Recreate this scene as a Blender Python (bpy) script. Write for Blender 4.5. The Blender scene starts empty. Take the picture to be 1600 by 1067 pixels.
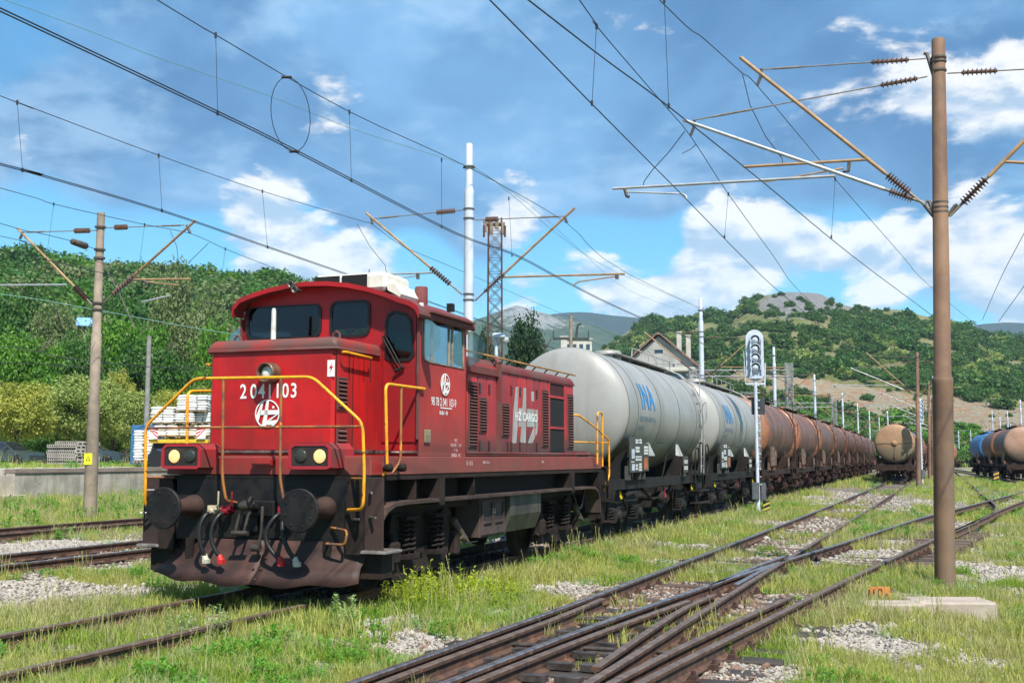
import bpy, bmesh, math, random
import numpy as np
from mathutils import Vector, Matrix
from mathutils.geometry import tessellate_polygon
random.seed(7); rng = np.random.default_rng(11)
S = bpy.context.scene
COL = S.collection
R = math.radians
# ------------------------------------------------------------------ camera, sky, sun, exposure
F, HC = 1780.0, 1.66
P = math.atan((716 - 533.5) / F)
cam = bpy.data.cameras.new('camera'); camo = bpy.data.objects.new('camera', cam); COL.objects.link(camo)
camo.location = (0, 0, HC); camo.rotation_euler = (math.pi/2 + P, 0, 0)
cam.sensor_width = 36; cam.lens = F / 1600 * 36; cam.clip_end = 30000; cam.clip_start = .1
S.camera = camo
S.view_settings.view_transform = 'Standard'; S.view_settings.look = 'None'
S.view_settings.gamma = 1; S.view_settings.use_curve_mapping = False
S.view_settings.exposure = 0.66
SUN_EL = R(52); sdx, sdy = .34, -.94      # horizontal direction towards the sun
sunl = bpy.data.lights.new('sun', 'SUN'); sunl.energy = 5.0; sunl.angle = R(.55); sunl.color = (1, .955, .88)
suno = bpy.data.objects.new('sun', sunl); COL.objects.link(suno)
sd = Vector((sdx*math.cos(SUN_EL), sdy*math.cos(SUN_EL), math.sin(SUN_EL))).normalized()
suno.rotation_euler = (-sd).to_track_quat('-Z', 'Y').to_euler(); suno.location = (0, -5, 40)
S.cycles.max_bounces = 6; S.cycles.transparent_max_bounces = 12; S.cycles.use_denoising = True

def ray(px, py):
    x = (px-800)/F; y = (533.5-py)/F
    return Vector((x, math.cos(P)-y*math.sin(P), math.sin(P)+y*math.cos(P)))
def atY(px, py, Y): d = ray(px, py); return d*(Y/d.y) + Vector((0, 0, HC))
def atz(px, py, z=0.): d = ray(px, py); return d*((z-HC)/d.z) + Vector((0, 0, HC))
TH = R(20.5); ct, st = math.cos(TH), math.sin(TH)
def xy(u, v, z=0.): return Vector((ct*u+st*v, -st*u+ct*v, z))   # track-aligned frame: u to the right of the rails, v along them
def uvw(p): return (ct*p[0]-st*p[1], st*p[0]+ct*p[1])
def atv(px, py, v):
    d = ray(px, py); t = v/(st*d.x+ct*d.y); return d*t + Vector((0, 0, HC))

# world: physical sky plus clouds placed by direction
W = bpy.data.worlds.new('World'); S.world = W; W.use_nodes = True
wt = W.node_tree; wt.nodes.clear()
class NT:
    def __init__(s, tree): s.t = tree
    def n(s, typ, ins=None, **kw):
        nd = s.t.nodes.new(typ)
        for k, v in kw.items(): setattr(nd, k, v)
        for k, v in (ins or {}).items():
            if hasattr(v, 'is_output') or isinstance(v, bpy.types.NodeSocket): s.t.links.new(v, nd.inputs[k])
            else: nd.inputs[k].default_value = v
        return nd
    def math(s, op, a, b=0., c=None, clamp=False):
        ins = {0: a, 1: b}
        if c is not None: ins[2] = c
        nd = s.n('ShaderNodeMath', ins, operation=op); nd.use_clamp = clamp; return nd.outputs[0]
    def mix(s, f, a, b, blend='MIX'):
        nd = s.n('ShaderNodeMix', data_type='RGBA', blend_type=blend)
        for i, v in ((0, f), (6, a), (7, b)):
            if isinstance(v, bpy.types.NodeSocket): s.t.links.new(v, nd.inputs[i])
            else: nd.inputs[i].default_value = v if i == 0 else c4(v)
        return nd.outputs[2]
    def sstep(s, x, a, b):
        nd = s.n('ShaderNodeMapRange', {0: x, 1: a, 2: b}, interpolation_type='SMOOTHSTEP'); return nd.outputs[0]
    def noise(s, vec, sc, det=4., rough=.55, dist=0., dim='3D'):
        nd = s.n('ShaderNodeTexNoise', {'Scale': sc, 'Detail': det, 'Roughness': rough, 'Distortion': dist}, noise_dimensions=dim)
        if vec is not None: s.t.links.new(vec, nd.inputs['Vector'])
        return nd.outputs[0]
def c4(c): return (c[0], c[1], c[2], 1.)
w = NT(wt)
sky = w.n('ShaderNodeTexSky'); sky.sky_type = 'NISHITA'; sky.sun_disc = False
sky.sun_elevation = SUN_EL; sky.sun_rotation = math.atan2(sdx, sdy); sky.altitude = 50; sky.air_density = 1.0; sky.dust_density = .25; sky.ozone_density = 2.6
tc = w.n('ShaderNodeTexCoord'); D = w.n('ShaderNodeVectorMath', {0: tc.outputs['Generated']}, operation='NORMALIZE').outputs[0]
sep = w.n('ShaderNodeSeparateXYZ', {0: D})
zc = w.math('MAXIMUM', sep.outputs[2], 0.0)
zz = w.math('ADD', zc, .16)
pl = w.n('ShaderNodeCombineXYZ', {0: w.math('DIVIDE', sep.outputs[0], zz), 1: w.math('DIVIDE', sep.outputs[1], zz), 2: 0.}).outputs[0]
# screen-like angular coords (azimuth, elevation) for the cumulus row near the horizon
az = w.math('ARCTAN2', sep.outputs[0], sep.outputs[1])
cy = w.n('ShaderNodeCombineXYZ', {0: w.math('MULTIPLY', az, 1.0), 1: w.math('MULTIPLY', sep.outputs[2], 2.1), 2: 0.}).outputs[0]
n1 = w.noise(pl, 1.15, 7, .52, .25)
n2 = w.noise(cy, 7.5, 10, .58, .25)
cyo = w.n('ShaderNodeVectorMath', {0: cy, 1: (.006, .030, 0.)}, operation='ADD').outputs[0]
n2b = w.noise(cyo, 7.5, 10, .58, .25)
n3 = w.noise(cy, 2.6, 6, .55, .4)
n4 = w.noise(cy, 17., 6, .6, .2)
def blob(px, py, rad, pw=1.):
    d = ray(px, py).normalized()
    dt = w.n('ShaderNodeVectorMath', {0: D, 1: tuple(d)}, operation='DOT_PRODUCT').outputs['Value']
    ang = w.math('ARCCOSINE', w.math('MINIMUM', dt, .99999))
    return w.math('MULTIPLY', w.sstep(ang, rad/F, 0.0), pw)
def summ(bl):
    o = None
    for b in bl:
        v = blob(*b); o = v if o is None else w.math('ADD', o, v)
    return o
CLEAR = [(450, 340, 190, .8), (880, 420, 170, 1.), (1000, 400, 220, 1.), (1180, 470, 200, .4), (1230, 300, 60, .2), (60, 370, 140, .6), (250, 400, 160, .7), (640, 400, 130, .7), (1330, 400, 120, .5), (70, 60, 260, .4), (1100, 350, 60, .3)]
WHITE = [(520, 170, 110, .9), (440, 430, 150, 1.2), (560, 420, 130, .9), (960, 460, 130, 1.2), (800, 330, 90, .95), (1140, 375, 110, 1.1), (1230, 375, 100, .7), (1390, 390, 110, .9), (1560, 400, 130, 1.1), (1600, 470, 130, .9), (1130, 440, 130, .7), (1480, 330, 120, .5), (820, 460, 90, .8), (1560, 60, 330, .42), (1580, 190, 250, .40), (1300, 200, 260, .25), (30, 250, 90, .6), (420, 335, 110, .6), (1330, 440, 180, .6), (1060, 480, 90, .8)]
DARK = [(700, 60, 500, .9), (930, 250, 330, .9), (300, 200, 330, .55), (1000, 290, 130, .6), (1350, 240, 220, .45), (570, 320, 110, .5), (1180, 90, 300, .6), (620, 250, 220, .6)]
clear = summ(CLEAR); white = summ(WHITE); dark = summ(DARK)
lowf = w.sstep(sep.outputs[2], .05, .28)                    # clouds aloft spread into a deck, near the horizon into separate heaps
deck = w.math('ADD', w.math('MULTIPLY', lowf, .60), w.math('SUBTRACT', w.math('MULTIPLY', dark, .5), w.math('MULTIPLY', clear, .75)))
deck = w.math('ADD', deck, w.math('MULTIPLY', w.math('SUBTRACT', w.math('MULTIPLY', w.math('ADD', n1, n3), .5), .5), 2.4))
deckm = w.sstep(deck, .20, .50)
wh = w.math('ADD', w.math('MULTIPLY', white, .54), w.math('MULTIPLY', w.math('SUBTRACT', n2, .5), 2.1))
wh = w.math('ADD', wh, w.math('MULTIPLY', w.math('SUBTRACT', n4, .5), .35))
whm = w.sstep(wh, .24, .47)
SKS = .095
skc = w.n('ShaderNodeVectorMath', {0: sky.outputs[0], 3: SKS}, operation='SCALE').outputs[0]
skc = w.mix(1.0, skc, (.50, 1.08, 1.22), 'MULTIPLY')
deckc = w.mix(w.sstep(n3, .34, .66), (.055, .155, .325), (.165, .355, .60))
deckc = w.mix(w.math('MULTIPLY', w.sstep(w.math('ADD', n1, w.math('MULTIPLY', w.math('SUBTRACT', n4, .5), .5)), .47, .68), .55), deckc, (.36, .53, .71))
c1 = w.mix(w.math('MULTIPLY', deckm, .93), skc, deckc)
lit = w.math('ADD', w.math('MULTIPLY', w.math('SUBTRACT', n2, n2b), 3.2), w.math('MULTIPLY', w.math('SUBTRACT', n4, .5), .8))  # lit tops and shaded undersides painted into the cloud colour by offset noise
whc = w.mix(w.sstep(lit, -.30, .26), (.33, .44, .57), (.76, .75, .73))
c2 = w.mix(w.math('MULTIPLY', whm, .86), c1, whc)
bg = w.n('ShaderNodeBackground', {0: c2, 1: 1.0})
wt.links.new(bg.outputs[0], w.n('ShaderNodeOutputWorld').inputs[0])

# ------------------------------------------------------------------ materials
MC = {}
def mat(name, col, col2=None, sc=3., rough=.6, metal=0., bump=0., bsc=30., grime=None, streak=None, low=None, rnd=0., stretch=(1, 1, 1), spec=.4, leaf=0., tint=None, emis=None, objrand=None, contrast=(.35, .65), chips=None):
    if name in MC: return MC[name]
    m = bpy.data.materials.new(name); m.use_nodes = True; t = m.node_tree; t.nodes.clear(); g = NT(t)
    out = g.n('ShaderNodeOutputMaterial'); b = g.n('ShaderNodeBsdfPrincipled')
    co = g.n('ShaderNodeTexCoord').outputs['Object']
    mp = g.n('ShaderNodeMapping', {0: co, 3: stretch}).outputs[0]
    c = None
    n = None
    if col2 is not None:
        n = g.noise(mp, sc, 6, .6); c = g.mix(g.sstep(n, *contrast), col, col2)
    else:
        n = g.noise(mp, sc*3, 4, .6)
        c = g.mix(g.math('MULTIPLY', n, .35), col, tuple(x*.62 for x in col))
    if tint:   # per-leaf variation stored on the faces
        a = g.n('ShaderNodeAttribute', attribute_name='tint').outputs['Fac']
        c = g.mix(a, c, tint)
    if streak:   # (colour, amount, scale) run-down streaks
        ms = g.n('ShaderNodeMapping', {0: co, 3: (streak[2], streak[2], streak[2]*.07)}).outputs[0]
        c = g.mix(g.math('MULTIPLY', g.sstep(g.noise(ms, 1., 5, .6), .45, .72), streak[1]), c, streak[0])
    if grime:  # (colour, threshold, scale)
        gn = g.noise(co, grime[2], 8, .65, .3)
        c = g.mix(g.math('MULTIPLY', g.sstep(gn, grime[1], grime[1]+.14), .85), c, grime[0])
    if low:    # (colour, z_top, z_bottom, amount): dust and dirt low on locomotive and grey tanks, another lower colour elsewhere
        z = g.n('ShaderNodeSeparateXYZ', {0: co}).outputs[2]
        z = g.math('ADD', z, g.math('MULTIPLY', g.math('SUBTRACT', g.noise(co, 2.3, 6, .6), .5), .9))
        c = g.mix(g.math('MULTIPLY', g.sstep(z, low[1], low[2]), low[3]), c, low[0])
    if chips:  # (colour, threshold, scale)
        cn = g.noise(co, chips[2], 4, .7)
        c = g.mix(g.sstep(cn, chips[1], chips[1]+.04), c, chips[0])
    if objrand:
        r_ = g.n('ShaderNodeObjectInfo').outputs['Random']
        c = g.mix(r_, c, g.mix(1., c, objrand, 'MULTIPLY'))
    if rnd:
        r_ = g.n('ShaderNodeObjectInfo').outputs['Random']
        c = g.mix(1., c, g.n('ShaderNodeHueSaturation', {1: 1., 2: g.math('ADD', g.math('MULTIPLY', r_, rnd*2), 1-rnd), 4: (1, 1, 1, 1)}).outputs[0], 'MULTIPLY')
    t.links.new(c, b.inputs['Base Color'])
    b.inputs['Metallic'].default_value = metal; b.inputs['Specular IOR Level'].default_value = spec
    rr = g.math('ADD', g.math('MULTIPLY', g.math('SUBTRACT', n, .5), .35), rough, clamp=True)
    t.links.new(rr, b.inputs['Roughness'])
    if emis:
        b.inputs['Emission Color'].default_value = c4(emis[0]); b.inputs['Emission Strength'].default_value = emis[1]
    if bump:
        bn = g.noise(mp, bsc, 6, .65)
        bp = g.n('ShaderNodeBump', {'Strength': bump, 'Distance': .02, 'Height': bn}); t.links.new(bp.outputs[0], b.inputs['Normal'])
    if leaf:
        tr = g.n('ShaderNodeBsdfTranslucent', {0: g.mix(1., c, (1.15, 1.35, .5), 'MULTIPLY')})
        mx = g.n('ShaderNodeMixShader', {0: leaf, 1: b.outputs[0], 2: tr.outputs[0]}); t.links.new(mx.outputs[0], out.inputs[0])
    else: t.links.new(b.outputs[0], out.inputs[0])
    MC[name] = m; return m
def glassmat(name, tintc, mixf, rough=.03):
    if name in MC: return MC[name]
    m = bpy.data.materials.new(name); m.use_nodes = True; t = m.node_tree; t.nodes.clear(); g = NT(t)
    tr = g.n('ShaderNodeBsdfTransparent', {0: c4(tintc)}); gl = g.n('ShaderNodeBsdfGlossy', {0: (.9, .95, 1, 1), 1: rough})
    fr = g.n('ShaderNodeLayerWeight', {0: .35}).outputs['Fresnel']
    mx = g.n('ShaderNodeMixShader', {0: g.math('ADD', g.math('MULTIPLY', fr, .5), mixf, clamp=True), 1: tr.outputs[0], 2: gl.outputs[0]})
    t.links.new(mx.outputs[0], g.n('ShaderNodeOutputMaterial').inputs[0]); MC[name] = m; return m

# ------------------------------------------------------------------ mesh helpers
class MB:
    def __init__(s): s.v = []; s.f = []; s.sm = []
    def add(s, vs, fs, smooth=False):
        o = len(s.v); s.v += [tuple(p) for p in vs]; s.f += [tuple(o+i for i in f) for f in fs]; s.sm += [smooth]*len(fs); return s
    def box(s, x0, x1, y0, y1, z0, z1, M=None):
        vs = [Vector(p) for p in ((x0, y0, z0), (x1, y0, z0), (x1, y1, z0), (x0, y1, z0), (x0, y0, z1), (x1, y0, z1), (x1, y1, z1), (x0, y1, z1))]
        if M is not None: vs = [M @ p for p in vs]
        return s.add(vs, [(0, 3, 2, 1), (4, 5, 6, 7), (0, 1, 5, 4), (1, 2, 6, 5), (2, 3, 7, 6), (3, 0, 4, 7)])
    def bbox(s, x0, x1, y0, y1, z0, z1, b=.01):   # box with chamfered edges
        vs = []; idx = {}
        for i, x in enumerate((x0, x1)):
            for j, y in enumerate((y0, y1)):
                for k, z in enumerate((z0, z1)):
                    sx, sy, sz = (1, -1)[i]*b, (1, -1)[j]*b, (1, -1)[k]*b
                    for a, p in enumerate(((x, y+sy, z+sz), (x+sx, y, z+sz), (x+sx, y+sy, z))): idx[i, j, k, a] = len(vs); vs.append(p)
        fs = []
        for i in (0, 1): fs.append([idx[i, j, k, 0] for j, k in ((0, 0), (1, 0), (1, 1), (0, 1))][::(1, -1)[1-i]])
        for j in (0, 1): fs.append([idx[i, j, k, 1] for i, k in ((0, 0), (1, 0), (1, 1), (0, 1))][::(1, -1)[j]])
        for k in (0, 1): fs.append([idx[i, j, k, 2] for i, j in ((0, 0), (1, 0), (1, 1), (0, 1))][::(1, -1)[1-k]])
        for j in (0, 1):
            for k in (0, 1): q = [idx[0, j, k, 1], idx[1, j, k, 1], idx[1, j, k, 2], idx[0, j, k, 2]]; fs.append(q if (j+k) % 2 == 0 else q[::-1])
            for i in (0, 1): q = [idx[i, j, 0, 0], idx[i, j, 1, 0], idx[i, j, 1, 1], idx[i, j, 0, 1]]; fs.append(q if (i+j) % 2 == 1 else q[::-1])
        for k in (0, 1):
            for i in (0, 1): q = [idx[i, 0, k, 0], idx[i, 1, k, 0], idx[i, 1, k, 2], idx[i, 0, k, 2]]; fs.append(q if (k+i) % 2 == 1 else q[::-1])
        for i in (0, 1):
            for j in (0, 1):
                for k in (0, 1): fs.append([idx[i, j, k, a] for a in ((0, 1, 2) if (i+j+k) % 2 == 0 else (0, 2, 1))])
        return s.add(vs, fs)
    def tube(s, pts, r, n=8, caps=True, smooth=True):
        pts = [Vector(p) for p in pts]; rs = r if isinstance(r, (list, tuple)) else [r]*len(pts)
        rings = []; prev = None
        for i, p in enumerate(pts):
            d = (pts[min(i+1, len(pts)-1)] - pts[max(i-1, 0)]).normalized()
            if prev is None:
                a = Vector((0, 0, 1)) if abs(d.z) < .9 else Vector((1, 0, 0)); x = d.cross(a).normalized()
            else: x = (prev - d*prev.dot(d)).normalized()
            y = d.cross(x); prev = x
            rings.append([p + (x*math.cos(2*math.pi*k/n) + y*math.sin(2*math.pi*k/n))*rs[i] for k in range(n)])
        vs = [q for rg in rings for q in rg]
        fs = [(i*n+k, i*n+(k+1) % n, (i+1)*n+(k+1) % n, (i+1)*n+k) for i in range(len(pts)-1) for k in range(n)]
        s.add(vs, fs, smooth)
        if caps: s.add(rings[0], [tuple(range(n))[::-1]]); s.add(rings[-1], [tuple(range(n))])
        return s
    def lathe(s, p0, p1, prof, n=16, smooth=True, caps=True):   # prof: (t along p0->p1 in metres, radius)
        p0, p1 = Vector(p0), Vector(p1); d = (p1-p0).normalized()
        return s.tube2(p0, d, prof, n, smooth, caps)
    def tube2(s, p0, d, prof, n, smooth, caps):
        a = Vector((0, 0, 1)) if abs(d.z) < .9 else Vector((1, 0, 0)); x = d.cross(a).normalized(); y = d.cross(x)
        vs = [p0 + d*t + (x*math.cos(2*math.pi*k/n) + y*math.sin(2*math.pi*k/n))*r_ for t, r_ in prof for k in range(n)]
        fs = [(i*n+k, i*n+(k+1) % n, (i+1)*n+(k+1) % n, (i+1)*n+k) for i in range(len(prof)-1) for k in range(n)]
        s.add(vs, fs, smooth)
        if caps:
            for i, rev in ((0, True), (len(prof)-1, False)):
                rg = vs[i*n:(i+1)*n]; s.add(rg, [tuple(range(n))[::-1] if rev else tuple(range(n))])
        return s
    def plate(s, outline, holes=(), th=.02, fn=None):   # 2D outline with holes -> solid plate; fn(a, b, depth) maps to 3D
        loops = [[Vector((a, b, 0)) for a, b in L_] for L_ in [outline]+list(holes)]
        tris = tessellate_polygon(loops); flat = [p for L_ in loops for p in L_]; n = len(flat)
        vs = [fn(p.x, p.y, 0.) for p in flat] + [fn(p.x, p.y, th) for p in flat]
        fs = [t for t in tris] + [tuple(i+n for i in t[::-1]) for t in tris]
        o = 0
        for L_ in loops:
            m = len(L_)
            for i in range(m): a, b = o+i, o+(i+1) % m; fs.append((a, b, b+n, a+n))
            o += m
        return s.add(vs, fs)
    def build(s, name, m, parent=None, fix=True):
        me = bpy.data.meshes.new(name); me.from_pydata(s.v, [], s.f)
        me.polygons.foreach_set('use_smooth', s.sm)
        if m: me.materials.append(m)
        if fix:
            bm = bmesh.new(); bm.from_mesh(me); bmesh.ops.recalc_face_normals(bm, faces=bm.faces); bm.to_mesh(me); bm.free()
        me.update()
        return link(name, me, parent)
def link(name, me, parent=None):
    o = bpy.data.objects.new(name, me); COL.objects.link(o)
    if parent is not None: o.parent = parent
    return o
def thing(name, label, cat, loc=(0, 0, 0), rz=0., group=None):
    o = bpy.data.objects.new(name, None); COL.objects.link(o); o.empty_display_size = .1
    o.location = loc; o.rotation_euler = (0, 0, rz); return tag(o, label, cat, group)
def tag(o, label, cat, group=None):
    o['label'] = label; o['category'] = cat
    if group: o['group'] = group
    return o
def struct(o, label=None):
    o['kind'] = 'structure'
    if label: o['label'] = label
    return o
def stuff(o, label=None, cat=None):
    o['kind'] = 'stuff'
    if label: o['label'] = label
    if cat: o['category'] = cat
    return o
KIDS = {}
def dup(o, parent=None, label=None, group=None, loc=None, rz=None, root=True):
    c = o.copy(); COL.objects.link(c)
    if parent is not None: c.parent = parent
    for ch in list(o.children): dup(ch, c, root=False)
    if root:
        if label: c['label'] = label
        if group: c['group'] = group
        if loc is not None: c.location = loc
        if rz is not None: c.rotation_euler = (0, 0, rz)
    return c
def text_verts(s_, size, cuts=(), sx=1., bold=0.):
    cu = bpy.data.curves.new('t', 'FONT'); cu.body = s_; cu.size = size; cu.align_x = 'CENTER'; cu.align_y = 'CENTER'; cu.resolution_u = 3; cu.offset = bold; cu.space_character = 1.16 if bold > .01 else 1.
    o = bpy.data.objects.new('t', cu); COL.objects.link(o); dg = bpy.context.evaluated_depsgraph_get(); me = bpy.data.meshes.new_from_object(o.evaluated_get(dg)); bpy.data.objects.remove(o)
    bm = bmesh.new(); bm.from_mesh(me); bpy.data.meshes.remove(me)
    for c in cuts: bmesh.ops.bisect_plane(bm, geom=bm.verts[:]+bm.edges[:]+bm.faces[:], plane_co=(0, c, 0), plane_no=(0, 1, 0))
    vs = [(v_.co.x*sx, v_.co.y) for v_ in bm.verts]; fs = [[v_.index for v_ in f.verts] for f in bm.faces]; bm.free(); return vs, fs
def text(name, s_, size, m, parent, M, ext=.002, sx=1., bold=0.):
    vs, fs = text_verts(s_, size, (), sx, bold); mb = MB(); mb.add([M @ Vector((a, b, ext)) for a, b in vs], fs); return mb.build(name, m, parent, fix=False)
def rounded(x0, x1, z0, z1, r, n=4):
    pts = []
    for cx, cz, a0 in ((x1-r, z0+r, -90), (x1-r, z1-r, 0), (x0+r, z1-r, 90), (x0+r, z0+r, 180)):
        for k in range(n+1): a = R(a0+90*k/n); pts.append((cx+r*math.cos(a), cz+r*math.sin(a)))
    return pts
FX = lambda x: (lambda a, b, d: Vector((x-d, a, b)))       # plate in a plane of constant x (a=y, b=z)
FY = lambda y: (lambda a, b, d: Vector((a, y+d, b)))       # plate in a plane of constant y (a=x, b=z)
FZ = lambda z: (lambda a, b, d: Vector((a, b, z-d)))
def bend(pts, r=.08, n=4):   # round the corners of a handrail path
    pts = [Vector(p) for p in pts]; out = [pts[0]]
    for i in range(1, len(pts)-1):
        a, b, c = pts[i-1], pts[i], pts[i+1]; da, dc = (a-b), (c-b); rr = min(r, da.length*.45, dc.length*.45)
        p, q = b+da.normalized()*rr, b+dc.normalized()*rr
        for k in range(n+1): t = k/n; out.append(p*(1-t)**2 + b*2*t*(1-t) + q*t*t)
    out.append(pts[-1]); return out
def coil(p, r, h, turns, wr, n=10):
    pts = [Vector(p)+Vector((r*math.cos(2*math.pi*k/n), r*math.sin(2*math.pi*k/n), h*k/(n*turns))) for k in range(int(n*turns)+1)]
    return pts

M_ = {}
RED = mat('red_paint', (.52, .010, .010), (.32, .008, .009), 1.1, .45, low=((.10, .04, .03), 2.1, 1.35, .7), grime=((.11, .025, .02), .62, 2.6), streak=((.13, .02, .017), .65, 6.), spec=.4, bump=.10, bsc=2.2, chips=((.09, .03, .025), .72, 11.))
REDF = mat('faded_red_paint', (.46, .036, .030), (.31, .032, .028), 1.1, .6, low=((.13, .065, .052), 2.4, 1.4, .75), grime=((.16, .07, .06), .64, 2.2), bump=.12, bsc=2.2, chips=((.12, .05, .04), .70, 12.), streak=((.20, .06, .05), .6, 6.), spec=.3)
REDR = mat('dusty_red_roof', (.16, .02, .02), (.12, .06, .05), 2., .75, grime=((.10, .06, .05), .55, 3.))
BRN = mat('dusty_black_frame', (.011, .008, .007), (.030, .019, .015), 2.5, .8, bump=.15, grime=((.045, .026, .02), .62, 4.), spec=.25)
BLK = mat('greasy_black', (.006, .006, .007), (.016, .013, .012), 5., .6, bump=.2, spec=.3)
PLOW = mat('rusty_plough_plate', (.030, .016, .013), (.075, .034, .026), 2.2, .62, grime=((.28, .11, .05), .67, 5.), streak=((.03, .02, .02), .5, 6.), spec=.35)
YEL = mat('yellow_handrail', (.86, .38, .012), (.72, .28, .01), 6., .42, chips=((.13, .045, .02), .60, 9.), spec=.45)
YBR = mat('rusty_handrail', (.34, .13, .03), (.13, .06, .04), 5., .6, chips=((.6, .28, .02), .62, 7.))
WHT = mat('white_paint', (.80, .80, .78), None, 4, .5)
OFFW = mat('off_white_plastic', (.74, .72, .64), (.62, .58, .48), 3, .5, streak=((.35, .28, .2), .4, 10.))
RUB = mat('black_rubber', (.012, .012, .013), None, 4, .45)
STEEL = mat('bare_steel', (.42, .40, .38), (.22, .2, .18), 6, .35, .8)
RAILTOP = mat('rail_steel', (.115, .06, .038), (.06, .034, .026), 7, .75, .0, bump=.2, grime=((.24, .11, .05), .55, 9.))
SHINY = mat('polished_rail_head', (.36, .36, .37), (.17, .15, .14), 7, .34, .75)
DULLH = mat('worn_rail_head', (.20, .145, .11), (.12, .08, .06), 7, .5, .35)
# ------------------------------------------------------------------ noise in numpy
def vnoise(x, y, seed=0):
    x = np.asarray(x, float); y = np.asarray(y, float)
    xi = np.floor(x).astype(np.int64); yi = np.floor(y).astype(np.int64); xf = x-xi; yf = y-yi
    def h(a, b):
        n = (a*374761393 + b*668265263 + seed*974711) & 0xffffffff
        n = ((n ^ (n >> 13))*1274126177) & 0xffffffff
        return ((n ^ (n >> 16)) & 0xffff)/65535.
    u = xf*xf*(3-2*xf); v = yf*yf*(3-2*yf)
    return (h(xi, yi)*(1-u)+h(xi+1, yi)*u)*(1-v) + (h(xi, yi+1)*(1-u)+h(xi+1, yi+1)*u)*v
def fbm(x, y, o=4, seed=0):
    s = 0; a = .5; t = 0
    for i in range(o): s = s+a*vnoise(x*2**i+17.3*i, y*2**i-9.1*i, seed+i); t += a; a *= .5
    return s/t
def ss(x, a, b): t = np.clip((x-a)/(b-a), 0, 1); return t*t*(3-2*t)
# ------------------------------------------------------------------ track layout in the (u, v) frame
def cr(pts, step=1.0):   # Catmull-Rom through (u, v)
    P_ = [np.array(p, float) for p in pts]; P_ = [2*P_[0]-P_[1]]+P_+[2*P_[-1]-P_[-2]]; out = []
    for i in range(1, len(P_)-2):
        n = max(2, int(np.linalg.norm(P_[i+1]-P_[i])/step)); n = min(n, 40)
        for k in range(n):
            t = k/n; out.append(.5*((2*P_[i])+(-P_[i-1]+P_[i+1])*t+(2*P_[i-1]-5*P_[i]+4*P_[i+1]-P_[i+2])*t*t+(-P_[i-1]+3*P_[i]-3*P_[i+1]+P_[i+2])*t**3))
    out.append(P_[-2]); return out
def px_uv(px, py, z=0): return uvw(atz(px, py, z))
T0 = [[(-8.40, -3), (-8.40, 60), (-8.4, 260)], [(-6.90, -3), (-6.90, 60), (-6.9, 260)]]
T1 = [[(-4.45, -3), (-4.27, 5), (-4.12, 10), (-4.0, 14.5), (-3.82, 30), (-3.7, 48), (-3.62, 86), (-3.5, 260)], [(-2.95, -3), (-2.70, 5), (-2.53, 8.3), (-2.48, 16.6), (-2.36, 30), (-2.22, 48), (-2.12, 86), (-2.0, 260)]]
T2 = [[(-4.05, -3), (-3.68, 5), (-3.54, 7.9), (-3.27, 11.8), (-2.65, 17.7), (-1.72, 25), (-.55, 34.6), px_uv(1501, 793), px_uv(1589, 770), (7.6, 90), (10, 110)],
      [(-2.6, -3), (-2.30, 6), (-2.17, 8.45), (-1.78, 12), (-1.22, 17.05), (-.25, 25), (.85, 33), px_uv(1493, 828), px_uv(1600, 782), (8.7, 84), (11.5, 108)]]
T3 = [[(-15.35, -5), (-15.37, 60), (-15.3, 200)], [(-13.82, -5), (-13.82, 60), (-13.8, 200)]]
T4 = [[(-21.15, -5), (-21.1, 60), (-21.1, 200)], [(-19.62, -5), (-19.62, 60), (-19.6, 200)]]
T5 = [[px_uv(1488, 733), px_uv(1512, 752), px_uv(1535, 772), px_uv(1551, 784), px_uv(1557, 793), px_uv(1548, 803), px_uv(1520, 815), px_uv(1490, 829)]]
T6 = [[(5.3, 40), (5.1, 88), (3.6, 130), (0, 200)], [(6.8, 40), (6.6, 88), (5.1, 130), (1.5, 200)]]
def rail_mesh(pts, top=0.0):
    w3 = [xy(p[0], p[1]) for p in pts]
    prof = [(-.065, -.150), (.065, -.150), (.065, -.138), (.012, -.118), (.010, -.045), (.034, -.036), (.036, -.008), (.028, 0), (-.028, 0), (-.036, -.008), (-.034, -.036), (-.010, -.045), (-.012, -.118), (-.065, -.138)]
    vs = []; fs = []; n = len(prof)
    for i, p in enumerate(w3):
        d = (w3[min(i+1, len(w3)-1)]-w3[max(i-1, 0)]); d.z = 0; d.normalize(); r_ = Vector((d.y, -d.x, 0))
        for a, z in prof: q = p+r_*a; vs.append((q.x, q.y, z+top))
    mi = []
    for i in range(len(w3)-1):
        for k in range(n): fs.append((i*n+k, i*n+(k+1) % n, (i+1)*n+(k+1) % n, (i+1)*n+k)); mi.append(1 if k in (6, 7, 8) else 0)
    fs += [tuple(range(n))[::-1], tuple(range((len(w3)-1)*n, len(w3)*n))]; mi += [0, 0]
    return vs, fs, mi
def mk_rail(pts, parent, head=DULLH, name='rail', top=0., step=1.0):
    vs, fs, mi = rail_mesh(cr(pts, step), top); me = bpy.data.meshes.new(name); me.from_pydata(vs, [], fs); me.materials.append(RAILTOP); me.materials.append(head)
    me.polygons.foreach_set('material_index', mi); return link(name, me, parent)
def mk_track(name, label, T, heads=(DULLH, DULLH), extra=()):
    t = bpy.data.objects.new(name, None); COL.objects.link(t); struct(t, label)
    for pts, h in zip(T, heads): mk_rail(pts, t, h)
    for pts, nm, h, top in extra: mk_rail(pts, t, h, nm, top, .6)
    return t
k0 = mk_track('railway_track', 'rails under the red locomotive and its train, half buried in grass', T0)
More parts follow.
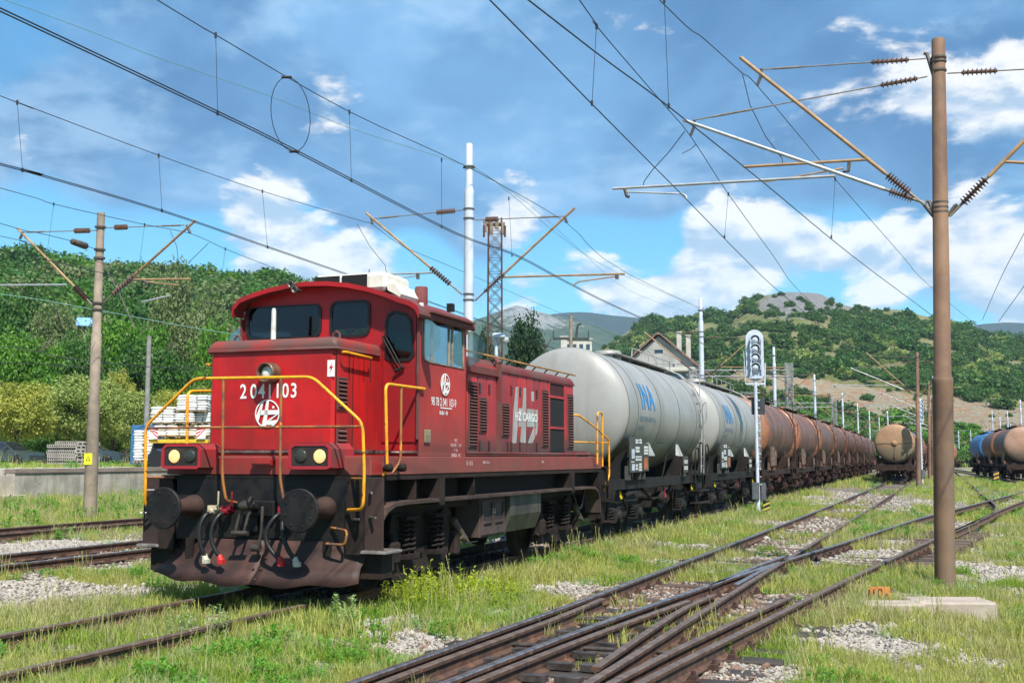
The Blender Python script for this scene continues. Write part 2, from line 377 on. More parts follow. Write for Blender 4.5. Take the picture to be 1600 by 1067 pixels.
k1 = mk_track('railway_track', 'rusty track leading straight to the lone brown tank wagon', T1, (SHINY, DULLH), [
    ([px_uv(930, 1041), px_uv(1010, 986), px_uv(1070, 948), px_uv(1116, 928)], 'wing_rail', DULLH, 0.0), ([(-4.02, 5.0), (-3.98, 8.3), (-3.86, 11.5), (-3.86, 13.4)], 'closure_rail', DULLH, -.005), ([(-2.60, 15.4), (-2.57, 17.3), (-2.5, 18.4)], 'frog_nose', SHINY, .003)])
k2 = mk_track('railway_track', 'diverging track of the turnout, shiny rail passing the concrete mast', T2, (SHINY, DULLH), [
    ([px_uv(930, 1080), px_uv(1040, 1023), px_uv(1160, 966), px_uv(1236, 932)], 'guard_rail', DULLH, .012), ([(-3.42, 6), (-3.36, 8.2), (-3.14, 11), (-2.86, 13.6)], 'closure_rail', DULLH, -.01), ([px_uv(1225, 868), px_uv(1180, 884), px_uv(1110, 914)], 'wing_rail', SHINY, 0.)])
k3 = mk_track('railway_track', 'clear track left of the locomotive on white ballast', T3, (SHINY, SHINY))
k4 = mk_track('railway_track', 'rusty track nearest to the loading ramp wall', T4, (DULLH, DULLH))
k5 = mk_track('railway_track', 'short rusty crossover rail bending sharply behind the concrete mast', T5)
k6 = mk_track('railway_track', 'track under the blue and brown tank wagons at the far side', T6)
# ------------------------------------------------------------------ sleepers
WOOD = mat('old_wooden_sleeper', (.075, .048, .036), (.13, .09, .068), 3, .85, stretch=(1, 6, 6), bump=.5, bsc=14, grime=((.16, .06, .03), .6, 5.), rnd=.12)
DARKW = mat('oil_black_sleeper', (.022, .019, .018), (.055, .042, .035), 3, .7, bump=.4)
def sleeper(parent, u0, u1, v, m=WOOD, top=-.152, w_=.13, skew=0.):
    key = ('sl', round(u1-u0, 1), m.name); L_ = (u1-u0)
    if key not in MC:
        mb = MB(); mb.bbox(-.5, .5, -w_, w_, -.15, 0, .012); o = mb.build('sleeper', m, parent); MC[key] = o.data
    else: o = link('sleeper', MC[key], parent)
    o.location = xy((u0+u1)/2, v, top+random.uniform(-.012, .006)); o.rotation_euler = (0, 0, -TH+skew+random.uniform(-.02, .02)); o.scale = (L_, 1, 1); return o
def interp(T, v): p = sorted((q[1], q[0]) for q in T); return float(np.interp(v, [a for a, _ in p], [b for _, b in p]))
v = 6.0; k = 0
while v < 22.5:   # long timbers of the turnout
    sleeper(k1, interp(T1[0], v)-.55, interp(T2[1], v)+.55, v, DARKW if (k % 3 == 1 or v < 14) else WOOD, -.148); v += .58; k += 1
while v < 46: sleeper(k1, interp(T1[0], v)-.5, interp(T1[1], v)+.5, v, WOOD, -.165); v += .62
v = 22.9
while v < 31: sleeper(k2, interp(T2[0], v)-.5, interp(T2[1], v)+.5, v, WOOD, -.165, skew=-.09); v += .62
for T, kk, v0, v1 in ((T0, k0, 6, 12), (T3, k3, 11, 34), (T4, k4, 18, 40)):
    v = v0
    while v < v1: sleeper(kk, interp(T[0], v)-.5, interp(T[1], v)+.5, v, WOOD, -.155 if T is not T0 else -.168); v += .61
# fastenings and chairs
def clamp_mb(mb, p, ang):
    M = Matrix.Translation(p) @ Matrix.Rotation(ang, 4, 'Z')
    mb.box(-.16, .16, -.07, .07, -.152, -.138, M); mb.box(.065, .13, -.05, .05, -.138, -.105, M); mb.box(-.13, -.065, -.05, .05, -.138, -.105, M)
    for s_ in (-1, 1): mb.lathe(M @ Vector((s_*.10, 0, -.105)), M @ Vector((s_*.10, 0, 1)), [(0, .022), (.035, .022)], 6, False)
RUST = mat('rusty_fastening', (.09, .04, .025), (.045, .025, .02), 9, .85)
for kk, Ts, v0, v1, stp in ((k1, T1, 6., 24, .58), (k2, T2, 6., 24, .58), (k3, T3, 11, 34, .61), (k4, T4, 18, 36, .61)):
    mb = MB(); v = v0
    while v < v1:
        for T in Ts: clamp_mb(mb, xy(interp(T, v), v), -TH)
        v += stp
    o = mb.build('rail_fastenings', RUST, kk); o['kind'] = 'stuff'
mb = MB()   # slide chairs and drive rods between the point blades
for i in range(9):
    v = 7.6+i*.58+.2
    for u in (-3.78, -3.5, -3.2, -2.9): 
        if random.random() < .85: p = xy(u+random.uniform(-.03, .03)+.03*i, v); Mx = Matrix.Translation(p) @ Matrix.Rotation(-TH+random.uniform(-.2, .2), 4, 'Z'); mb.box(-.11, .11, -.05, .05, -.14, -.085, Mx)
for v in (8.2, 10.4, 12.3): mb.tube([xy(-4.0, v, -.10), xy(-2.2, v+.05, -.10)], .022, 6)
o = mb.build('slide_chairs', mat('greased_steel', (.04, .032, .028), (.10, .085, .075), 8, .45, .3), k1); o['kind'] = 'stuff'

# ------------------------------------------------------------------ ground
PATCH = [  # bare light ballast: (px, py, half width px, half height px, strength)
    (105, 922, 140, 18, 1.2), (60, 858, 260, 9, 1.3), (620, 1010, 90, 24, .9), (330, 975, 60, 20, .8), (900, 930, 40, 10, .7), (1040, 880, 45, 12, 1.1), (1290, 770, 60, 16, 1.2), (1350, 795, 60, 14, 1.0), (1410, 870, 50, 16, .8), (1190, 1052, 60, 20, 1.), (1330, 1000, 120, 14, .75), (1230, 905, 60, 12, .9), (1530, 880, 50, 20, .8), (1550, 1020, 40, 12, .7), (1370, 985, 60, 10, .8), (1460, 840, 60, 12, .8), (1540, 745, 50, 9, 1.), (1400, 760, 40, 8, .8), (1500, 765, 20, 7, .7), (80, 1010, 100, 12, .4), (240, 990, 60, 10, .5), (40, 900, 60, 12, .6), (480, 1050, 60, 10, .8), (1130, 830, 30, 6, .8), (1100, 1050, 40, 10, .8)]
PW = []
for a, b, hw, hh, s_ in PATCH:
    c = atz(a, b, -.2); r1 = (atz(a+hw, b, -.2)-c).length; r2 = (atz(a, b-hh, -.2)-c).length; r3 = (atz(a, b+hh, -.2)-c).length
    PW.append((c.x, c.y, max(r1, .3), max((r2+r3)/2, .3), s_))
def bare(x, y):
    b = np.zeros_like(x, dtype=float)
    for cx, cy_, rx, ry, s_ in PW: b = np.maximum(b, s_*np.exp(-(((x-cx)/rx)**2+((y-cy_)/ry)**2)))
    u = ct*x-st*y; v = st*x+ct*y
    def lane(c, w_, f): return f*np.exp(-((u-c)/w_)**4)
    t1c = np.interp(v, [0, 14, 48, 90], [-3.5, -3.2, -2.95, -2.9])
    b = np.maximum(b, lane(t1c, .95, .50+.1*ss(v, 25, 60))); t2c = np.interp(v, [p[1] for p in T2[1][:-4]], [p[0]-.75 for p in T2[1][:-4]])
    b = np.maximum(b, .52*np.exp(-((u-t2c)/.9)**4)*(1-ss(v, 48, 60)))
    b = np.maximum(b, lane(-14.6, 1.9, .62)); b = np.maximum(b, lane(-17.6, 1.6, .85)); b = np.maximum(b, lane(-20.4, 1.5, .7)); b = np.maximum(b, lane(-7.6, .8, .35)*ss(v, 10.5, 13))
    b = b*(.45+1.05*fbm(x*1.3, y*1.3, 4, 19)); n = fbm(x*.55, y*.55, 5, 3)*.9+fbm(x*2.4, y*2.4, 3, 9)*.35
    return np.clip(b*1.1+(n-.535)*2.9, 0, 1)
def gz(x, y):
    u = ct*x-st*y; v = st*x+ct*y
    z = -.182+.05*(fbm(x*.4, y*.4, 3, 5)-.5)+.05*(fbm(x*1.7, y*1.7, 3, 6)-.5)
    z = z-.17*ss(u, -1.0, .6)*ss(v, 4, 12)*(1-ss(v, 45, 60))
    for c in (-5.6,): z = z+.05*np.exp(-((u-c)/.8)**2)
    z = z+.10*ss(v, 34, 60)*np.exp(-((u+5.4)/1.2)**2)
    z = z-.10*np.exp(-((u+11.)/1.6)**2)
    return z
def spread(lo, hi, step, far_lo, far_hi, g=1.13):
    a = list(np.arange(lo, hi, step)); s_ = step; x = a[-1]
    while x < far_hi: s_ *= g; x += s_; a.append(x)
    s_ = step; x = a[0]; pre = []
    while x > far_lo: s_ *= g; x -= s_; pre.append(x)
    return np.array(pre[::-1]+a)
gx = spread(-15, 17, .14, -6000, 6000); gy = spread(3.5, 46, .14, -1500, 9000)
GX, GY = np.meshgrid(gx, gy); GZ = gz(GX, GY)
def grid_mesh(name, GX, GY, GZ, m, attrs=None, smooth=True):
    ny, nx = GX.shape; me = bpy.data.meshes.new(name)
    co = np.stack([GX, GY, GZ], -1).reshape(-1, 3); idx = np.arange(nx*ny).reshape(ny, nx)
    q = np.stack([idx[:-1, :-1], idx[:-1, 1:], idx[1:, 1:], idx[1:, :-1]], -1).reshape(-1)
    nf = len(q)//4; me.vertices.add(len(co)); me.vertices.foreach_set('co', co.ravel().astype(np.float32))
    me.loops.add(len(q)); me.loops.foreach_set('vertex_index', q.astype(np.int32)); me.polygons.add(nf); me.polygons.foreach_set('loop_start', np.arange(0, nf*4, 4, dtype=np.int32)); me.polygons.foreach_set('loop_total', np.full(nf, 4, dtype=np.int32))
    me.polygons.foreach_set('use_smooth', np.full(nf, smooth)); me.update(calc_edges=True); me.validate()
    for k_, a in (attrs or {}).items(): at = me.attributes.new(k_, 'FLOAT', 'POINT'); at.data.foreach_set('value', a.ravel().astype(np.float32))
    me.materials.append(m); return me
def ground_mat():
    m = bpy.data.materials.new('grassy_ballast_ground'); m.use_nodes = True; t = m.node_tree; t.nodes.clear(); g = NT(t)
    co = g.n('ShaderNodeTexCoord').outputs['Object']; at = g.n('ShaderNodeAttribute', attribute_name='bare').outputs['Fac']; oil = g.n('ShaderNodeAttribute', attribute_name='oil').outputs['Fac']
    vo = g.n('ShaderNodeTexVoronoi', {'Vector': co, 'Scale': 17.}); vo2 = g.n('ShaderNodeTexVoronoi', {'Vector': co, 'Scale': 42.})
    st_ = g.mix(vo.outputs['Color'], (.44, .40, .335), (.30, .265, .22)); st_ = g.mix(g.sstep(g.noise(co, 7., 4, .6), .5, .75), st_, (.52, .485, .42))
    st_ = g.mix(g.sstep(vo.outputs['Distance'], .25, .55), st_, (.11, .095, .08)); st_ = g.mix(g.sstep(g.noise(co, 1.1, 5, .6), .52, .75), st_, (.20, .13, .085))
    gr = g.mix(g.sstep(g.noise(co, 2.2, 7, .65), .38, .66), (.17, .18, .06), (.32, .29, .17)); gr = g.mix(g.sstep(g.noise(co, .5, 6, .6), .45, .68), gr, (.38, .34, .25)); gr = g.mix(g.sstep(g.noise(co, 9., 4, .7), .6, .8), gr, (.25, .19, .13))
    f = g.sstep(g.math('ADD', at, g.math('MULTIPLY', g.math('SUBTRACT', g.noise(co, 6., 5, .7), .5), .9)), .30, .56)
    c = g.mix(f, gr, st_); c = g.mix(g.math('MULTIPLY', oil, g.sstep(g.noise(co, 4., 5, .7), .25, .6)), c, (.055, .035, .026))
    b = g.n('ShaderNodeBsdfPrincipled', {'Base Color': c, 'Roughness': .95, 'Specular IOR Level': .15})
    h = g.math('ADD', g.math('MULTIPLY', vo.outputs['Distance'], -1.), g.math('MULTIPLY', vo2.outputs['Distance'], -.4))
    h = g.math('ADD', g.math('MULTIPLY', h, f), g.math('MULTIPLY', g.noise(co, 30., 5, .7), .5))
    bp = g.n('ShaderNodeBump', {'Strength': .9, 'Distance': .035, 'Height': h}); t.links.new(bp.outputs[0], b.inputs['Normal'])
    t.links.new(b.outputs[0], g.n('ShaderNodeOutputMaterial').inputs[0]); return m
def oilf(x, y):
    u = ct*x-st*y; v = st*x+ct*y; t1c = np.interp(v, [0, 14, 48, 90], [-3.5, -3.2, -2.95, -2.9])
    return np.clip(np.maximum(.95*np.exp(-((u+3.0)/1.5)**4)*np.exp(-((v-11)/8.)**4), .85*np.exp(-((u+7.65)/.9)**4)*ss(v, 10.5, 13)) + .35*np.exp(-((u-t1c)/.9)**4) + .5*np.exp(-((u+14.6)/.35)**4) + .55*np.exp(-((u+14.6)/1.2)**4), 0, 1)
gme = grid_mesh('ground', GX, GY, GZ, ground_mat(), {'bare': bare(GX, GY), 'oil': oilf(GX, GY)})
gnd = link('ground', gme); struct(gnd, 'station yard ground of weedy grass and pale limestone ballast')

# ------------------------------------------------------------------ scatter through geometry nodes
def scatter(name, protos, pts, rots, scl, idx, label, cat=None, parent=None):
    me = bpy.data.meshes.new(name); n = len(pts); me.vertices.add(n); me.vertices.foreach_set('co', np.asarray(pts, np.float32).ravel())
    a = me.attributes.new('rot', 'FLOAT_VECTOR', 'POINT'); a.data.foreach_set('vector', np.asarray(rots, np.float32).ravel())
    a = me.attributes.new('scl', 'FLOAT_VECTOR', 'POINT'); s3 = np.asarray(scl, np.float32); s3 = np.stack([s3]*3, -1) if s3.ndim == 1 else s3; a.data.foreach_set('vector', s3.ravel())
    a = me.attributes.new('idx', 'INT', 'POINT'); a.data.foreach_set('value', np.asarray(idx, np.int32))
    o = link(name, me, parent); cl = bpy.data.collections.new(name+'_kinds')
    for i, p in enumerate(protos): p.name = '%s_kind_%02d' % (name, i); cl.objects.link(p)
    ng = bpy.data.node_groups.new(name+'_nodes', 'GeometryNodeTree'); ng.interface.new_socket('Geometry', in_out='INPUT', socket_type='NodeSocketGeometry'); ng.interface.new_socket('Geometry', in_out='OUTPUT', socket_type='NodeSocketGeometry')
    g = NT(ng); gi = g.n('NodeGroupInput'); go = g.n('NodeGroupOutput')
    ci = g.n('GeometryNodeCollectionInfo'); ci.inputs['Collection'].default_value = cl; ci.inputs['Separate Children'].default_value = True; ci.inputs['Reset Children'].default_value = True
    na = lambda nm, tp: g.n('GeometryNodeInputNamedAttribute', {'Name': nm}, data_type=tp)
    ip = g.n('GeometryNodeInstanceOnPoints'); ng.links.new(gi.outputs[0], ip.inputs['Points']); ng.links.new(ci.outputs[0], ip.inputs['Instance']); ip.inputs['Pick Instance'].default_value = True
    def att(nm, tp): nd = na(nm, tp); return [o_ for o_ in nd.outputs if o_.name == 'Attribute' and o_.enabled][0]
    ng.links.new(att('idx', 'INT'), ip.inputs['Instance Index'])
    er = g.n('FunctionNodeEulerToRotation'); ng.links.new(att('rot', 'FLOAT_VECTOR'), er.inputs[0]); ng.links.new(er.outputs[0], ip.inputs['Rotation'])
    ng.links.new(att('scl', 'FLOAT_VECTOR'), ip.inputs['Scale']); ng.links.new(ip.outputs[0], go.inputs[0])
    md = o.modifiers.new('scatter', 'NODES'); md.node_group = ng; stuff(o, label, cat); return o
def proto(vs, fs, m, tints=None, smooth=False, name='kind'):
    me = bpy.data.meshes.new(name); me.from_pydata(vs, [], fs); me.materials.append(m)
    if smooth: me.polygons.foreach_set('use_smooth', [True]*len(fs))
    if tints is not None: a = me.attributes.new('tint', 'FLOAT', 'FACE'); a.data.foreach_set('value', np.asarray(tints, np.float32))
    return bpy.data.objects.new(name, me)
def blades(rg, n, h, spread_, w_, lean=.35, seg=2):
    vs, fs, ti = [], [], []
    for _ in range(n):
        a = rg.uniform(0, 6.28); r0 = spread_*math.sqrt(rg.uniform(0, 1)); x, y = r0*math.cos(a), r0*math.sin(a); hh = h*rg.uniform(.45, 1.1); la = rg.uniform(0, 6.28); le = hh*lean*rg.uniform(.2, 1.4); wa = rg.uniform(0, 6.28); ww = w_*rg.uniform(.6, 1.3)
        dx, dy = math.cos(wa)*ww, math.sin(wa)*ww; lx, ly = math.cos(la)*le, math.sin(la)*le; o = len(vs)
        vs += [(x-dx, y-dy, -.02), (x+dx, y+dy, -.02), (x+lx*.35+dx*.8, y+ly*.35+dy*.8, hh*.6), (x+lx*.35-dx*.8, y+ly*.35-dy*.8, hh*.6), (x+lx, y+ly, hh)]
        fs += [(o, o+1, o+2, o+3), (o+3, o+2, o+4)]; t = rg.uniform(0, 1); ti += [t, t]
    return vs, fs, ti
def stems(rg, n, h, spread_, leaf, nl, flower=0, fr=.3, w_=.004):   # upright weeds: thin stems with small leaves
    vs, fs, ti = [], [], []; fv = []
    for _ in range(n):
        a = rg.uniform(0, 6.28); r0 = spread_*math.sqrt(rg.uniform(0, 1)); b = Vector((r0*math.cos(a), r0*math.sin(a), -.02)); hh = h*rg.uniform(.6, 1.1); t_ = b+Vector((rg.uniform(-.2, .2)*hh, rg.uniform(-.2, .2)*hh, hh)); o = len(vs)
        d = Vector((math.cos(a+1), math.sin(a+1), 0))*w_; vs += [b-d, b+d, t_+d*.5, t_-d*.5]; fs.append((o, o+1, o+2, o+3)); tt = rg.uniform(0, 1); ti.append(tt)
        for k in range(nl):
            f = rg.uniform(.12, 1.); c = b.lerp(t_, f); aa = rg.uniform(0, 6.28); L_ = leaf*rg.uniform(.5, 1.2); dd = Vector((math.cos(aa), math.sin(aa), rg.uniform(.1, .9))).normalized()*L_; pp = Vector((-math.sin(aa), math.cos(aa), 0))*L_*.28; o = len(vs)
            vs += [c, c+dd*.5+pp, c+dd, c+dd*.5-pp]; fs.append((o, o+1, o+2, o+3)); ti.append(rg.uniform(0, 1))
    return vs, fs, ti
GR = [mat('grass_mid', (.25, .31, .045), None, 3, .6, tint=(.52, .48, .17), leaf=.4, spec=.25), mat('grass_dark', (.18, .29, .035), None, 3, .6, tint=(.36, .42, .08), leaf=.4, spec=.25), mat('grass_dry', (.46, .40, .22), None, 3, .7, tint=(.34, .34, .13), leaf=.35, spec=.2),
      mat('grass_bluish', (.20, .31, .12), None, 3, .65, tint=(.38, .46, .20), leaf=.35, spec=.2), mat('yellow_weed', (.26, .36, .04), None, 3, .6, tint=(.50, .50, .06), leaf=.4, spec=.2), mat('leafy_weed', (.11, .28, .03), None, 3, .55, tint=(.20, .38, .06), leaf=.4, spec=.3), mat('daisy_white', (.75, .75, .62), None, 3, .7, tint=(.6, .55, .2))]
prs = []
r_ = random.Random(5)
for m, n, h, sp, w_, le in ((GR[0], 34, .125, .13, .0042, .6), (GR[1], 36, .11, .13, .0045, .6), (GR[2], 22, .17, .11, .003, .4), (GR[3], 30, .10, .13, .005, .7), (GR[0], 30, .18, .11, .004, .4)): prs.append(proto(*(lambda a: (a[0], a[1], m, a[2]))(blades(r_, n, h, sp, w_, le))))
prs.append(proto(*(lambda a: (a[0], a[1], GR[4], a[2]))(stems(r_, 7, .30, .14, .032, 16))))      # 5 yellow weed
prs.append(proto(*(lambda a: (a[0], a[1], GR[5], a[2]))(stems(r_, 10, .17, .13, .04, 14))))     # 6 leafy
prs.append(proto(*(lambda a: (a[0], a[1], GR[2], a[2]))(stems(r_, 6, .34, .10, .018, 10))))      # 7 dry stalks
prs.append(proto(*(lambda a: (a[0], a[1], GR[6], a[2]))(stems(r_, 5, .17, .12, .016, 3, w_=.0015))))      # 8 daisies
prs.append(proto(*(lambda a: (a[0], a[1], GR[3], a[2]))(stems(r_, 10, .30, .12, .035, 22))))     # 9 bluish bushy
def cand(n, y0, y1, seed, margin=1.45):
    rg = np.random.default_rng(seed); y = y0+(y1-y0)*rg.random(n)**.8; x = (rg.random(n)*2-1)*y*.4494*margin; keep = rg.random(n) < (y/y1)**.2; return x, y
PT, SC, IX = [], [], []
def inrail(u, v):
    m = np.zeros_like(u, bool)
    for T in (T0, T1, T2, T3, T4):
        for r1 in T:
            p = sorted((q[1], q[0]) for q in r1); m |= np.abs(u-np.interp(v, [a for a, _ in p], [b for _, b in p])) < .06
    return m
for n, y0, y1, sc0, seed in ((21000, 4.6, 11, .85, 1), (35000, 11, 22, 1.1, 2), (34000, 22, 45, 1.7, 3), (28000, 45, 110, 3.0, 4)):
    x, y = cand(n, y0, y1, seed); rg = np.random.default_rng(seed+50); u = ct*x-st*y; v = st*x+ct*y
    b = bare(x, y); oi = oilf(x, y); keep = (rg.random(n) > .08+b*1.15) & ~inrail(u, v) & (rg.random(n) > oi*.62)
    keep &= ~((np.abs(u+7.65) < 1.25) & (v > 12.2)) & ~((v > 30) & (u < -36)) & ~((np.abs(u+3) < 1.3) & (v > 88)) & ~((np.abs(u-5.5) < 1.3) & (v > 90))
    keep &= ~((u > -1.05) & (u < .75) & (v > 15.7) & (v < 17.2) & (rg.random(n) < .93))
    x, y, u, v = x[keep], y[keep], u[keep], v[keep]; z = gz(x, y); nn = fbm(x*.35, y*.35, 3, 21); n2_ = fbm(x*.9, y*.9, 3, 33); n3_ = fbm(x*.22, y*.22, 3, 41)
    ix = np.where(n2_ > .57, 0, np.where(n2_ > .50, 4, np.where(n2_ > .42, 3, 1))); rr = rg.random(len(x))
    dry = np.clip((n3_-.38)*3.4, .15, .85); ix = np.where(rr < dry*.6, 2, ix); ix = np.where((rr > .93) & (nn > .5), 6, ix); ix = np.where((rr > .90) & (rr < .92), 7, ix); ix = np.where((rr > .88) & (rr < .90) & (y < 16) & (x > 2), 8, ix)
    c1_ = atz(690, 950, -.2); dyl = np.hypot((x-c1_.x)/1.1, (y-c1_.y)/1.1); ix = np.where((dyl < 1) & (rr > .60) & (rr < .75), 5, ix)
    c2_ = atz(430, 985, -.2); c3_ = atz(330, 960, -.2); dd = np.minimum(np.hypot(x-c2_.x, y-c2_.y)/1.1, np.hypot(x-c3_.x, y-c3_.y)/.8); ix = np.where((dd < 1) & (rr > .72), 9, np.where(dd < 1, 4, ix)); ix = np.where((u > -9.4) & (u < -5.9) & (v > 10.0) & (v < 12.3) & (ix >= 5), 1, ix)
    tallb = 1+.5*np.exp(-((u+5.9)/.5)**2)+.6*np.exp(-((u+8.15)/.5)**2)*(v < 9.5)+.6*np.exp(-((u+7.1)/.35)**2)*(v < 9.5)+.5*np.exp(-((u+9.6)/.7)**2)
    s_ = sc0*rg.uniform(.6, 1.25, len(x))*tallb; PT.append(np.stack([x, y, z], -1)); SC.append(np.stack([s_, s_, s_**.6*rg.uniform(.8, 1.15, len(x)) if sc0 > 1.2 else s_], -1)); IX.append(ix)
PT = np.concatenate(PT); SC = np.concatenate(SC); IX = np.concatenate(IX); RT = np.stack([rng.normal(0, .08, len(PT)), rng.normal(0, .08, len(PT)), rng.uniform(0, 6.28, len(PT))], -1)
scatter('grass', prs, PT, RT, SC, IX, 'uneven grass, weeds and dry stalks growing through the yard', 'grass')
# stones
def stone(seed, m):
    rg = random.Random(seed); bm = bmesh.new(); bmesh.ops.create_icosphere(bm, subdivisions=1, radius=1)
    for v_ in bm.verts: v_.co *= rg.uniform(.72, 1.15); v_.co.z *= .62; v_.co.x *= 1.15
    me = bpy.data.meshes.new('stone'); bm.to_mesh(me); bm.free(); me.materials.append(m); return bpy.data.objects.new('stone', me)
STN = [mat('limestone_pale', (.41, .37, .31), (.27, .24, .195), 2, .9, rnd=.15), mat('limestone_grey', (.34, .31, .28), (.25, .22, .19), 2, .9), mat('rusty_stone', (.24, .15, .10), (.15, .10, .08), 2, .9)]
sp_ = [stone(i, STN[0 if i < 3 else (1 if i < 5 else 2)]) for i in range(7)]
PT, SC, IX = [], [], []
for n, y0, y1, s0, seed in ((78000, 4.6, 12, .017, 5), (116000, 12, 26, .022, 6), (78000, 26, 60, .032, 7)):
    x, y = cand(n, y0, y1, seed); rg = np.random.default_rng(seed+80); u = ct*x-st*y; v = st*x+ct*y; b = bare(x, y); oi = oilf(x, y)
    keep = (rg.random(n) < np.clip((b-.10)*1.5, 0.10, 1)) & ~inrail(u, v) & ((v < 46) | (u > -36)); x, y = x[keep], y[keep]; oi = oi[keep]
    s_ = s0*rg.lognormal(0, .35, len(x)); PT.append(np.stack([x, y, gz(x, y)+s_*.25], -1)); SC.append(s_); rr = rg.random(len(x)); IX.append(np.where(rr < oi*.7, 5+(rr*91 % 2).astype(int), np.where(rr > .75, 3+(rr*77 % 2).astype(int), (rr*300 % 3).astype(int))))
PT = np.concatenate(PT); SC = np.concatenate(SC); IX = np.concatenate(IX); RT = rng.uniform(0, 6.28, (len(PT), 3))*np.array([.15, .15, 1])
scatter('gravel', sp_, PT, RT, SC, IX, 'loose pale limestone ballast stones', 'gravel')
# ------------------------------------------------------------------ locomotive (x right, y rearwards from the buffer faces, z up from the rail head)
UC, V0 = -7.65, 11.2
loco = thing('diesel_locomotive', 'red diesel shunting locomotive with yellow handrails at the head of the tank wagon train', 'locomotive', xy(UC, V0), -TH)
def lp(name, mb, m, parent=None, label=None):
    o = mb.build(name, m, parent or loco)
    if label: o['label'] = label
    return o
GLASS = glassmat('cab_glass', (.30, .33, .32), .02)
GLASS2 = glassmat('dusty_side_glass', (.50, .55, .58), .38, .12)
# main frame ------------------------------------------------------
mb = MB(); mb.box(-1.42, 1.42, .62, 10.46, 1.40, 1.455); mb.box(-1.16, -1.12, .9, 10.3, .98, 1.40); mb.box(1.12, 1.16, .9, 10.3, .98, 1.40)
mb.box(-1.10, 1.10, 1.0, 10.2, 1.05, 1.40)
fr_ = lp('main_frame', mb, BRN)
mb = MB(); mb.bbox(-1.43, 1.43, .74, 10.44, 1.46, 1.685, .008); sk = lp('frame_skirt', mb, REDF)
mb = MB(); mb.box(-1.0, 1.0, .70, .74, 1.47, 1.66); mb.box(-.12, .14, .62, .70, 1.58, 1.64); mb.box(1.43, 1.436, .76, 1.0, 1.47, 1.68); lp('front_skirt_panel', mb, RED)
mb = MB()   # solebar flange with the curved ends
for sx in (-1, 1):
    prof = [(.84, .74), (.92, .80), (1.02, .93), (1.16, 1.04), (1.36, 1.10), (1.7, 1.115), (9.6, 1.115), (9.95, 1.10), (10.15, 1.03), (10.26, .9), (10.30, .62)]
    for i in range(len(prof)-1):
        (ya, za), (yb, zb) = prof[i], prof[i+1]; dv = Vector((0, yb-ya, zb-za)).normalized(); nn = Vector((0, -dv.z, dv.y))*.022
        a, b = Vector((0, ya, za)), Vector((0, yb, zb)); x0, x1 = sx*1.14, sx*1.45
        mb.add([a-nn+Vector((x0, 0, 0)), a-nn+Vector((x1, 0, 0)), a+nn+Vector((x1, 0, 0)), a+nn+Vector((x0, 0, 0)), b-nn+Vector((x0, 0, 0)), b-nn+Vector((x1, 0, 0)), b+nn+Vector((x1, 0, 0)), b+nn+Vector((x0, 0, 0))],
               [(0, 1, 2, 3), (7, 6, 5, 4), (0, 4, 5, 1), (1, 5, 6, 2), (2, 6, 7, 3), (3, 7, 4, 0)])
mb_f = lp('solebar_flange', mb, mat('solebar_dust', (.085, .052, .04), (.045, .028, .023), 3, .75))
for yb in (2.02, 2.72, 3.98, 8.5):
    for sx in (-1, 1):
        mb = MB(); wdt = .06 if yb in (2.72, 8.5) else .015
        mb.box(min(sx*1.16, sx*(1.455 if wdt > .02 else 1.40)), max(sx*1.16, sx*(1.455 if wdt > .02 else 1.40)), yb-wdt, yb+wdt*1.6, 1.05 if wdt > .02 else 1.14, 1.40); lp('frame_bracket', mb, BRN)
mb = MB()
for sx in (-1, 1): mb.box(min(sx*1.0, sx*1.43), max(sx*1.0, sx*1.43), 10.3, 10.44, .5, 1.40)
mb.box(-1.43, 1.43, 10.46, 10.60, .72, 1.44); lp('rear_buffer_beam', mb, BRN)
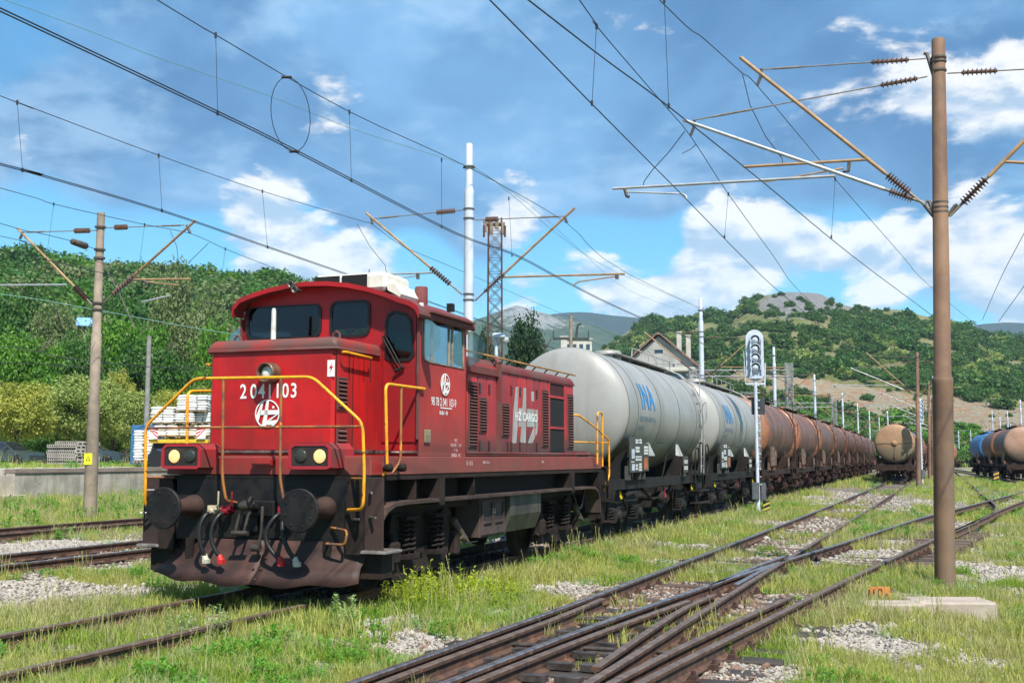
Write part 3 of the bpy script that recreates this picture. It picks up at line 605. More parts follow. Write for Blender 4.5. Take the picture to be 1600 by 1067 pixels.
# buffer beam, step boxes ------------------------------------------
mb = MB(); mb.bbox(-1.19, 1.19, .62, .76, .68, 1.455, .01)
for px in (-.12, .16): mb.box(px-.35, px+.20, .595, .62, .72, 1.0)
mb.box(-.42, -.18, .60, .62, 1.08, 1.28); mb.box(.24, .56, .60, .62, 1.08, 1.30)
lp('buffer_beam', mb, BLK)
mb = MB(); mb.bbox(-.14, .28, .50, .62, .98, 1.16, .01); mb.box(.02, .13, .47, .50, 1.02, 1.12); mb.box(-.22, .02, .56, .62, .80, .98); lp('drawgear_plate', mb, BLK)
for sx in (-1, 1):
    mb = MB()
    mb.plate([(sx*1.19, .56), (sx*1.42, .56), (sx*1.42, 1.44), (sx*1.24, 1.44), (sx*1.19, 1.2)], [], .03, FY(.585))
    mb.box(min(sx*1.19, sx*1.42), max(sx*1.19, sx*1.42), .615, 1.0, .56, .60)
    lp('corner_plate', mb, BRN)
    mb = MB(); mb.bbox(min(sx*1.425, sx*1.66), max(sx*1.425, sx*1.66), .60, .64, .60, 1.44, .006); mb.box(min(sx*1.425, sx*1.44), max(sx*1.425, sx*1.44), .64, 1.02, .60, 1.40); lp('step_box', mb, mat('brown_step_box', (.045, .023, .019), (.028, .017, .015), 2.5, .8, bump=.1))
    mb = MB(); mb.bbox(min(sx*1.40, sx*1.72), max(sx*1.40, sx*1.72), .56, 1.0, .575, .605, .004)
    for k in range(6): mb.box(min(sx*1.41, sx*1.71), max(sx*1.41, sx*1.71), .58+k*.07, .60+k*.07, .606, .614)
    lp('step_tread', mb, mat('checker_plate', (.30, .27, .25), (.16, .13, .12), 12, .6, .4))
    mb = MB(); mb.box(min(sx*1.26, sx*1.60), max(sx*1.26, sx*1.60), .7, .98, .28, .56); mb.box(min(sx*1.3, sx*1.66), max(sx*1.3, sx*1.66), 1.0, 1.25, .24, .30); mb.tube([(sx*1.45, 1.0, .5), (sx*1.5, 1.14, .5), (sx*1.5, 1.2, .35), (sx*1.46, 1.05, .28)], .025); lp('sand_box', mb, BRN)
    for q_ in ([(sx*1.28, .58, .96), (sx*1.4, .52, .97)], [(sx*1.5, .59, .99), (sx*1.62, .5, .99)], [(sx*1.5, .59, 1.27), (sx*1.56, .52, 1.27)]): mb = MB(); mb.tube(q_, .014, 6); lp('step_bracket', mb, STEEL)
# buffers
def buffer(x, y0, sgn, parent, m=BLK, r=.245):
    mb = MB(); prof = [(0, r*.96), (.012, r), (.035, r), (.05, r*.9), (.07, .09), (.24, .085)]
    if sgn < 0: prof = prof
    mb.lathe((x, y0, 1.08), (x, y0+sgn, 1.08), prof, 40, smooth=False)
    for k in range(8):
        a = k*math.pi/4+.3; mb.lathe((x+math.cos(a)*r*.74, y0-.008*sgn, 1.08+math.sin(a)*r*.74), (x+math.cos(a)*r*.74, y0+sgn, 1.08+math.sin(a)*r*.74), [(0, .011), (.004, .015), (.02, .015)], 8)
    b = mb.build('buffer', m, parent)
    mb = MB(); mb.lathe((x, y0+.22*sgn, 1.08), (x, y0+sgn, 1.08), [(0, .08), (.03, .09), (.10, .095), (.24, .105), (.30, .125), (.36, .14), (.40, .14)], 20)
    s_ = mb.build('buffer_housing', mat('rust_brown_housing', (.06, .03, .022), (.035, .02, .018), 4, .7), b); return b
buffer(-.915, 0, 1, loco); buffer(.915, 0, 1, loco)
buffer(-.915, 11.06, -1, loco); buffer(.915, 11.06, -1, loco)
# plough: two plates, curved in plan
for half, (xa, xb) in enumerate(((-1.30, .135), (.145, 1.40))):
    mb = MB(); N = 14; rows = [(.70, .55), (.60, .55), (.48, .50), (.36, .40), (.20, .22)]
    for th in (0, .016):
        for z, yy in rows:
            for k in range(N+1):
                x = xa+(xb-xa)*k/N; t = (x-.14)/1.30
                zz_ = z + (.07*max(0, abs(t)-.72) + .02*math.sin(x*9))*(1 if z < .3 else 0) + (.045*abs(t)**2 if z < .4 else 0)
                xx = x*(1 + (.05 if z < .3 else 0)); mb.v.append((xx, yy + .17*abs(t)**2.2 + th, zz_))
    nr, nc = len(rows), N+1
    for s_ in (0, 1):
        o = s_*nr*nc
        for i in range(nr-1):
            for k in range(N): q = (o+i*nc+k, o+i*nc+k+1, o+(i+1)*nc+k+1, o+(i+1)*nc+k); mb.f.append(q if s_ == 0 else q[::-1]); mb.sm.append(True)
    for i in range(nr-1):
        for k in (0, N): mb.f.append((i*nc+k, (i+1)*nc+k, nr*nc+(i+1)*nc+k, nr*nc+i*nc+k)); mb.sm.append(False)
    for k in range(N):
        for i in (0, nr-1): mb.f.append((i*nc+k, i*nc+k+1, nr*nc+i*nc+k+1, nr*nc+i*nc+k)); mb.sm.append(False)
    pp = lp('plough_plate', mb, PLOW)
    for zz_, yy in ((.63, .53), (.5, .49), (.38, .39), (.27, .28)): mb = MB(); mb.lathe((.14+(.05 if half else -.05), yy+.012, zz_), (.14+(.05 if half else -.05), yy-.02, zz_), [(0, .012), (.022, .012), (.026, .006)], 8); lp('rivet', mb, PLOW, pp)
mb = MB(); mb.box(-1.0, -.9, .58, .62, .45, .7); mb.box(.9, 1.0, .58, .62, .45, .7); mb.box(-1.1, 1.1, .66, .72, .60, .70); lp('plough_bracket', mb, BRN)
# screw coupling, hook
mb = MB(); mb.tube(bend([(.06, .5, 1.07), (.06, .36, 1.09), (.06, .30, 1.15), (.06, .36, 1.20)], .05), [.045]*6+[.03]*(len(bend([(.06, .5, 1.07), (.06, .36, 1.09), (.06, .30, 1.15), (.06, .36, 1.20)], .05))-6), 10); lp('draw_hook', mb, BLK)
mb = MB()
for sx in (-.05, .07): mb.tube([(sx+.0, .40, 1.14), (sx-.03, .34, 1.0), (sx-.08, .33, .80)], .019, 8)
mb.tube([(-.17, .33, .79), (.05, .33, .79)], .030, 10); mb.tube([(.16, .45, 1.1), (.17, .42, .8), (.13, .42, .62)], .02, 8); mb.tube([(.05, .42, .62), (.16, .42, .62)], .045, 10)
mb.lathe((-.07, .34, 1.10), (.10, .34, 1.12), [(0, .05), (.06, .065), (.12, .05)], 12); lp('screw_coupling', mb, mat('oily_coupling', (.05, .045, .04), (.10, .08, .07), 6, .42, .5))
# brake hoses
for (x0, x1, x2, mcol, endc) in ((-.55, -.60, -.53, (.62, .52, .36), (.5, .46, .36)), (-.36, -.44, -.32, (.32, .012, .03), (.55, .02, .02)), (.42, .30, .50, (.32, .012, .03), (.55, .02, .02)), (.53, .56, .70, (.24, .10, .04), (.5, .46, .4))):
    mb = MB(); pts = [(x0, .46, 1.02), (x0-.02, .36, 1.0), ((x0+x1)/2-.03, .30, .88), (x1, .29, .72), ((x1+x2)/2, .30, .58), (x2, .33, .50)]
    sp = []
    for i in range(len(pts)-1):
        for k in range(3): sp.append(Vector(pts[i]).lerp(Vector(pts[i+1]), k/3))
    sp.append(Vector(pts[-1]))
    for _ in range(2): sp = [sp[0]]+[(sp[i-1]+sp[i]*2+sp[i+1])/4 for i in range(1, len(sp)-1)]+[sp[-1]]
    mb.tube(sp, .027, 10); h = lp('brake_hose', mb, RUB)
    mb = MB(); mb.lathe((x0, .62, 1.04), (x0, .40, 1.03), [(0, .03), (.08, .03), (.10, .05), (.15, .05), (.17, .035), (.22, .03)], 10); mb.box(x0-.05, x0+.07, .44, .50, 1.05, 1.10); mb.tube([(x0+.06, .46, 1.08), (x0+.10, .44, 1.12), (x0+.10, .44, 1.27)], .012, 6)
    lp('brake_valve', mb, mat('valve_%d' % int(mcol[0]*100), mcol, tuple(c*.6 for c in mcol), 9, .5), h)
    mb = MB(); mb.lathe((x2-.02, .33, .53), (x2+.02, .32, .43), [(0, .034), (.05, .036), (.06, .045), (.09, .04)], 10); mb.box(x2-.01, x2+.06, .28, .34, .43, .48)
    lp('hose_end', mb, mat('hose_end_%d' % int(endc[0]*100+endc[1]*1000), endc, tuple(c*.7 for c in endc), 9, .5), h)
# ---- front hood
def hoodcap(x0, x1, y0, y1, z0, z1, r, fronty=True):
    # roof shell rounded on both sides and at the outer end
    mb = MB(); n = 5; rows = []
    ys = [(y0 + r*(1-math.cos(R(90*k/n))), r*(1-math.sin(R(90*k/n)))) for k in range(n+1)] + [(y1, 0.)]
    for y, dz in ys:
        top = z1-dz; zside = max(z0, top-r); rr = top-zside
        ring = [(x0, y, z0)]+[(x0+rr*(1-math.cos(R(90*k/n))), y, zside+rr*math.sin(R(90*k/n))) for k in range(n+1)]+[(x1-rr*(1-math.cos(R(90*(n-k)/n))), y, zside+rr*math.sin(R(90*(n-k)/n))) for k in range(n+1)]+[(x1, y, z0)]
        rows.append(ring)
    m_ = len(rows[0]); mb.v = [p for rg in rows for p in rg]
    for i in range(len(rows)-1):
        for k in range(m_-1): mb.f.append((i*m_+k, i*m_+k+1, (i+1)*m_+k+1, (i+1)*m_+k)); mb.sm.append(True)
    mb.add(rows[0], [tuple(range(m_))]); mb.add(rows[-1], [tuple(range(m_))[::-1]]); return mb
mb = MB(); ol = [(-.93, .92), (-.88, .87), (.81, .87), (.86, .92), (.86, 2.02), (-.93, 2.02)]
mb.plate(ol, [], 1.53, lambda a, b, d: Vector((a, b, 2.985-d))); lp('front_hood', mb, RED)
mb = hoodcap(-.95, .88, .85, 2.02, 3.0, 3.13, .09); lp('front_hood_roof', mb, mat('hood_roof_paint', (.36, .02, .02), (.12, .055, .045), 1.6, .65, grime=((.10, .06, .05), .5, 2.2)))
mb = MB(); mb.tube([(-.95, 2.0, 2.985), (-.95, .87, 2.985), (-.93, .85, 2.985), (.86, .85, 2.985), (.88, .87, 2.985), (.88, 2.0, 2.985)], .017, 8); lp('hood_rim', mb, REDR)
mb = MB()
for yy, zb, zt in ((1.32, 1.50, 2.95), (.90, 1.5, 2.95), (1.22, 2.62, 2.95), (1.60, 2.62, 2.95), (1.78, 2.62, 2.95)): mb.box(.861, .868, yy-.005, yy+.005, zb, zt)
mb.box(.861, .868, 1.32, 1.96, 1.497, 1.507); lp('hood_door_seam', mb, mat('hood_seam_dark', (.03, .006, .006), None, 4, .8))  # dark strips along the door joints
def louvre(xp, y0, y1, z0, z1, n, parent, m, sgn=1, nm='louvre'):
    mb = MB(); t = .016
    mb.box(min(xp, xp+sgn*.006), max(xp, xp+sgn*.006), y0, y1, z0, z1)
    l = mb.build(nm, mat('louvre_dark', (.012, .008, .008), None, 4, .9), parent)
    mb = MB()
    for a, b, c, d in ((y0-.02, y0, z0-.02, z1+.02), (y1, y1+.02, z0-.02, z1+.02), (y0, y1, z0-.02, z0), (y0, y1, z1, z1+.02)): mb.box(min(xp, xp+sgn*.02), max(xp, xp+sgn*.02), a, b, c, d)
    mb.build('louvre_frame', m, l)
    h = (z1-z0)/n; me = None
    for k in range(n):
        z = z0+h*(k+.5)
        if me is None:
            mb = MB(); mb.add([(sgn*.004, y0, h*.42), (sgn*.034, y0, -h*.18), (sgn*.034, y0, -h*.30), (sgn*.004, y0, h*.20), (sgn*.004, y1, h*.42), (sgn*.034, y1, -h*.18), (sgn*.034, y1, -h*.30), (sgn*.004, y1, h*.20)],
                              [(0, 1, 2, 3), (7, 6, 5, 4), (0, 4, 5, 1), (1, 5, 6, 2), (2, 6, 7, 3), (3, 7, 4, 0)])
            s_ = mb.build('louvre_slat', m, l); me = s_.data
        else: s_ = link('louvre_slat', me, l)
        s_.location = (xp, 0, z)
    return l
LVM = mat('louvre_dust_red', (.15, .035, .03), (.09, .05, .042), 4, .75)
louvre(.862, .94, 1.14, 2.27, 2.62, 7, loco, LVM); louvre(.862, .94, 1.14, 1.74, 2.02, 5, loco, LVM)
mb = MB(); mb.tube([(.93, .92, 2.94), (.96, .98, 2.94), (.96, 1.62, 2.92), (.93, 1.66, 2.92)], .016, 8); lp('hood_grab_rail', mb, YEL)
mb = MB(); mb.tube([(-.96, .9, 2.84), (-1.02, .92, 2.84), (-1.02, 1.5, 2.84)], .016, 8); lp('hood_grab_rail', mb, YEL)
mb = MB(); mb.tube([(-1.1, .80, 1.72), (-.9, .80, 1.735), (1.0, .80, 1.735), (1.05, .9, 1.735)], .02, 8)
for k in range(20): mb.lathe((-.6+k*.07, .80, 1.735), (-.5+k*.07, .80, 1.735), [(0, .025), (.03, .025)], 8)
lp('cable_conduit', mb, mat('conduit_metal', (.16, .12, .11), (.09, .05, .045), 8, .45, .5))
mb = MB(); mb.tube([(1.06, 1.0, 1.735), (1.06, 2.0, 1.735), (1.42, 2.02, 1.735)], .022, 8)
for k in range(34): mb.lathe((1.06, 1.02+k*.028, 1.735), (1.06, 1.2+k*.028, 1.735), [(0, .028), (.014, .028)], 8)
lp('cable_conduit', mb, mat('conduit_metal', (.5, .5, .5)))
for xc in (-.87, 1.25):   # lifting eyes on the hood roof
    mb = MB(); xx = -.78 if xc < 0 else .66; mb.tube([(xx-.045, 1.25, 3.12), (xx-.045, 1.25, 3.20), (xx, 1.25, 3.235), (xx+.045, 1.25, 3.20), (xx+.045, 1.25, 3.12)], .014, 8); lp('lifting_eye', mb, REDR)
mb = MB(); mb.lathe((-.44, 1.55, 3.12), (-.44, 1.55, 4), [(0, .09), (.02, .09), (.03, .045), (.06, .045), (.07, .034), (.46, .030), (.49, .02)], 14); lp('hood_post', mb, mat('grey_post', (.50, .50, .46), (.32, .3, .27), 5, .6))
# upper headlamp
mb = MB(); mb.lathe((-.02, .87, 2.70), (-.02, 0, 2.70), [(0, .13), (.05, .13), (.08, .125), (.15, .125), (.17, .112), (.165, .104), (.10, .10)], 28); hl = lp('top_headlamp', mb, mat('lamp_ring', (.20, .13, .08), (.1, .06, .05), 9, .5, .5))
LENS = mat('lamp_lens', (.85, .83, .74), (.55, .52, .44), 12, .3, 0., spec=.8)
mb = MB(); mb.lathe((-.02, .79, 2.70), (-.02, 0, 2.70), [(0, .103), (.02, .08), (.035, .05), (.04, .005)], 24); lp('lens', mb, LENS, hl)
# corner headlamp boxes
LAMPON = mat('lit_lamp', (.5, .36, .16), None, 4, .2, emis=((1., .54, .16), .65))
for sgn, xc in ((-1, -1.0), (1, .79)):
    x0, x1 = xc-.29, xc+.29
    mb = MB(); c = .07
    ol = [(x0+c, 1.53), (x1-c, 1.53), (x1, 1.53+.02), (x1, 1.84-c), (x1-c, 1.84), (x0+c, 1.84), (x0, 1.84-c), (x0, 1.55)]
    mb.plate(ol, [], .52, FY(.45)); bx = lp('headlamp_box', mb, mat('lamp_box_red', (.34, .02, .025), (.14, .04, .035), 3, .6))
    il = [(x0+.045, 1.57), (x1-.045, 1.57), (x1-.045, 1.775), (x1-.09, 1.805), (x0+.09, 1.805), (x0+.045, 1.775)]
    mb = MB(); mb.plate([(x0+c*.9, 1.535), (x1-c*.9, 1.535), (x1-.005, 1.56), (x1-.005, 1.77), (x1-c*.9, 1.835), (x0+c*.9, 1.835), (x0+.005, 1.77), (x0+.005, 1.56)], [il], .02, FY(.43)); lp('lamp_bezel', mb, mat('bezel_red', (.36, .02, .03), None, 5, .5), bx)
    mb = MB(); mb.plate(il, [], .006, FY(.442)); lp('lamp_cover', mb, mat('dirty_lamp_cover', (.045, .030, .026), (.02, .014, .012), 5, .35), bx)
    for on, xx in ((True, x0+.19 if sgn < 0 else x1-.16), (False, x0+.42 if sgn < 0 else x0+.17)):
        mb = MB(); mb.lathe((xx, .441, 1.685), (xx, 0, 1.685), [(0, .078), (.004, .08), (.014, .073), (.02, .05), (.024, .01)], 28)
        lp('headlamp' if on else 'marker_lamp', mb, LAMPON if on else mat('unlit_lamp', (.035, .040, .032), None, 5, .3), bx)
        if on:
            mb = MB()
            for k in range(-3, 4): mb.tube([(xx+k*.021, .425, 1.685-math.sqrt(max(0, .0054-(k*.021)**2))), (xx+k*.021, .418, 1.685), (xx+k*.021, .425, 1.685+math.sqrt(max(0, .0054-(k*.021)**2)))], .0035, 4)
            lp('lens_rib', mb, mat('lens_rib', (.75, .6, .4), None, 4, .2), bx)
# number and emblem on the hood front
WTXT = mat('white_lettering', (.78, .76, .73), None, 6, .6)
MF = Matrix.Translation((-.06, .866, 2.475)) @ Matrix.Rotation(R(90), 4, 'X')
mb = MB()
for dg_, dx_ in zip('2041103', (-.42, -.272, -.155, -.040, .072, .182, .30)):
    vs_, fs_ = text_verts(dg_, .25, (), .80, .004); mb.add([Vector((dx_+a, .864, 2.475+b)) for a, b in vs_], fs_)
mb.build('running_number', WTXT, loco, fix=False)
def emblem(parent, fn, r):
    mb = MB(); cir = [(r*math.cos(2*math.pi*k/40), r*math.sin(2*math.pi*k/40)) for k in range(40)]
    inn = [(p[0]*.91, p[1]*.91) for p in cir]; mb.plate(cir, [inn[::-1]], .004, fn)
    for pol in ([(-.48, .79), (-.29, .92), (-.55, -.03), (-.75, -.66), (-.93, -.22)], [(-.07, .96), (.12, .96), (.03, 0), (-.10, -.98), (-.44, -.88), (-.26, -.08)], [(-.59, .25), (.93, .25), (.93, -.05), (-.64, -.08)],
                [(.70, -.08), (.92, -.03), (.29, -.44), (-.04, -.50)], [(-.04, -.50), (.82, -.44), (.56, -.79), (-.07, -.77)], [(.40, .37), (.55, .37), (.55, .53), (.40, .53)]):
        mb.plate([(a*r, b*r) for a, b in pol], [], .005, fn)
    return mb.build('railway_emblem', WTXT, parent)
emblem(loco, lambda a, b, d: Vector((-.065+a, .862-d, 2.205+b)), .175)
emblem(loco, lambda a, b, d: Vector((1.432+d, 2.86+a, 2.65+b)), .15)
mb = MB(); mb.box(.79, .878, .868, .872, 2.86, 2.87); mb2 = MB(); mb2.plate([(.76, 2.64), (.86, 2.64), (.86, 2.84), (.76, 2.84)], [], .004, FY(.864)); wp = lp('warning_plate', mb2, WHT)
mb = MB(); mb.plate([(.83, 2.82), (.785, 2.74), (.812, 2.74), (.79, 2.67), (.84, 2.765), (.812, 2.765)], [], .002, FY(.861)); lp('lightning_bolt', mb, mat('warning_red', (.5, .01, .01), None, 4, .5), wp)
mb2 = MB(); mb2.plate([(1.0, 2.60), (1.1, 2.60), (1.1, 2.80), (1.0, 2.80)], [], .004, lambda a, b, d: Vector((-.934-d, a, b))); lp('warning_plate', mb2, WHT)
# ---- cab
X0, X1, Y0c, Y1c = -1.22, 1.42, 2.03, 3.62
def roofz(x): d = x+.08; return 3.975-.145*d*d-.007*d**4
wl = rounded(-1.14, -.03, 3.28, 3.70, .09); wr = rounded(.15, .70, 3.27, 3.71, .09); wn = [(.97, 2.98), (1.04, 2.93), (1.30, 2.93), (1.36, 3.0), (1.31, 3.42), (1.24, 3.50), (1.08, 3.54), (1.0, 3.50), (.97, 3.40)]
ol = [(X0, 1.69), (X1, 1.69), (X1, 3.54)] + [(x, roofz(x)-.035) for x in (1.36, 1.1, .8, .5, .1, -.3, -.6, -.9, -1.1)] + [(X0, 3.6)]
mb = MB(); mb.plate(ol, [wl, wr, wn], .03, FY(Y0c)); fw = lp('cab_front_wall', mb, mat('cab_front_red', (.36, .008, .010), (.21, .009, .011), 1.2, .45, grime=((.07, .03, .028), .70, 3.)))
mb = MB(); mb.plate(ol, [rounded(-1.0, -.1, 3.28, 3.68, .08), rounded(.3, 1.2, 3.28, 3.62, .08)], .03, FY(Y1c-.03)); lp('cab_rear_wall', mb, REDF)
def window(hole, fn, m, parent, fm=RUB, grow=.028, nm='cab_window'):
    cx = sum(p[0] for p in hole)/len(hole); cz = sum(p[1] for p in hole)/len(hole)
    def g_(p, e): dx, dz = p[0]-cx, p[1]-cz; l = math.hypot(dx, dz); return (p[0]+dx/l*e, p[1]+dz/l*e)
    mb = MB(); mb.plate([g_(p, grow) for p in hole], [[g_(p, -.012) for p in hole]], .02, fn); f = mb.build(nm, fm, parent)
    mb = MB(); mb.plate([g_(p, -.008) for p in hole], [], .005, lambda a, b, d: fn(a, b, d+.012)); mb.build('pane', m, f); return f
window(wl, FY(2.012), GLASS, fw); window(wr, FY(2.012), GLASS, fw); window(wn, FY(2.012), GLASS, fw)
mb = MB(); mb.plate([(.92, 1.87), (1.40, 1.87), (1.40, 2.9), (1.395, 3.56), (1.2, 3.60), (.92, 3.60)], [wn], .018, FY(2.0115)); cd = mb.build('cab_door', MC['cab_front_red'], loco)
window(wn, FY(1.995), GLASS, cd)
for zz_ in (1.98, 2.45, 2.78): mb = MB(); mb.tube([(1.425, 2.0, zz_-.06), (1.425, 2.0, zz_+.06)], .02, 8); lp('hinge', mb, REDR, cd)
# wiper
mb = MB(); mb.tube([(1.22, 1.96, 2.82), (.98, 1.97, 3.22)], .012, 6); mb.tube([(1.16, 1.96, 2.84), (.93, 1.97, 3.22)], .012, 6); mb.tube([(1.12, 1.95, 2.78), (1.24, 1.98, 2.82)], .02, 6); mb.tube([(.93, 1.97, 3.22), (.98, 1.97, 3.23)], .014, 6); lp('wiper', mb, BLK, cd)
# side walls
sw = [(2.17, 3.50), (2.17, 3.02), (2.22, 2.94), (2.32, 2.92), (3.50, 2.91), (3.48, 3.50)]
for sx, x in ((1, X1), (-1, X0)):
    mb = MB(); fn = (lambda x, sx: (lambda a, b, d: Vector((x-sx*d, a, b))))(x, sx)
    mb.plate([(Y0c, 1.69), (Y1c, 1.69), (Y1c, 3.60), (Y0c, 3.60)], [sw], .03, fn); wsd = lp('cab_side_wall', mb, REDF)
    fno = (lambda x, sx: (lambda a, b, d: Vector((x+sx*.012-sx*d, a, b))))(x, sx)
    wf = window(sw, fno, GLASS2, wsd, mat('window_trim', (.30, .26, .19), (.16, .12, .09), 6, .6), .02)
    for ya, yb in ((2.42, 2.46), (2.98, 3.02), (3.10, 3.13)): mb = MB(); mb.box(min(x, x+sx*.012), max(x, x+sx*.012), ya, yb, 2.93, 3.49); lp('window_bar', mb, mat('window_trim', (0, 0, 0)), wf)
    mb = MB(); mb.box(min(x, x+sx*.02), max(x, x+sx*.02), Y0c-.05, Y0c+.0, 1.9, 3.55); lp('corner_strip', mb, REDR)
    mb = MB(); mb.box(min(x, x+sx*.16), max(x, x+sx*.16), 2.12, 3.58, 3.535, 3.56); lp('rain_gutter', mb, REDR)
    for ym, zt in ((2.05, 3.50), (3.56, 3.42)):   # tilted weather shields beside the side window
        mb = MB(); c_ = [(ym+(.02+.16*math.sin(R(a))) if ym > 3 else ym+.06+.13*math.sin(R(a)), 3.20+.24*math.cos(R(a))) for a in range(0, 181, 20)]
        mb.plate([(x+sx*.03+sx*.26*math.sin(R(a)), 3.20+.25*math.cos(R(a))) for a in range(0, 181, 15)], [], .006, (lambda ym: (lambda a, b, d: Vector((a, ym+d, b))))(ym+.03)); lp('wind_deflector', mb, glassmat('deflector', (.62, .66, .58), .22, .2), wsd)
        mb = MB(); mb.box(min(x, x+sx*.035), max(x, x+sx*.035), ym, ym+.05, zt-.02, zt+.16); lp('deflector_bracket', mb, WHT, wsd)
# roof
mb = MB(); xs = [-1.26, -1.245, -1.15, -.95, -.7, -.4, -.1, .2, .5, .8, 1.05, 1.25, 1.40, 1.50, 1.53, 1.54]
zs = [3.60, 3.70, roofz(-1.15)+.0, roofz(-.95), roofz(-.7), roofz(-.4), roofz(-.1), roofz(.2), roofz(.5), roofz(.8), roofz(1.05), roofz(1.25), 3.65, 3.59, 3.53, 3.48]
pts = list(zip(xs, zs)); low_ = [(x*.985, z-.035) for x, z in pts][::-1]
mb.plate(pts+low_, [], 1.86, FY(1.80)); rf = lp('cab_roof', mb, mat('cab_roof_paint', (.17, .018, .02), (.12, .055, .045), 1.4, .7, grime=((.09, .055, .05), .55, 3.)))
mb = MB(); fpts = [(x, z+.004) for x, z in pts]; mb.plate(fpts+[(x*.985, z-.055) for x, z in pts][::-1], [], .03, FY(1.79)); lp('roof_fascia', mb, MC['cab_front_red'], rf)
mb = MB(); mb.bbox(-.33, .78, 2.35, 3.10, 3.90, 4.155, .05); acu = lp('air_conditioner', mb, OFFW, rf)
mb = MB(); mb.plate([(-.30, 3.99), (.08, 3.99), (.08, 4.13), (-.30, 4.13)], [], .02, FY(2.335)); mb.plate([(.12, 3.96), (.50, 3.96), (.50, 4.13), (.12, 4.13)], [], .02, FY(2.335)); lp('air_intake', mb, mat('intake_black', (.010, .010, .010), None, 3, .9), acu)
mb = MB(); mb.lathe((.1, 2.75, 4.15), (.1, 2.75, 5), [(0, .22), (.03, .21), (.04, .15)], 20); mb.tube([(.45, 2.5, 4.15), (.45, 2.5, 4.22)], .01, 6); lp('vent_cap', mb, mat('cap_grey', (.2, .2, .2), None, 4, .6), acu)
mb = MB(); mb.plate([(.78, 3.98), (.80, 3.90), (.98, 3.80), (1.0, 3.84), (.9, 3.98)], [], .7, FY(2.37)); lp('shroud', mb, OFFW, acu)
mb = MB(); mb.lathe((1.0, 3.0, 3.75), (1.0, 3.0, 5), [(0, .09), (.26, .09), (.27, .08)], 16); lp('roof_vent', mb, REDR, rf)
mb = MB(); mb.box(1.33, 1.41, 3.12, 3.22, 3.68, 3.79); lp('marker_box', mb, BLK, rf)
for dx, dz in ((-.26, 3.93), (-.20, 3.86)):
    mb = MB(); mb.lathe((dx, 1.80, dz), (dx, 0, dz), [(0, .022), (.04, .025), (.12, .036), (.16, .050), (.165, .044), (.12, .02)], 18); lp('horn', mb, mat('horn_metal', (.20, .17, .15), (.1, .08, .07), 8, .4, .7), rf)
# cab interior seen through the glass
mb = MB(); mb.box(-1.15, .86, 2.1, 2.45, 2.6, 3.22); mb.box(.9, 1.3, 3.0, 3.3, 2.6, 3.25); lp('control_desk', mb, mat('desk_grey', (.10, .10, .10), None, 4, .6))
mb = MB(); mb.bbox(-.95, -.55, 2.75, 2.95, 2.9, 3.42, .04); mb.bbox(-.95, -.55, 2.55, 2.95, 2.75, 2.9, .03); lp('driver_seat', mb, mat('seat_black', (.03, .03, .035), None, 4, .7))
mb = MB(); mb.box(X0+.04, X1-.04, 2.07, 3.56, 1.7, 1.74); mb.box(X0+.04, X1-.04, 2.07, 3.55, 3.55, 3.57); lp('cab_floor', mb, mat('desk_grey', (.1, .1, .1)))
# lettering on the cab side
def side_text(s_, size, y, z, sx=1., m=WTXT, x=1.424, parent=None, nm='lettering', bold=.002):
    M = Matrix.Translation((x, y, z)) @ Matrix.Rotation(R(90), 4, 'Z') @ Matrix.Rotation(R(90), 4, 'X')
    return text(nm, s_, size, m, parent or loco, M, .001, sx, bold)
side_text('98 78 2 041 103-9', .155, 2.84, 2.405, .72)
mb = MB(); mb.box(1.4215, 1.425, 2.73, 3.11, 2.325, 2.34); lp('lettering_underline', mb, WTXT)
side_text('Bo\'Bo\' - 96', .075, 2.83, 2.265, .8)
FT = mat('faded_lettering', (.60, .40, .38), None, 6, .7)
for i, s_ in enumerate(('RIJ E', 'MG,MHK   L  54t', 'P  54t', 'BREMZA   67t')): side_text(s_, .06, 3.25, 1.905-i*.068, .85, FT)
side_text('R 1 8 5', .085, 3.72, 1.59, .9, FT, 1.433); side_text('PAZI!   N. U.', .05, 4.35, 1.60, 1, FT, 1.433); side_text('IMS 0', .05, 6.9, 1.60, 1, FT, 1.433)
mb = MB(); mb.bbox(1.42, 1.445, 2.21, 2.38, 1.86, 2.03, .005); mb.box(1.445, 1.449, 2.225, 2.365, 1.945, 2.015); lp('data_plate', mb, mat('data_plate', (.30, .27, .16), (.2, .16, .1), 6, .6))
# ---- long rear hood
HX0, HX1 = -1.33, 1.35
mb = MB(); mb.box(HX0, HX1, 3.66, 8.86, 1.69, 3.04); mb.box(HX0+.05, HX1-.05, 3.62, 8.8, 3.04, 3.06); rh = lp('rear_hood', mb, REDF)
DOORM = mat('hood_door_red', (.52, .035, .04), (.36, .03, .035), 1.3, .55, low=((.06, .042, .038), 2.25, 1.75, .85), streak=((.12, .045, .045), .6, 8.), spec=.35, objrand=(.72, .9, .9))
doors = [(3.80, 4.17), (4.19, 4.54), (4.56, 4.92), (5.12, 5.48), (5.50, 5.88), (5.90, 6.28), (6.30, 6.69), (6.71, 6.95), (6.97, 7.38), (8.40, 8.82)]
for ya, yb in doors:
    zt = 2.86 if ya < 5 else 2.985
    mb = MB(); mb.bbox(HX1-.02, HX1+.014, ya, yb-.012, 1.74, zt, .004); dr = lp('hood_door', mb, DOORM, loco)
    if ya in (4.19, 4.56, 5.50, 5.90, 6.71, 5.12):
        for zz_ in (2.72 if ya > 5 else 2.68, 1.84):
            if ya == 5.12 and zz_ > 2: continue
            yy = ya+.04 if ya != 5.12 else yb-.09
            mb = MB(); mb.bbox(HX1+.014, HX1+.034, yy, yy+.05, zz_-.07, zz_+.08, .006); lp('door_latch', mb, mat('latch_dark', (.05, .02, .02), None, 6, .5), dr)
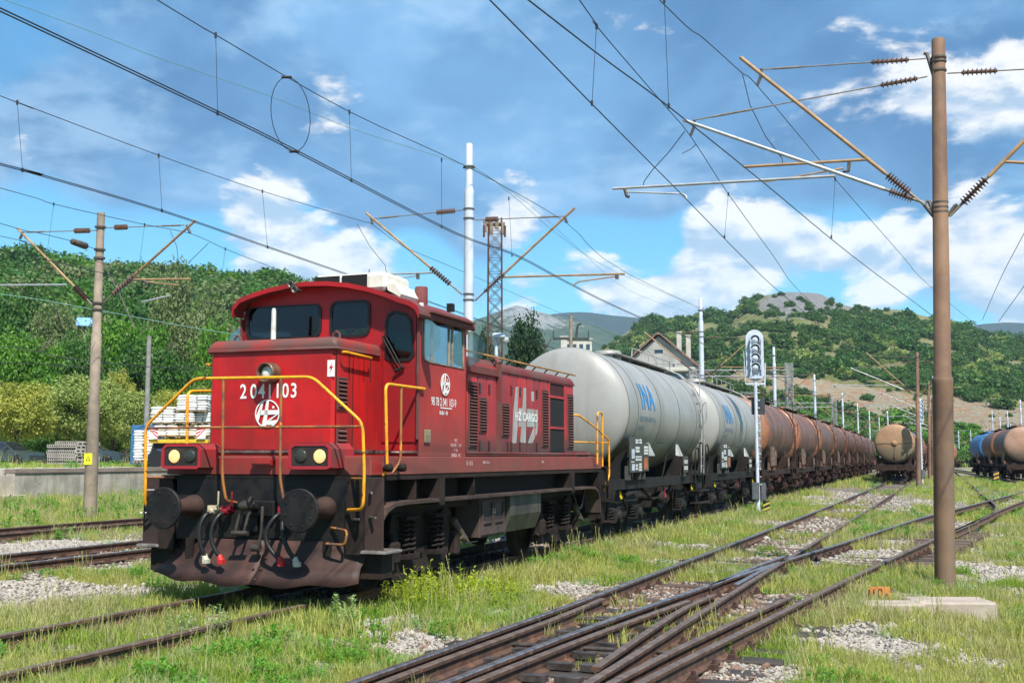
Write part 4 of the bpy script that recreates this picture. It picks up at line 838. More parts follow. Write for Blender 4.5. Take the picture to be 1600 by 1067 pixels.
mb = MB(); mb.box(HX1-.01, HX1+.045, 4.96, 5.08, 1.72, 3.10); mb.tube([(HX1+.03, 5.0, 3.1), (HX1-.04, 5.02, 3.19)], .04, 8); lp('hood_post_strip', mb, REDR)
louvre(HX1+.014, 3.85, 4.13, 1.84, 2.74, 20, loco, LVM); louvre(HX1+.014, 4.24, 4.49, 2.06, 2.53, 11, loco, LVM); louvre(HX1+.014, 5.16, 5.43, 2.02, 2.49, 11, loco, LVM)
louvre(HX1+.014, 7.06, 7.34, 1.88, 2.80, 20, loco, LVM); louvre(HX1+.014, 8.48, 8.76, 1.86, 2.80, 20, loco, LVM)
mb = MB(); mb.plate([(7.41, 1.72), (8.37, 1.72), (8.37, 3.0), (7.41, 3.0)], [[(7.47, 1.76), (8.29, 1.76), (8.29, 2.17), (7.47, 2.17)], [(7.47, 2.21), (8.29, 2.21), (8.29, 2.71), (7.47, 2.71)], [(7.47, 2.75), (8.29, 2.75), (8.29, 2.96), (7.47, 2.96)]], .02, FX(HX1+.02)); rg = lp('radiator_frame', mb, DOORM)
for za, zb, mm in ((1.755, 2.18, 'intake_black'), (2.205, 2.72, 'intake_black'), (2.745, 2.97, 'upper_mesh')):
    mb = MB(); mb.box(HX1+.001, HX1+.006, 7.465, 8.295, za, zb); lp('radiator_mesh', mb, mat(mm, (.05, .008, .01), None, 3, .8), rg)
mb = MB()   # roof of the long hood: first section stepped, second rounded
mb.plate([(HX1+.03, 2.90), (HX1+.03, 3.00), (HX1-.03, 3.03), (HX1-.10, 3.14), (HX0+.10, 3.14), (HX0+.03, 3.03), (HX0-.03, 3.0), (HX0-.03, 2.90)], [], 1.30, FY(3.68)); lp('hood_roof', mb, REDR)
mb = hoodcap(HX0-.02, HX1+.02, -8.90, -5.10, 2.99, 3.13, .11)
mb.v = [(x, -y, z) for x, y, z in mb.v]; lp('hood_roof', mb, REDR)
mb = MB(); mb.box(HX1, HX1+.035, 5.1, 8.88, 2.985, 3.0); mb.box(HX1, HX1+.05, 3.68, 4.96, 2.895, 2.91); lp('drip_strip', mb, REDR)
for y0_, y1_ in ((3.70, 9.0),):
    mb = MB(); mb.tube([(1.18, 3.66, 3.12), (1.26, 3.72, 3.215), (1.26, 9.3, 3.215)], .016, 6); ra = lp('roof_grab_rail', mb, mat('ochre_rail', (.42, .22, .06), (.2, .1, .05), 6, .5))
    for k in range(9): mb = MB(); mb.tube([(1.26, 3.95+k*.62, 3.21), (1.16, 3.97+k*.62, 3.12)], .012, 5); lp('rail_support', mb, BRN, ra)
# big emblem painted over the doors
GRL = mat('grey_logo_paint', (.36, .38, .36), (.30, .29, .27), 4, .6, low=((.30, .10, .09), 2.0, 1.6, .5))
XL = HX1+.0165
mb = MB()
def clip(pol, a, b):   # clip to a door so that the paint breaks at each gap
    def cut(pts, s_, lim):
        out = []
        for i in range(len(pts)):
            p, q = pts[i], pts[(i+1) % len(pts)]; ip, iq = s_*(p[0]-lim) >= 0, s_*(q[0]-lim) >= 0
            if ip: out.append(p)
            if ip != iq: t = (lim-p[0])/(q[0]-p[0]); out.append((lim, p[1]+t*(q[1]-p[1])))
        return out
    return cut(cut(pol, 1, a), -1, b)
for li, (pol, xo) in enumerate((([(5.78, 2.79), (5.93, 2.80), (5.90, 2.46), (5.86, 2.16), (5.80, 1.90), (5.62, 1.90), (5.66, 2.37)], 0), ([(6.14, 2.8), (6.26, 2.8), (6.27, 2.47), (6.24, 1.91), (5.98, 1.91), (6.03, 2.16), (6.09, 2.47)], .0012),
        ([(5.88, 2.46), (6.84, 2.47), (6.84, 2.18), (5.87, 2.16)], .0024), ([(6.84, 2.179), (6.80, 2.08), (6.56, 1.91), (6.34, 1.91), (6.64, 2.179)], .0006), ([(6.52, 2.76), (6.65, 2.76), (6.65, 2.6), (6.52, 2.6)], 0))):
    for ya, yb in doors:
        q = clip(pol, ya+.004, yb-.016)
        if len(q) > 2: mb.plate(q, [], .001, (lambda xo: (lambda a, b, d: Vector((XL+xo-d, a, b))))(xo))
lp('painted_emblem', mb, GRL)
side_text('HŽ CARGO', .185, 6.27, 2.32, 1.12, WHT, XL+.006, nm='cargo_lettering', bold=.005)
mb = MB(); mb.tube([(1.40, 3.66, 1.735), (1.40, 9.9, 1.735), (1.40, 10.2, 1.70)], .022, 8); mb.box(1.34, 1.42, 3.66, 8.9, 1.70, 1.715); lp('handrail_pipe', mb, REDR)
# ---- handrails
def rail(name, pts, m=YEL, r=.019, bd=.1, par=None): mb = MB(); mb.tube(bend(pts, bd), r, 8); return lp(name, mb, m, par)
fhr = rail('front_handrail', [(-1.30, .60, 1.06), (-1.50, .42, 1.06), (-1.44, .35, 1.30), (-1.47, .35, 2.05), (-.78, .35, 2.62), (.86, .35, 2.60), (1.52, .35, 2.06), (1.55, .35, 1.50), (1.54, .35, 1.09), (1.24, .55, 1.07)])
rail('cross_rail', [(-1.47, .35, 2.03), (1.53, .35, 2.02)], YBR, .015, par=fhr)
rail('rail_post', [(-.36, .35, 2.60), (-.34, .35, 1.52), (-.34, .36, 1.40), (-.30, .38, 1.16), (-.30, .60, 1.13)], YBR, .018, .06, fhr); rail('rail_post', [(.44, .35, 2.60), (.45, .35, 1.52), (.45, .36, 1.4), (.49, .38, 1.16), (.49, .60, 1.13)], YBR, .018, .06, fhr)
rail('rail_stay', [(1.54, .35, 1.43), (1.27, .58, 1.43)], YBR, .015, par=fhr); rail('rail_stay', [(-1.44, .35, 1.43), (-1.2, .58, 1.43)], YBR, .015, par=fhr)
rail('step_handle', [(.98, .60, .68), (.98, .48, .68), (1.26, .46, .68), (1.28, .46, .84), (1.0, .60, .86)], YBR, .016, .05)
rail('cab_handrail', [(1.42, 1.06, 1.46), (1.48, 1.06, 1.52), (1.45, 1.05, 2.55), (1.45, 2.16, 2.55)]); rail('cab_handrail', [(1.42, 1.30, 1.48), (1.46, 1.46, 1.62), (1.45, 1.48, 2.53)], YBR, .017)
rail('cab_handrail', [(-1.40, 1.10, 1.48), (-1.42, 1.10, 2.52), (-1.42, 1.68, 2.56), (-1.42, 1.70, 1.48)], YEL)
mb = MB(); mb.lathe((1.44, 1.06, 1.54), (1.62, 1.02, 1.56), [(0, .03), (.05, .05), (.10, .05), (.12, .02)], 10); lp('rail_socket', mb, BRN); mb = MB(); mb.lathe((1.44, 1.42, 1.54), (1.62, 1.40, 1.56), [(0, .03), (.05, .05), (.10, .05), (.12, .02)], 10); lp('rail_socket', mb, BRN)
rail('rear_handrail', [(1.2, 8.9, 2.46), (1.42, 8.95, 2.46), (1.45, 10.08, 2.23), (1.45, 10.92, 2.03), (1.45, 10.93, 1.30), (1.44, 10.5, 1.02)]); rail('rear_cross_rail', [(1.35, 8.86, 1.96), (1.45, 10.92, 1.97)], YEL, .015)
rail('rear_post', [(1.45, 10.08, 1.55), (1.45, 10.11, 2.55), (1.45, 10.47, 2.55), (1.45, 10.44, 1.5)], YEL); rail('rear_handrail', [(-1.45, 8.95, 2.46), (-1.45, 10.92, 2.03), (-1.45, 10.93, 1.1)])
mb = MB(); mb.plate([(8.9, 1.69), (9.75, 1.69), (9.75, 1.76), (9.66, 1.80), (8.9, 1.80)], [], .8, FX(1.38)); lp('rear_locker', mb, REDR)
mb = MB(); mb.box(1.30, 1.44, 10.44, 10.62, .40, 1.40)
for zz_ in (.42, .80, 1.12): mb.box(1.2, 1.62, 10.44, 10.75, zz_, zz_+.03)
mb.tube([(1.5, 10.46, 1.5), (1.5, 10.6, 1.3), (1.5, 10.6, .4)], .02, 6); lp('rear_steps', mb, BRN)
# ---- running gear
BGM = mat('bogie_dust', (.015, .011, .010), (.036, .024, .020), 2.5, .85, bump=.2, spec=.2)
def wheel(parent, x, y, r=.475, m=None, sgn=1, nm='wheel'):
    mb = MB(); a = x; mb.lathe((a, y, r), (a+sgn*1, y, r), [(0, r+.025), (.03, r+.02), (.04, r), (.13, r-.006), (.13, r-.06), (.09, r-.075), (.07, .22), (.10, .13), (.16, .12), (.17, .05)], 32); return mb.build(nm, m or BGM, parent)
def loco_bogie(yc):
    b = MB()
    for sx in (-1, 1):
        fn = (lambda sx: (lambda a, c, d: Vector((sx*(1.12-d), a, c))))(sx)
        ol = [(yc-1.05, .36), (yc-.95, .19), (yc+.62, .17), (yc+.86, .34), (yc+.98, .9), (yc+.80, 1.0), (yc+.62, .92), (yc+.55, .50), (yc-.35, .50), (yc-.40, .95), (yc-.9, .95)]
        b.plate(ol, [], .06, fn); b.box(min(sx*1.0, sx*1.05), max(sx*1.0, sx*1.05), yc-.9, yc+.9, .40, .98)
        b.box(min(sx*1.06, sx*1.16), max(sx*1.06, sx*1.16), yc-.30, yc-.02, .42, .48)
    b.box(-1.0, 1.0, yc-.25, yc+.25, .45, .85); o = lp('bogie', b, BGM)
    for sx in (-1, 1):
        for yy in (yc-.55, yc+.36):
            for dy in (-.09, .09):
                mb = MB(); mb.tube(coil((sx*1.17, yy+dy, .44), .062, .44, 7, .016), .017, 5); lp('coil_spring', mb, BGM, o)
            mb = MB(); mb.box(min(sx*1.08, sx*1.26), max(sx*1.08, sx*1.26), yy-.2, yy+.2, .38, .44); mb.build('spring_seat', BGM, o); mb = MB(); mb.box(min(sx*1.08, sx*1.26), max(sx*1.08, sx*1.26), yy-.2, yy+.2, .88, .92); lp('spring_seat', mb, BGM, o)
        mb = MB(); mb.tube([(sx*1.14, yc-.95, .7), (sx*1.20, yc-.98, .5), (sx*1.15, yc-1.1, .34)], .06, 8); mb.bbox(min(sx*1.06, sx*1.24), max(sx*1.06, sx*1.24), yc-1.12, yc-.86, .34, .62, .03); mb.build('axle_box', BGM, o); mb = MB(); mb.bbox(min(sx*1.06, sx*1.2), max(sx*1.06, sx*1.2), yc+.98, yc+1.15, .3, .66, .03); lp('axle_box', mb, BGM, o)
        mb = MB(); mb.tube([(sx*1.16, yc+.95, .80), (sx*1.22, yc+1.22, .52)], .05, 8); mb.lathe((sx*1.2, yc+1.12, .56), (sx*1.25, yc+1.3, .46), [(0, .05), (.12, .05), (.13, .035), (.17, .03)], 10); lp('damper', mb, mat('damper_bronze', (.12, .09, .06), (.06, .05, .045), 5, .6), o)
        for yy in (yc-1.02, yc+1.02): wheel(o, sx*.74, yy, sgn=sx)
    for yy in (yc-1.02, yc+1.02): mb = MB(); mb.tube([(-.8, yy, .475), (.8, yy, .475)], .08, 10); lp('axle', mb, BGM, o)
loco_bogie(2.82); loco_bogie(8.5)
mb = MB(); mb.bbox(.9, 1.30, 4.44, 5.44, .50, 1.09, .01); bxx = lp('equipment_cabinet', mb, mat('cabinet_brown', (.085, .055, .048), (.05, .036, .033), 3, .8))
for k, (ya, yb) in enumerate(((4.48, 4.93), (4.95, 5.40))):
    mb = MB(); mb.plate([(ya, .54), (yb, .54), (yb, 1.05), (ya, 1.05)], [[(ya+.05, .58), (yb-.05, .58), (yb-.05, .70), (ya+.05, .70)], [(ya+.05, .74), (yb-.05, .74), (yb-.05, 1.01), (ya+.05, 1.01)]], .02, FX(1.322)); d_ = lp('cabinet_door', mb, MC['cabinet_brown'], bxx)
    mb = MB(); mb.box(1.31, 1.335, (ya if k else yb-.05), (ya+.03 if k else yb-.02), .84, .92); lp('cabinet_latch', mb, STEEL, d_)
mb = MB(); mb.plate([(.95, 1.09), (.95, .62), (1.08, .50), (1.26, .52), (1.36, .78), (1.36, 1.09)], [], 1.45, FY(5.55)); lp('fuel_tank', mb, mat('olive_tank', (.10, .09, .065), (.05, .042, .036), 2, .6, streak=((.03, .025, .02), .6, 7.)))
mb = MB(); mb.box(-1.3, -.6, 4.4, 5.45, .5, 1.09); mb.box(-.6, .6, 4.3, 7.2, .55, 1.05); lp('equipment_cabinet', mb, BRN)
mb = MB(); mb.tube(bend([(1.30, 8.9, 1.1), (1.32, 9.2, .75), (1.3, 9.5, .72), (1.30, 9.7, 1.1)], .15), .02, 6); mb.tube([(1.28, 3.9, .46), (1.28, 4.4, .46)], .012, 5); lp('air_hose', mb, RUB)
# ------------------------------------------------------------------ tank wagons
GTK = mat('grey_tank_paint', (.30, .295, .275), (.245, .24, .222), .9, .42, low=((.10, .09, .05), 2.6, 1.35, .8), streak=((.19, .17, .13), .4, 2.6), spec=.5, rnd=.08)
BTK = mat('brown_tank_paint', (.195, .082, .052), (.11, .054, .042), .9, .5, low=((.06, .05, .035), 2.3, 1.4, .6), streak=((.065, .036, .028), .75, 2.4), grime=((.21, .17, .11), .62, .8), spec=.4, objrand=(.75, .85, .9))
OEND = mat('orange_brown_tank_end', (.36, .15, .07), (.22, .09, .05), 1.4, .5, low=((.10, .08, .045), 2.3, 1.4, .7), spec=.4)
TEND = mat('tan_tank_end', (.36, .22, .12), (.28, .16, .09), 1.2, .6, low=((.16, .14, .09), 2.9, 2.1, .8), spec=.3)
BLU = mat('blue_tank_paint', (.025, .16, .38), (.02, .11, .27), 1.4, .45, low=((.02, .05, .08), 2.2, 1.4, .7), streak=((.3, .4, .5), .3, 3.))
UND = mat('wagon_underframe', (.009, .009, .009), (.024, .020, .018), 3, .8, bump=.2, grime=((.05, .032, .024), .68, 5.), spec=.25)
RUND = mat('rusty_underframe', (.022, .014, .012), (.05, .028, .022), 3, .85, bump=.2, spec=.2)
HOOPG = mat('dark_hoop', (.10, .09, .08), (.06, .05, .04), 4, .7)
HOOPB = mat('rusty_hoop', (.34, .20, .12), (.14, .08, .06), 4, .7)
BLUTX = mat('blue_lettering', (.02, .22, .50), None, 5, .5)
TR_, TZ, TY0, TY1, WL = 1.38, 2.73, 1.75, 9.95, 10.85
SEG = 56
def on_tank(s_, size, yc, zc, m, parent, name, sx=1., off=.006, side=1, bold=0.):
    vs, fs = text_verts(s_, size, [(-.5+.1*k)*size for k in range(11)], sx, bold); a0 = math.asin((zc-TZ)/TR_)
    mb = MB(); mb.add([(side*(TR_+off)*math.cos(a0+b/TR_), yc+a*side, TZ+(TR_+off)*math.sin(a0+b/TR_)) for a, b in vs], fs); return mb.build(name, m, parent, fix=False)
def wbogie(yc, parent, m):
    b = MB(); 
    for sx in (-1, 1):
        fn = (lambda sx: (lambda a, c, d: Vector((sx*(1.10-d), a, c))))(sx)
        b.plate([(yc-1.2, .62), (yc-.95, .38), (yc-.55, .66), (yc-.25, .40), (yc+.25, .40), (yc+.55, .66), (yc+.95, .38), (yc+1.2, .62), (yc+1.05, .86), (yc+.4, .80), (yc-.4, .80), (yc-1.05, .86)], [], .05, fn)
    b.box(-1., 1., yc-.2, yc+.2, .5, .95); o = b.build('bogie', m, parent)
    for sx in (-1, 1):
        for yy in (yc-.9, yc+.9):
            wheel(o, sx*.74, yy, .45, m, sx)
            mb = MB(); mb.bbox(min(sx*1.0, sx*1.24), max(sx*1.0, sx*1.24), yy-.14, yy+.14, .34, .60, .03); mb.lathe((sx*1.2, yy, .46), (sx*1.4, yy, .46), [(0, .11), (.08, .11), (.10, .08)], 12); mb.build('axle_box', m, o)
            for dy in (-.26, .26): mb = MB(); mb.tube(coil((sx*1.14, yy+dy, .36), .075, .26, 4, .02, 8), .02, 5); mb.box(min(sx*1.05, sx*1.24), max(sx*1.05, sx*1.24), yy+dy-.1, yy+dy+.1, .32, .36); mb.build('coil_spring', m, o)
        mb = MB(); mb.tube([(sx*1.22, yc-.6, .92), (sx*1.25, yc-.35, .62), (sx*1.22, yc-.2, .55)], .03, 6); mb.tube([(sx*1.18, yc-.9, .72), (sx*1.2, yc, .74), (sx*1.18, yc+.9, .72)], .02, 5); mb.build('brake_rigging', m, o)
    return o
def make_wagon(kind):
    grey = kind == 'grey'; TM = {'grey': GTK, 'brown': BTK, 'blue': BLU}[kind]; UM = UND if grey else RUND; HM = HOOPG if grey else (HOOPB if kind == 'brown' else mat('blue_hoop', (.05, .3, .6), (.03, .2, .4), 4, .5))
    t = thing('tank_wagon', 'x', 'tank wagon')
    mb = MB(); mb.lathe((0, TY0, TZ), (0, TY1, TZ), [(0, TR_), (TY1-TY0, TR_)], SEG, caps=False)
    mb.lathe((0, 4.95, TZ+TR_-.05), (0, 4.95, 9), [(0, .34), (.22, .34), (.25, .30), (.25, .02)], 20)
    body = mb.build('tank_barrel', TM, t)
    prof = [(.42*(1-math.cos(a)) if 0 else 0, 0) for a in ()]
    for y0, sg in ((TY0, -1), (TY1, 1)):
        pr = [(0, TR_), (.03, TR_*.998), (.08, TR_*.985), (.13, TR_*.955), (.18, TR_*.90), (.24, TR_*.80), (.30, TR_*.65), (.345, TR_*.47), (.375, TR_*.25), (.385, .004)]
        mb = MB(); mb.lathe((0, y0, TZ), (0, y0+sg, TZ), pr, SEG, caps=False); mb.build('tank_end', {'grey': GTK, 'brown': OEND, 'blue': BLU}[kind], t)
    for yh in (1.75, 2.55, 4.75, 6.9, 9.1, 9.95) if grey else (2.4, 3.6, 4.9, 6.2, 7.5, 8.9):
        mb = MB(); w_ = .012 if grey else .02; mb.lathe((0, yh-w_, TZ), (0, yh+w_, TZ), [(0, TR_+.002), (.002, TR_+.007), (2*w_-.002, TR_+.007), (2*w_, TR_+.002)], SEG, caps=False); mb.build('tank_hoop', HM, t)
    if not grey and kind == 'brown':
        for yh in (1.95, 9.8): mb = MB(); mb.lathe((0, yh-.13, TZ), (0, yh+.13, TZ), [(0, TR_+.003), (.26, TR_+.003)], SEG, caps=False); mb.build('orange_band', OEND, t)
    mb = MB(); mb.box(-1.32, 1.32, .62, .72, .82, 1.22); mb.box(-1.32, 1.32, WL-.72, WL-.62, .82, 1.22); mb.box(-1.30, -1.20, .7, WL-.7, 1.0, 1.22); mb.box(1.20, 1.30, .7, WL-.7, 1.0, 1.22); mb.box(-.5, .5, .7, WL-.7, .92, 1.2)
    for ys in (1.9, 3.1, WL-3.1, WL-1.9): mb.plate([(-1.25, 1.15), (1.25, 1.15), (1.25, 1.85), (.9, 1.62), (0, 1.40), (-.9, 1.62), (-1.25, 1.85)], [], .09, FY(ys))
    mb.build('underframe', UM, t)
    mb = MB(); mb.lathe((.45, 4.4, .72), (.45, 6.4, .72), [(0, .05), (.02, .22), (1.4, .22), (1.42, .05)], 14); mb.tube([(1.1, 3.9, .95), (1.15, 4.6, .7), (1.15, 6.2, .72), (1.1, 6.9, .95)], .035, 6); mb.box(.2, 1.0, 5.9, 6.5, .45, .95); mb.tube([(-.1, 5.2, 1.3), (-.1, 5.2, .75), (.7, 5.4, .72), (1.2, 5.4, .72)], .09, 8); mb.lathe((1.1, 5.4, .72), (1.4, 5.4, .72), [(0, .13), (.05, .15), (.16, .15), (.18, .06)], 14)
    mb.build('brake_gear', UM, t)
    mb = MB(); mb.tube([(1.18, 5.6, 1.05), (1.25, 5.62, .9), (1.2, 5.75, .70)], .02, 6); mb.box(1.2, 1.26, 5.62, 5.74, .70, .80); mb.build('drain_handle', mat('valve_red', (.42, .03, .04), (.2, .03, .03), 8, .6), t)
    wbogie(2.2, t, UM); wbogie(WL-2.2, t, UM)
    for sx in (-.875, .875): buffer(sx, 0.02, 1, t, UM); buffer(sx, WL-.02, -1, t, UM)
    if grey:
        for yb in (1.45, 8.9): mb = MB(); mb.box(1.22, 1.25, yb, yb+.04, .84, .96); mb.box(1.25, 1.27, yb-.02, yb+.05, .80, .86); mb.build('brake_tag', mat('yellow_tag', (.75, .55, .02), None, 4, .5), t)
    BD = mat('label_board' if grey else 'rusty_board', (.045, .048, .042) if grey else (.16, .085, .055), (.07, .07, .06) if grey else (.10, .06, .045), 5, .7)
    WL_ = mat('board_lettering' if grey else 'board_dull', (.62, .64, .60) if grey else (.25, .17, .12), None, 8, .7)
    for side in (1, -1):
        X = lambda x: side*x
        def sbox(mb, xa, xb, *a): mb.box(min(X(xa), X(xb)), max(X(xa), X(xb)), *a)
        mb = MB(); sbox(mb, 1.42, 1.44, 1.56, 2.66, 1.36, 2.13); sbox(mb, 1.30, 1.42, 1.6, 1.66, 1.2, 1.5); sbox(mb, 1.30, 1.42, 2.5, 2.56, 1.2, 1.5); b1 = mb.build('data_board', BD, t)
        mb = MB(); sbox(mb, 1.42, 1.44, 2.74, 3.22, 1.38, 2.0); sbox(mb, 1.30, 1.42, 2.9, 2.96, 1.2, 1.5); b2 = mb.build('data_board', BD, t)
        mb = MB(); sbox(mb, 1.40, 1.42, 7.1, 7.65, 1.30, 1.72); sbox(mb, 1.3, 1.42, 7.2, 7.3, 1.2, 1.4); b3 = mb.build('data_board', BD, t)
        if side == 1:
            mb = MB(); rg = random.Random(3)
            for (ya, yb, za, zb, lines) in ((2.02, 2.30, 1.98, 2.08, 2), (2.36, 2.58, 1.98, 2.09, 2), (2.02, 2.36, 1.78, 1.92, 2), (2.02, 2.58, 1.60, 1.72, 2), (2.02, 2.22, 1.40, 1.54, 2), (2.30, 2.56, 1.38, 1.56, 3), (1.64, 1.9, 1.57, 1.60, 1), (2.78, 3.16, 1.74, 1.94, 3), (7.15, 7.6, 1.52, 1.62, 2), (7.15, 7.6, 1.36, 1.46, 2)):
                h = (zb-za)/lines
                for l in range(lines):
                    y = ya
                    while y < yb-.02: q = rg.uniform(.02, .05); mb.box(1.4405 if ya < 7 else 1.4205, 1.443 if ya < 7 else 1.423, y, min(y+q, yb), za+l*h+h*.18, za+(l+1)*h-h*.1); y += q+.012
            mb.build('data_lettering', WL_, b1)
            if grey:
                mb = MB(); mb.box(1.4405, 1.444, 1.68, 1.92, 1.66, 1.86); mb.box(1.4405, 1.444, 1.70, 1.92, 1.40, 1.54); mb.build('route_card', mat('card_white', (.62, .68, .75), (.4, .42, .5), 9, .5), b1)
                mb = MB(); mb.box(1.4405, 1.445, 2.80, 3.08, 1.42, 1.68); mb.build('hazard_plate', mat('hazard_orange', (.58, .15, .04), None, 5, .5), b2)
                mb = MB()
                text_o = text('hazard_number', '33 1203', .11, BLK, b2, Matrix.Translation((1.448, 2.94, 1.55)) @ Matrix.Rotation(R(90), 4, 'Z') @ Matrix.Rotation(R(90), 4, 'X') @ Matrix.Rotation(R(90), 4, 'Z'), .001, .7)
        for ya in (3.38, 6.5):
            mb = MB(); fn = (lambda ya: (lambda a, b, d: Vector((X(a), ya+d, b))))(ya)
            mb.add([(X(1.34), ya, 1.74), (X(1.43), ya, 1.72), (X(1.32), ya+.12, 2.02), (X(1.34), ya+.5, 1.74), (X(1.43), ya+.5, 1.72), (X(1.32), ya+.38, 2.02)], [(0, 1, 2), (5, 4, 3), (0, 3, 4, 1), (1, 4, 5, 2), (0, 2, 5, 3)]); mb.build('jacking_gusset', mat('gusset_grey', (.36, .36, .34), (.26, .26, .24), 5, .6) if grey else RUND, t)
        for ya in (3.05, 5.45, 7.7): mb = MB(); mb.tube([(X(1.22), ya, 1.2), (X(1.36), ya+.12, 1.9 if grey else 1.7)], .02, 5); mb.build('tank_strap', UM, t)
        if grey:
            mb = MB(); sbox(mb, 1.41, 1.425, 4.1, 5.0, 2.02, 2.035); mb.build('handrail', UM, t)
    # end platform with ladder and side steps
    LD = mat('ladder_grey', (.36, .36, .35), (.2, .19, .18), 5, .6) if grey else RUND
    mb = MB(); yl = 9.55
    for dy in (-.19, .19): mb.tube([(1.42, yl+dy, 1.25), (1.46, yl+dy, 2.6), (1.42, yl+dy, 3.2), (1.2, yl+dy, 3.66), (.8, yl+dy, 4.02), (.4, yl+dy, 4.2)], .018, 6)
    ld = mb.build('ladder_rail', LD, t)
    for k in range(9): zz_ = 1.45+k*.25; xx = 1.44 if zz_ < 2.9 else 1.44-(zz_-2.9)*.42; mb = MB(); mb.tube([(xx, yl-.19, zz_), (xx, yl+.19, zz_)], .012, 5); mb.build('rung', LD, ld)
    mb = MB(); mb.tube(bend([(1.5, yl-.28, 3.1), (1.62, yl-.3, 3.25), (1.62, yl-.3, 2.7), (1.5, yl-.28, 2.6)], .15), .014, 5); mb.tube([(1.36, yl+.1, 3.3), (1.36, yl+.1, 4.25)], .014, 5); mb.build('ladder_hoop', LD, ld)
    mb = MB(); mb.box(-.45, .45, 4.2, 10.1, TZ+TR_+.06, TZ+TR_+.085)
    for yy in (4.3, 6, 8, 9.9): mb.box(-.3, .3, yy, yy+.04, TZ+TR_-.06, TZ+TR_+.06)
    ww = mb.build('top_walkway', LD, t)
    mb = MB(); mb.tube([(.45, 5.6, TZ+TR_+.08), (.45, 5.65, TZ+TR_+.32), (.45, 9.9, TZ+TR_+.30), (.45, 9.95, TZ+TR_+.08)], .014, 5)
    for k in range(4): mb.tube([(.45, 6.5+k*.9, TZ+TR_+.08), (.45, 6.5+k*.9, TZ+TR_+.31)], .012, 5)
    mb.build('walkway_rail', LD, ww)
    PR = BLK if grey else RUND
    for dy, h in ((-1.05, 1.95), (-.5, 2.1), (.35, 2.05)):
        mb = MB(); mb.tube(bend([(1.42, yl+dy, 1.0), (1.45, yl+dy, h), (1.45, yl+dy+.42, h), (1.45, yl+dy+.5, 1.5), (1.42, yl+dy+.3, 1.25)], .2), .018, 6); mb.build('side_grab_rail', PR, t)
    for zz_ in (.45, .78, 1.22): mb = MB(); mb.bbox(1.2, 1.52, yl-.75, yl+.55, zz_-.02, zz_+.02, .005); mb.build('side_step', UM, t)
    mb = MB(); mb.box(1.36, 1.40, yl-.7, yl-.66, .45, 1.25); mb.box(1.36, 1.40, yl+.48, yl+.52, .45, 1.25); mb.bbox(1.28, 1.42, yl-.65, yl-.05, .82, 1.18, .01); mb.build('step_hanger', UM, t)
    mb = MB(); mb.box(-1.3, 1.3, WL-1.3, WL-.62, 1.22, 1.25); mb.tube([(-1.3, WL-.7, 1.25), (-1.3, WL-.7, 2.1), (1.3, WL-.7, 2.1), (1.3, WL-.7, 1.25)], .018, 6); mb.build('end_platform', UM, t)
    mb = MB(); mb.tube([(0, .6, 1.0), (0, .2, .9), (0, -.1, .85)], .04, 6); mb.tube([(.3, .6, .95), (.32, .35, .6), (.25, .05, .75)], .028, 6); mb.build('coupling', UM, t)
    if grey:
        on_tank('INA', .86, 3.50, 3.04, BLUTX, t, 'owner_lettering', .80, .0085, bold=.014)
        for i, s_ in enumerate(('INDUSTRIJA NAFTE d.d.', 'ZAGREB')): on_tank(s_, .17, 3.5 if i == 0 else 2.95, 2.55-i*.2, mat('pale_blue_lettering', (.10, .20, .30), None, 5, .6), t, 'small_lettering', .9, .0085)
    return t
wg = make_wagon('grey'); wg['label'] = 'first pale grey tank wagon, coupled right behind the red locomotive'; wg['group'] = 'grey tank wagons of the locomotive train'
wg.location = xy(UC, V0+11.08); wg.rotation_euler = (0, 0, -TH)
dup(wg, label='second pale grey tank wagon, between the first grey one and the brown ones', loc=xy(UC, V0+11.08+10.87))
wb = make_wagon('brown'); wb['group'] = 'brown tank wagons of the locomotive train'; wb['label'] = 'rust brown tank wagon with orange end, directly behind the two grey ones'
wb.location = xy(UC, V0+11.08+21.74); wb.rotation_euler = (0, 0, -TH)
ORD = ['second', 'third', 'fourth', 'fifth', 'sixth', 'seventh', 'eighth', 'ninth', 'tenth']
for i in range(8):
    dup(wb, label='%s brown tank wagon counted from the grey ones in the locomotive train' % ORD[i], loc=xy(UC-.012*(i+1)**2, V0+11.08+21.74+10.87*(i+1)))
# lone wagon seen end-on, and what stands behind it
lone = dup(wb, label='tan tank wagon seen end-on, standing alone on the middle track', group='wagons on the middle track', loc=xy(-3.02, 84.6), rz=-TH)
for ch in lone.children:
    if ch.name.startswith('tank_end') and ch.data.vertices[0].co.y < 5:
        ch.data = ch.data.copy(); ch.data.materials[0] = TEND
mb = MB(); mb.lathe((0, TY0-.395, TZ), (0, -9, TZ), [(0, .21), (.02, .21), (.02, .02)], 20); mb.box(-.015, .015, TY0-.40, TY0-.36, TZ-1.0, TZ-.2); mb.build('end_disc', TEND, lone)
mb = MB()
for s_ in (-1, 1): mb.tube([(s_*x, TY0-.42*math.sqrt(max(0, 1-(x/1.45)**2))+.0, TZ) for x in (.22, .6, .95, 1.2, 1.36)], .012, 4)
mb.tube([(0, TY0-.42*math.sqrt(max(0, 1-(x/1.45)**2)), TZ-x) for x in (.22, .6, .95, 1.2, 1.36)], .014, 4); mb.build('end_seam', HOOPG, lone)
dup(wb, label='brown tank wagon coupled behind the lone tan one', group='wagons on the middle track', loc=xy(-3.02, 95.5), rz=-TH)
wbl = make_wagon('blue'); wbl['label'] = 'bright blue tank wagon behind the brown ones on the far side track'; wbl['group'] = 'wagons on the far side track'; wbl.rotation_euler = (0, 0, -TH)
dup(wbl, label='blue tank wagon peeping out behind the thin brown mast', group='wagons on the middle track', loc=xy(-2.9, 106.4))
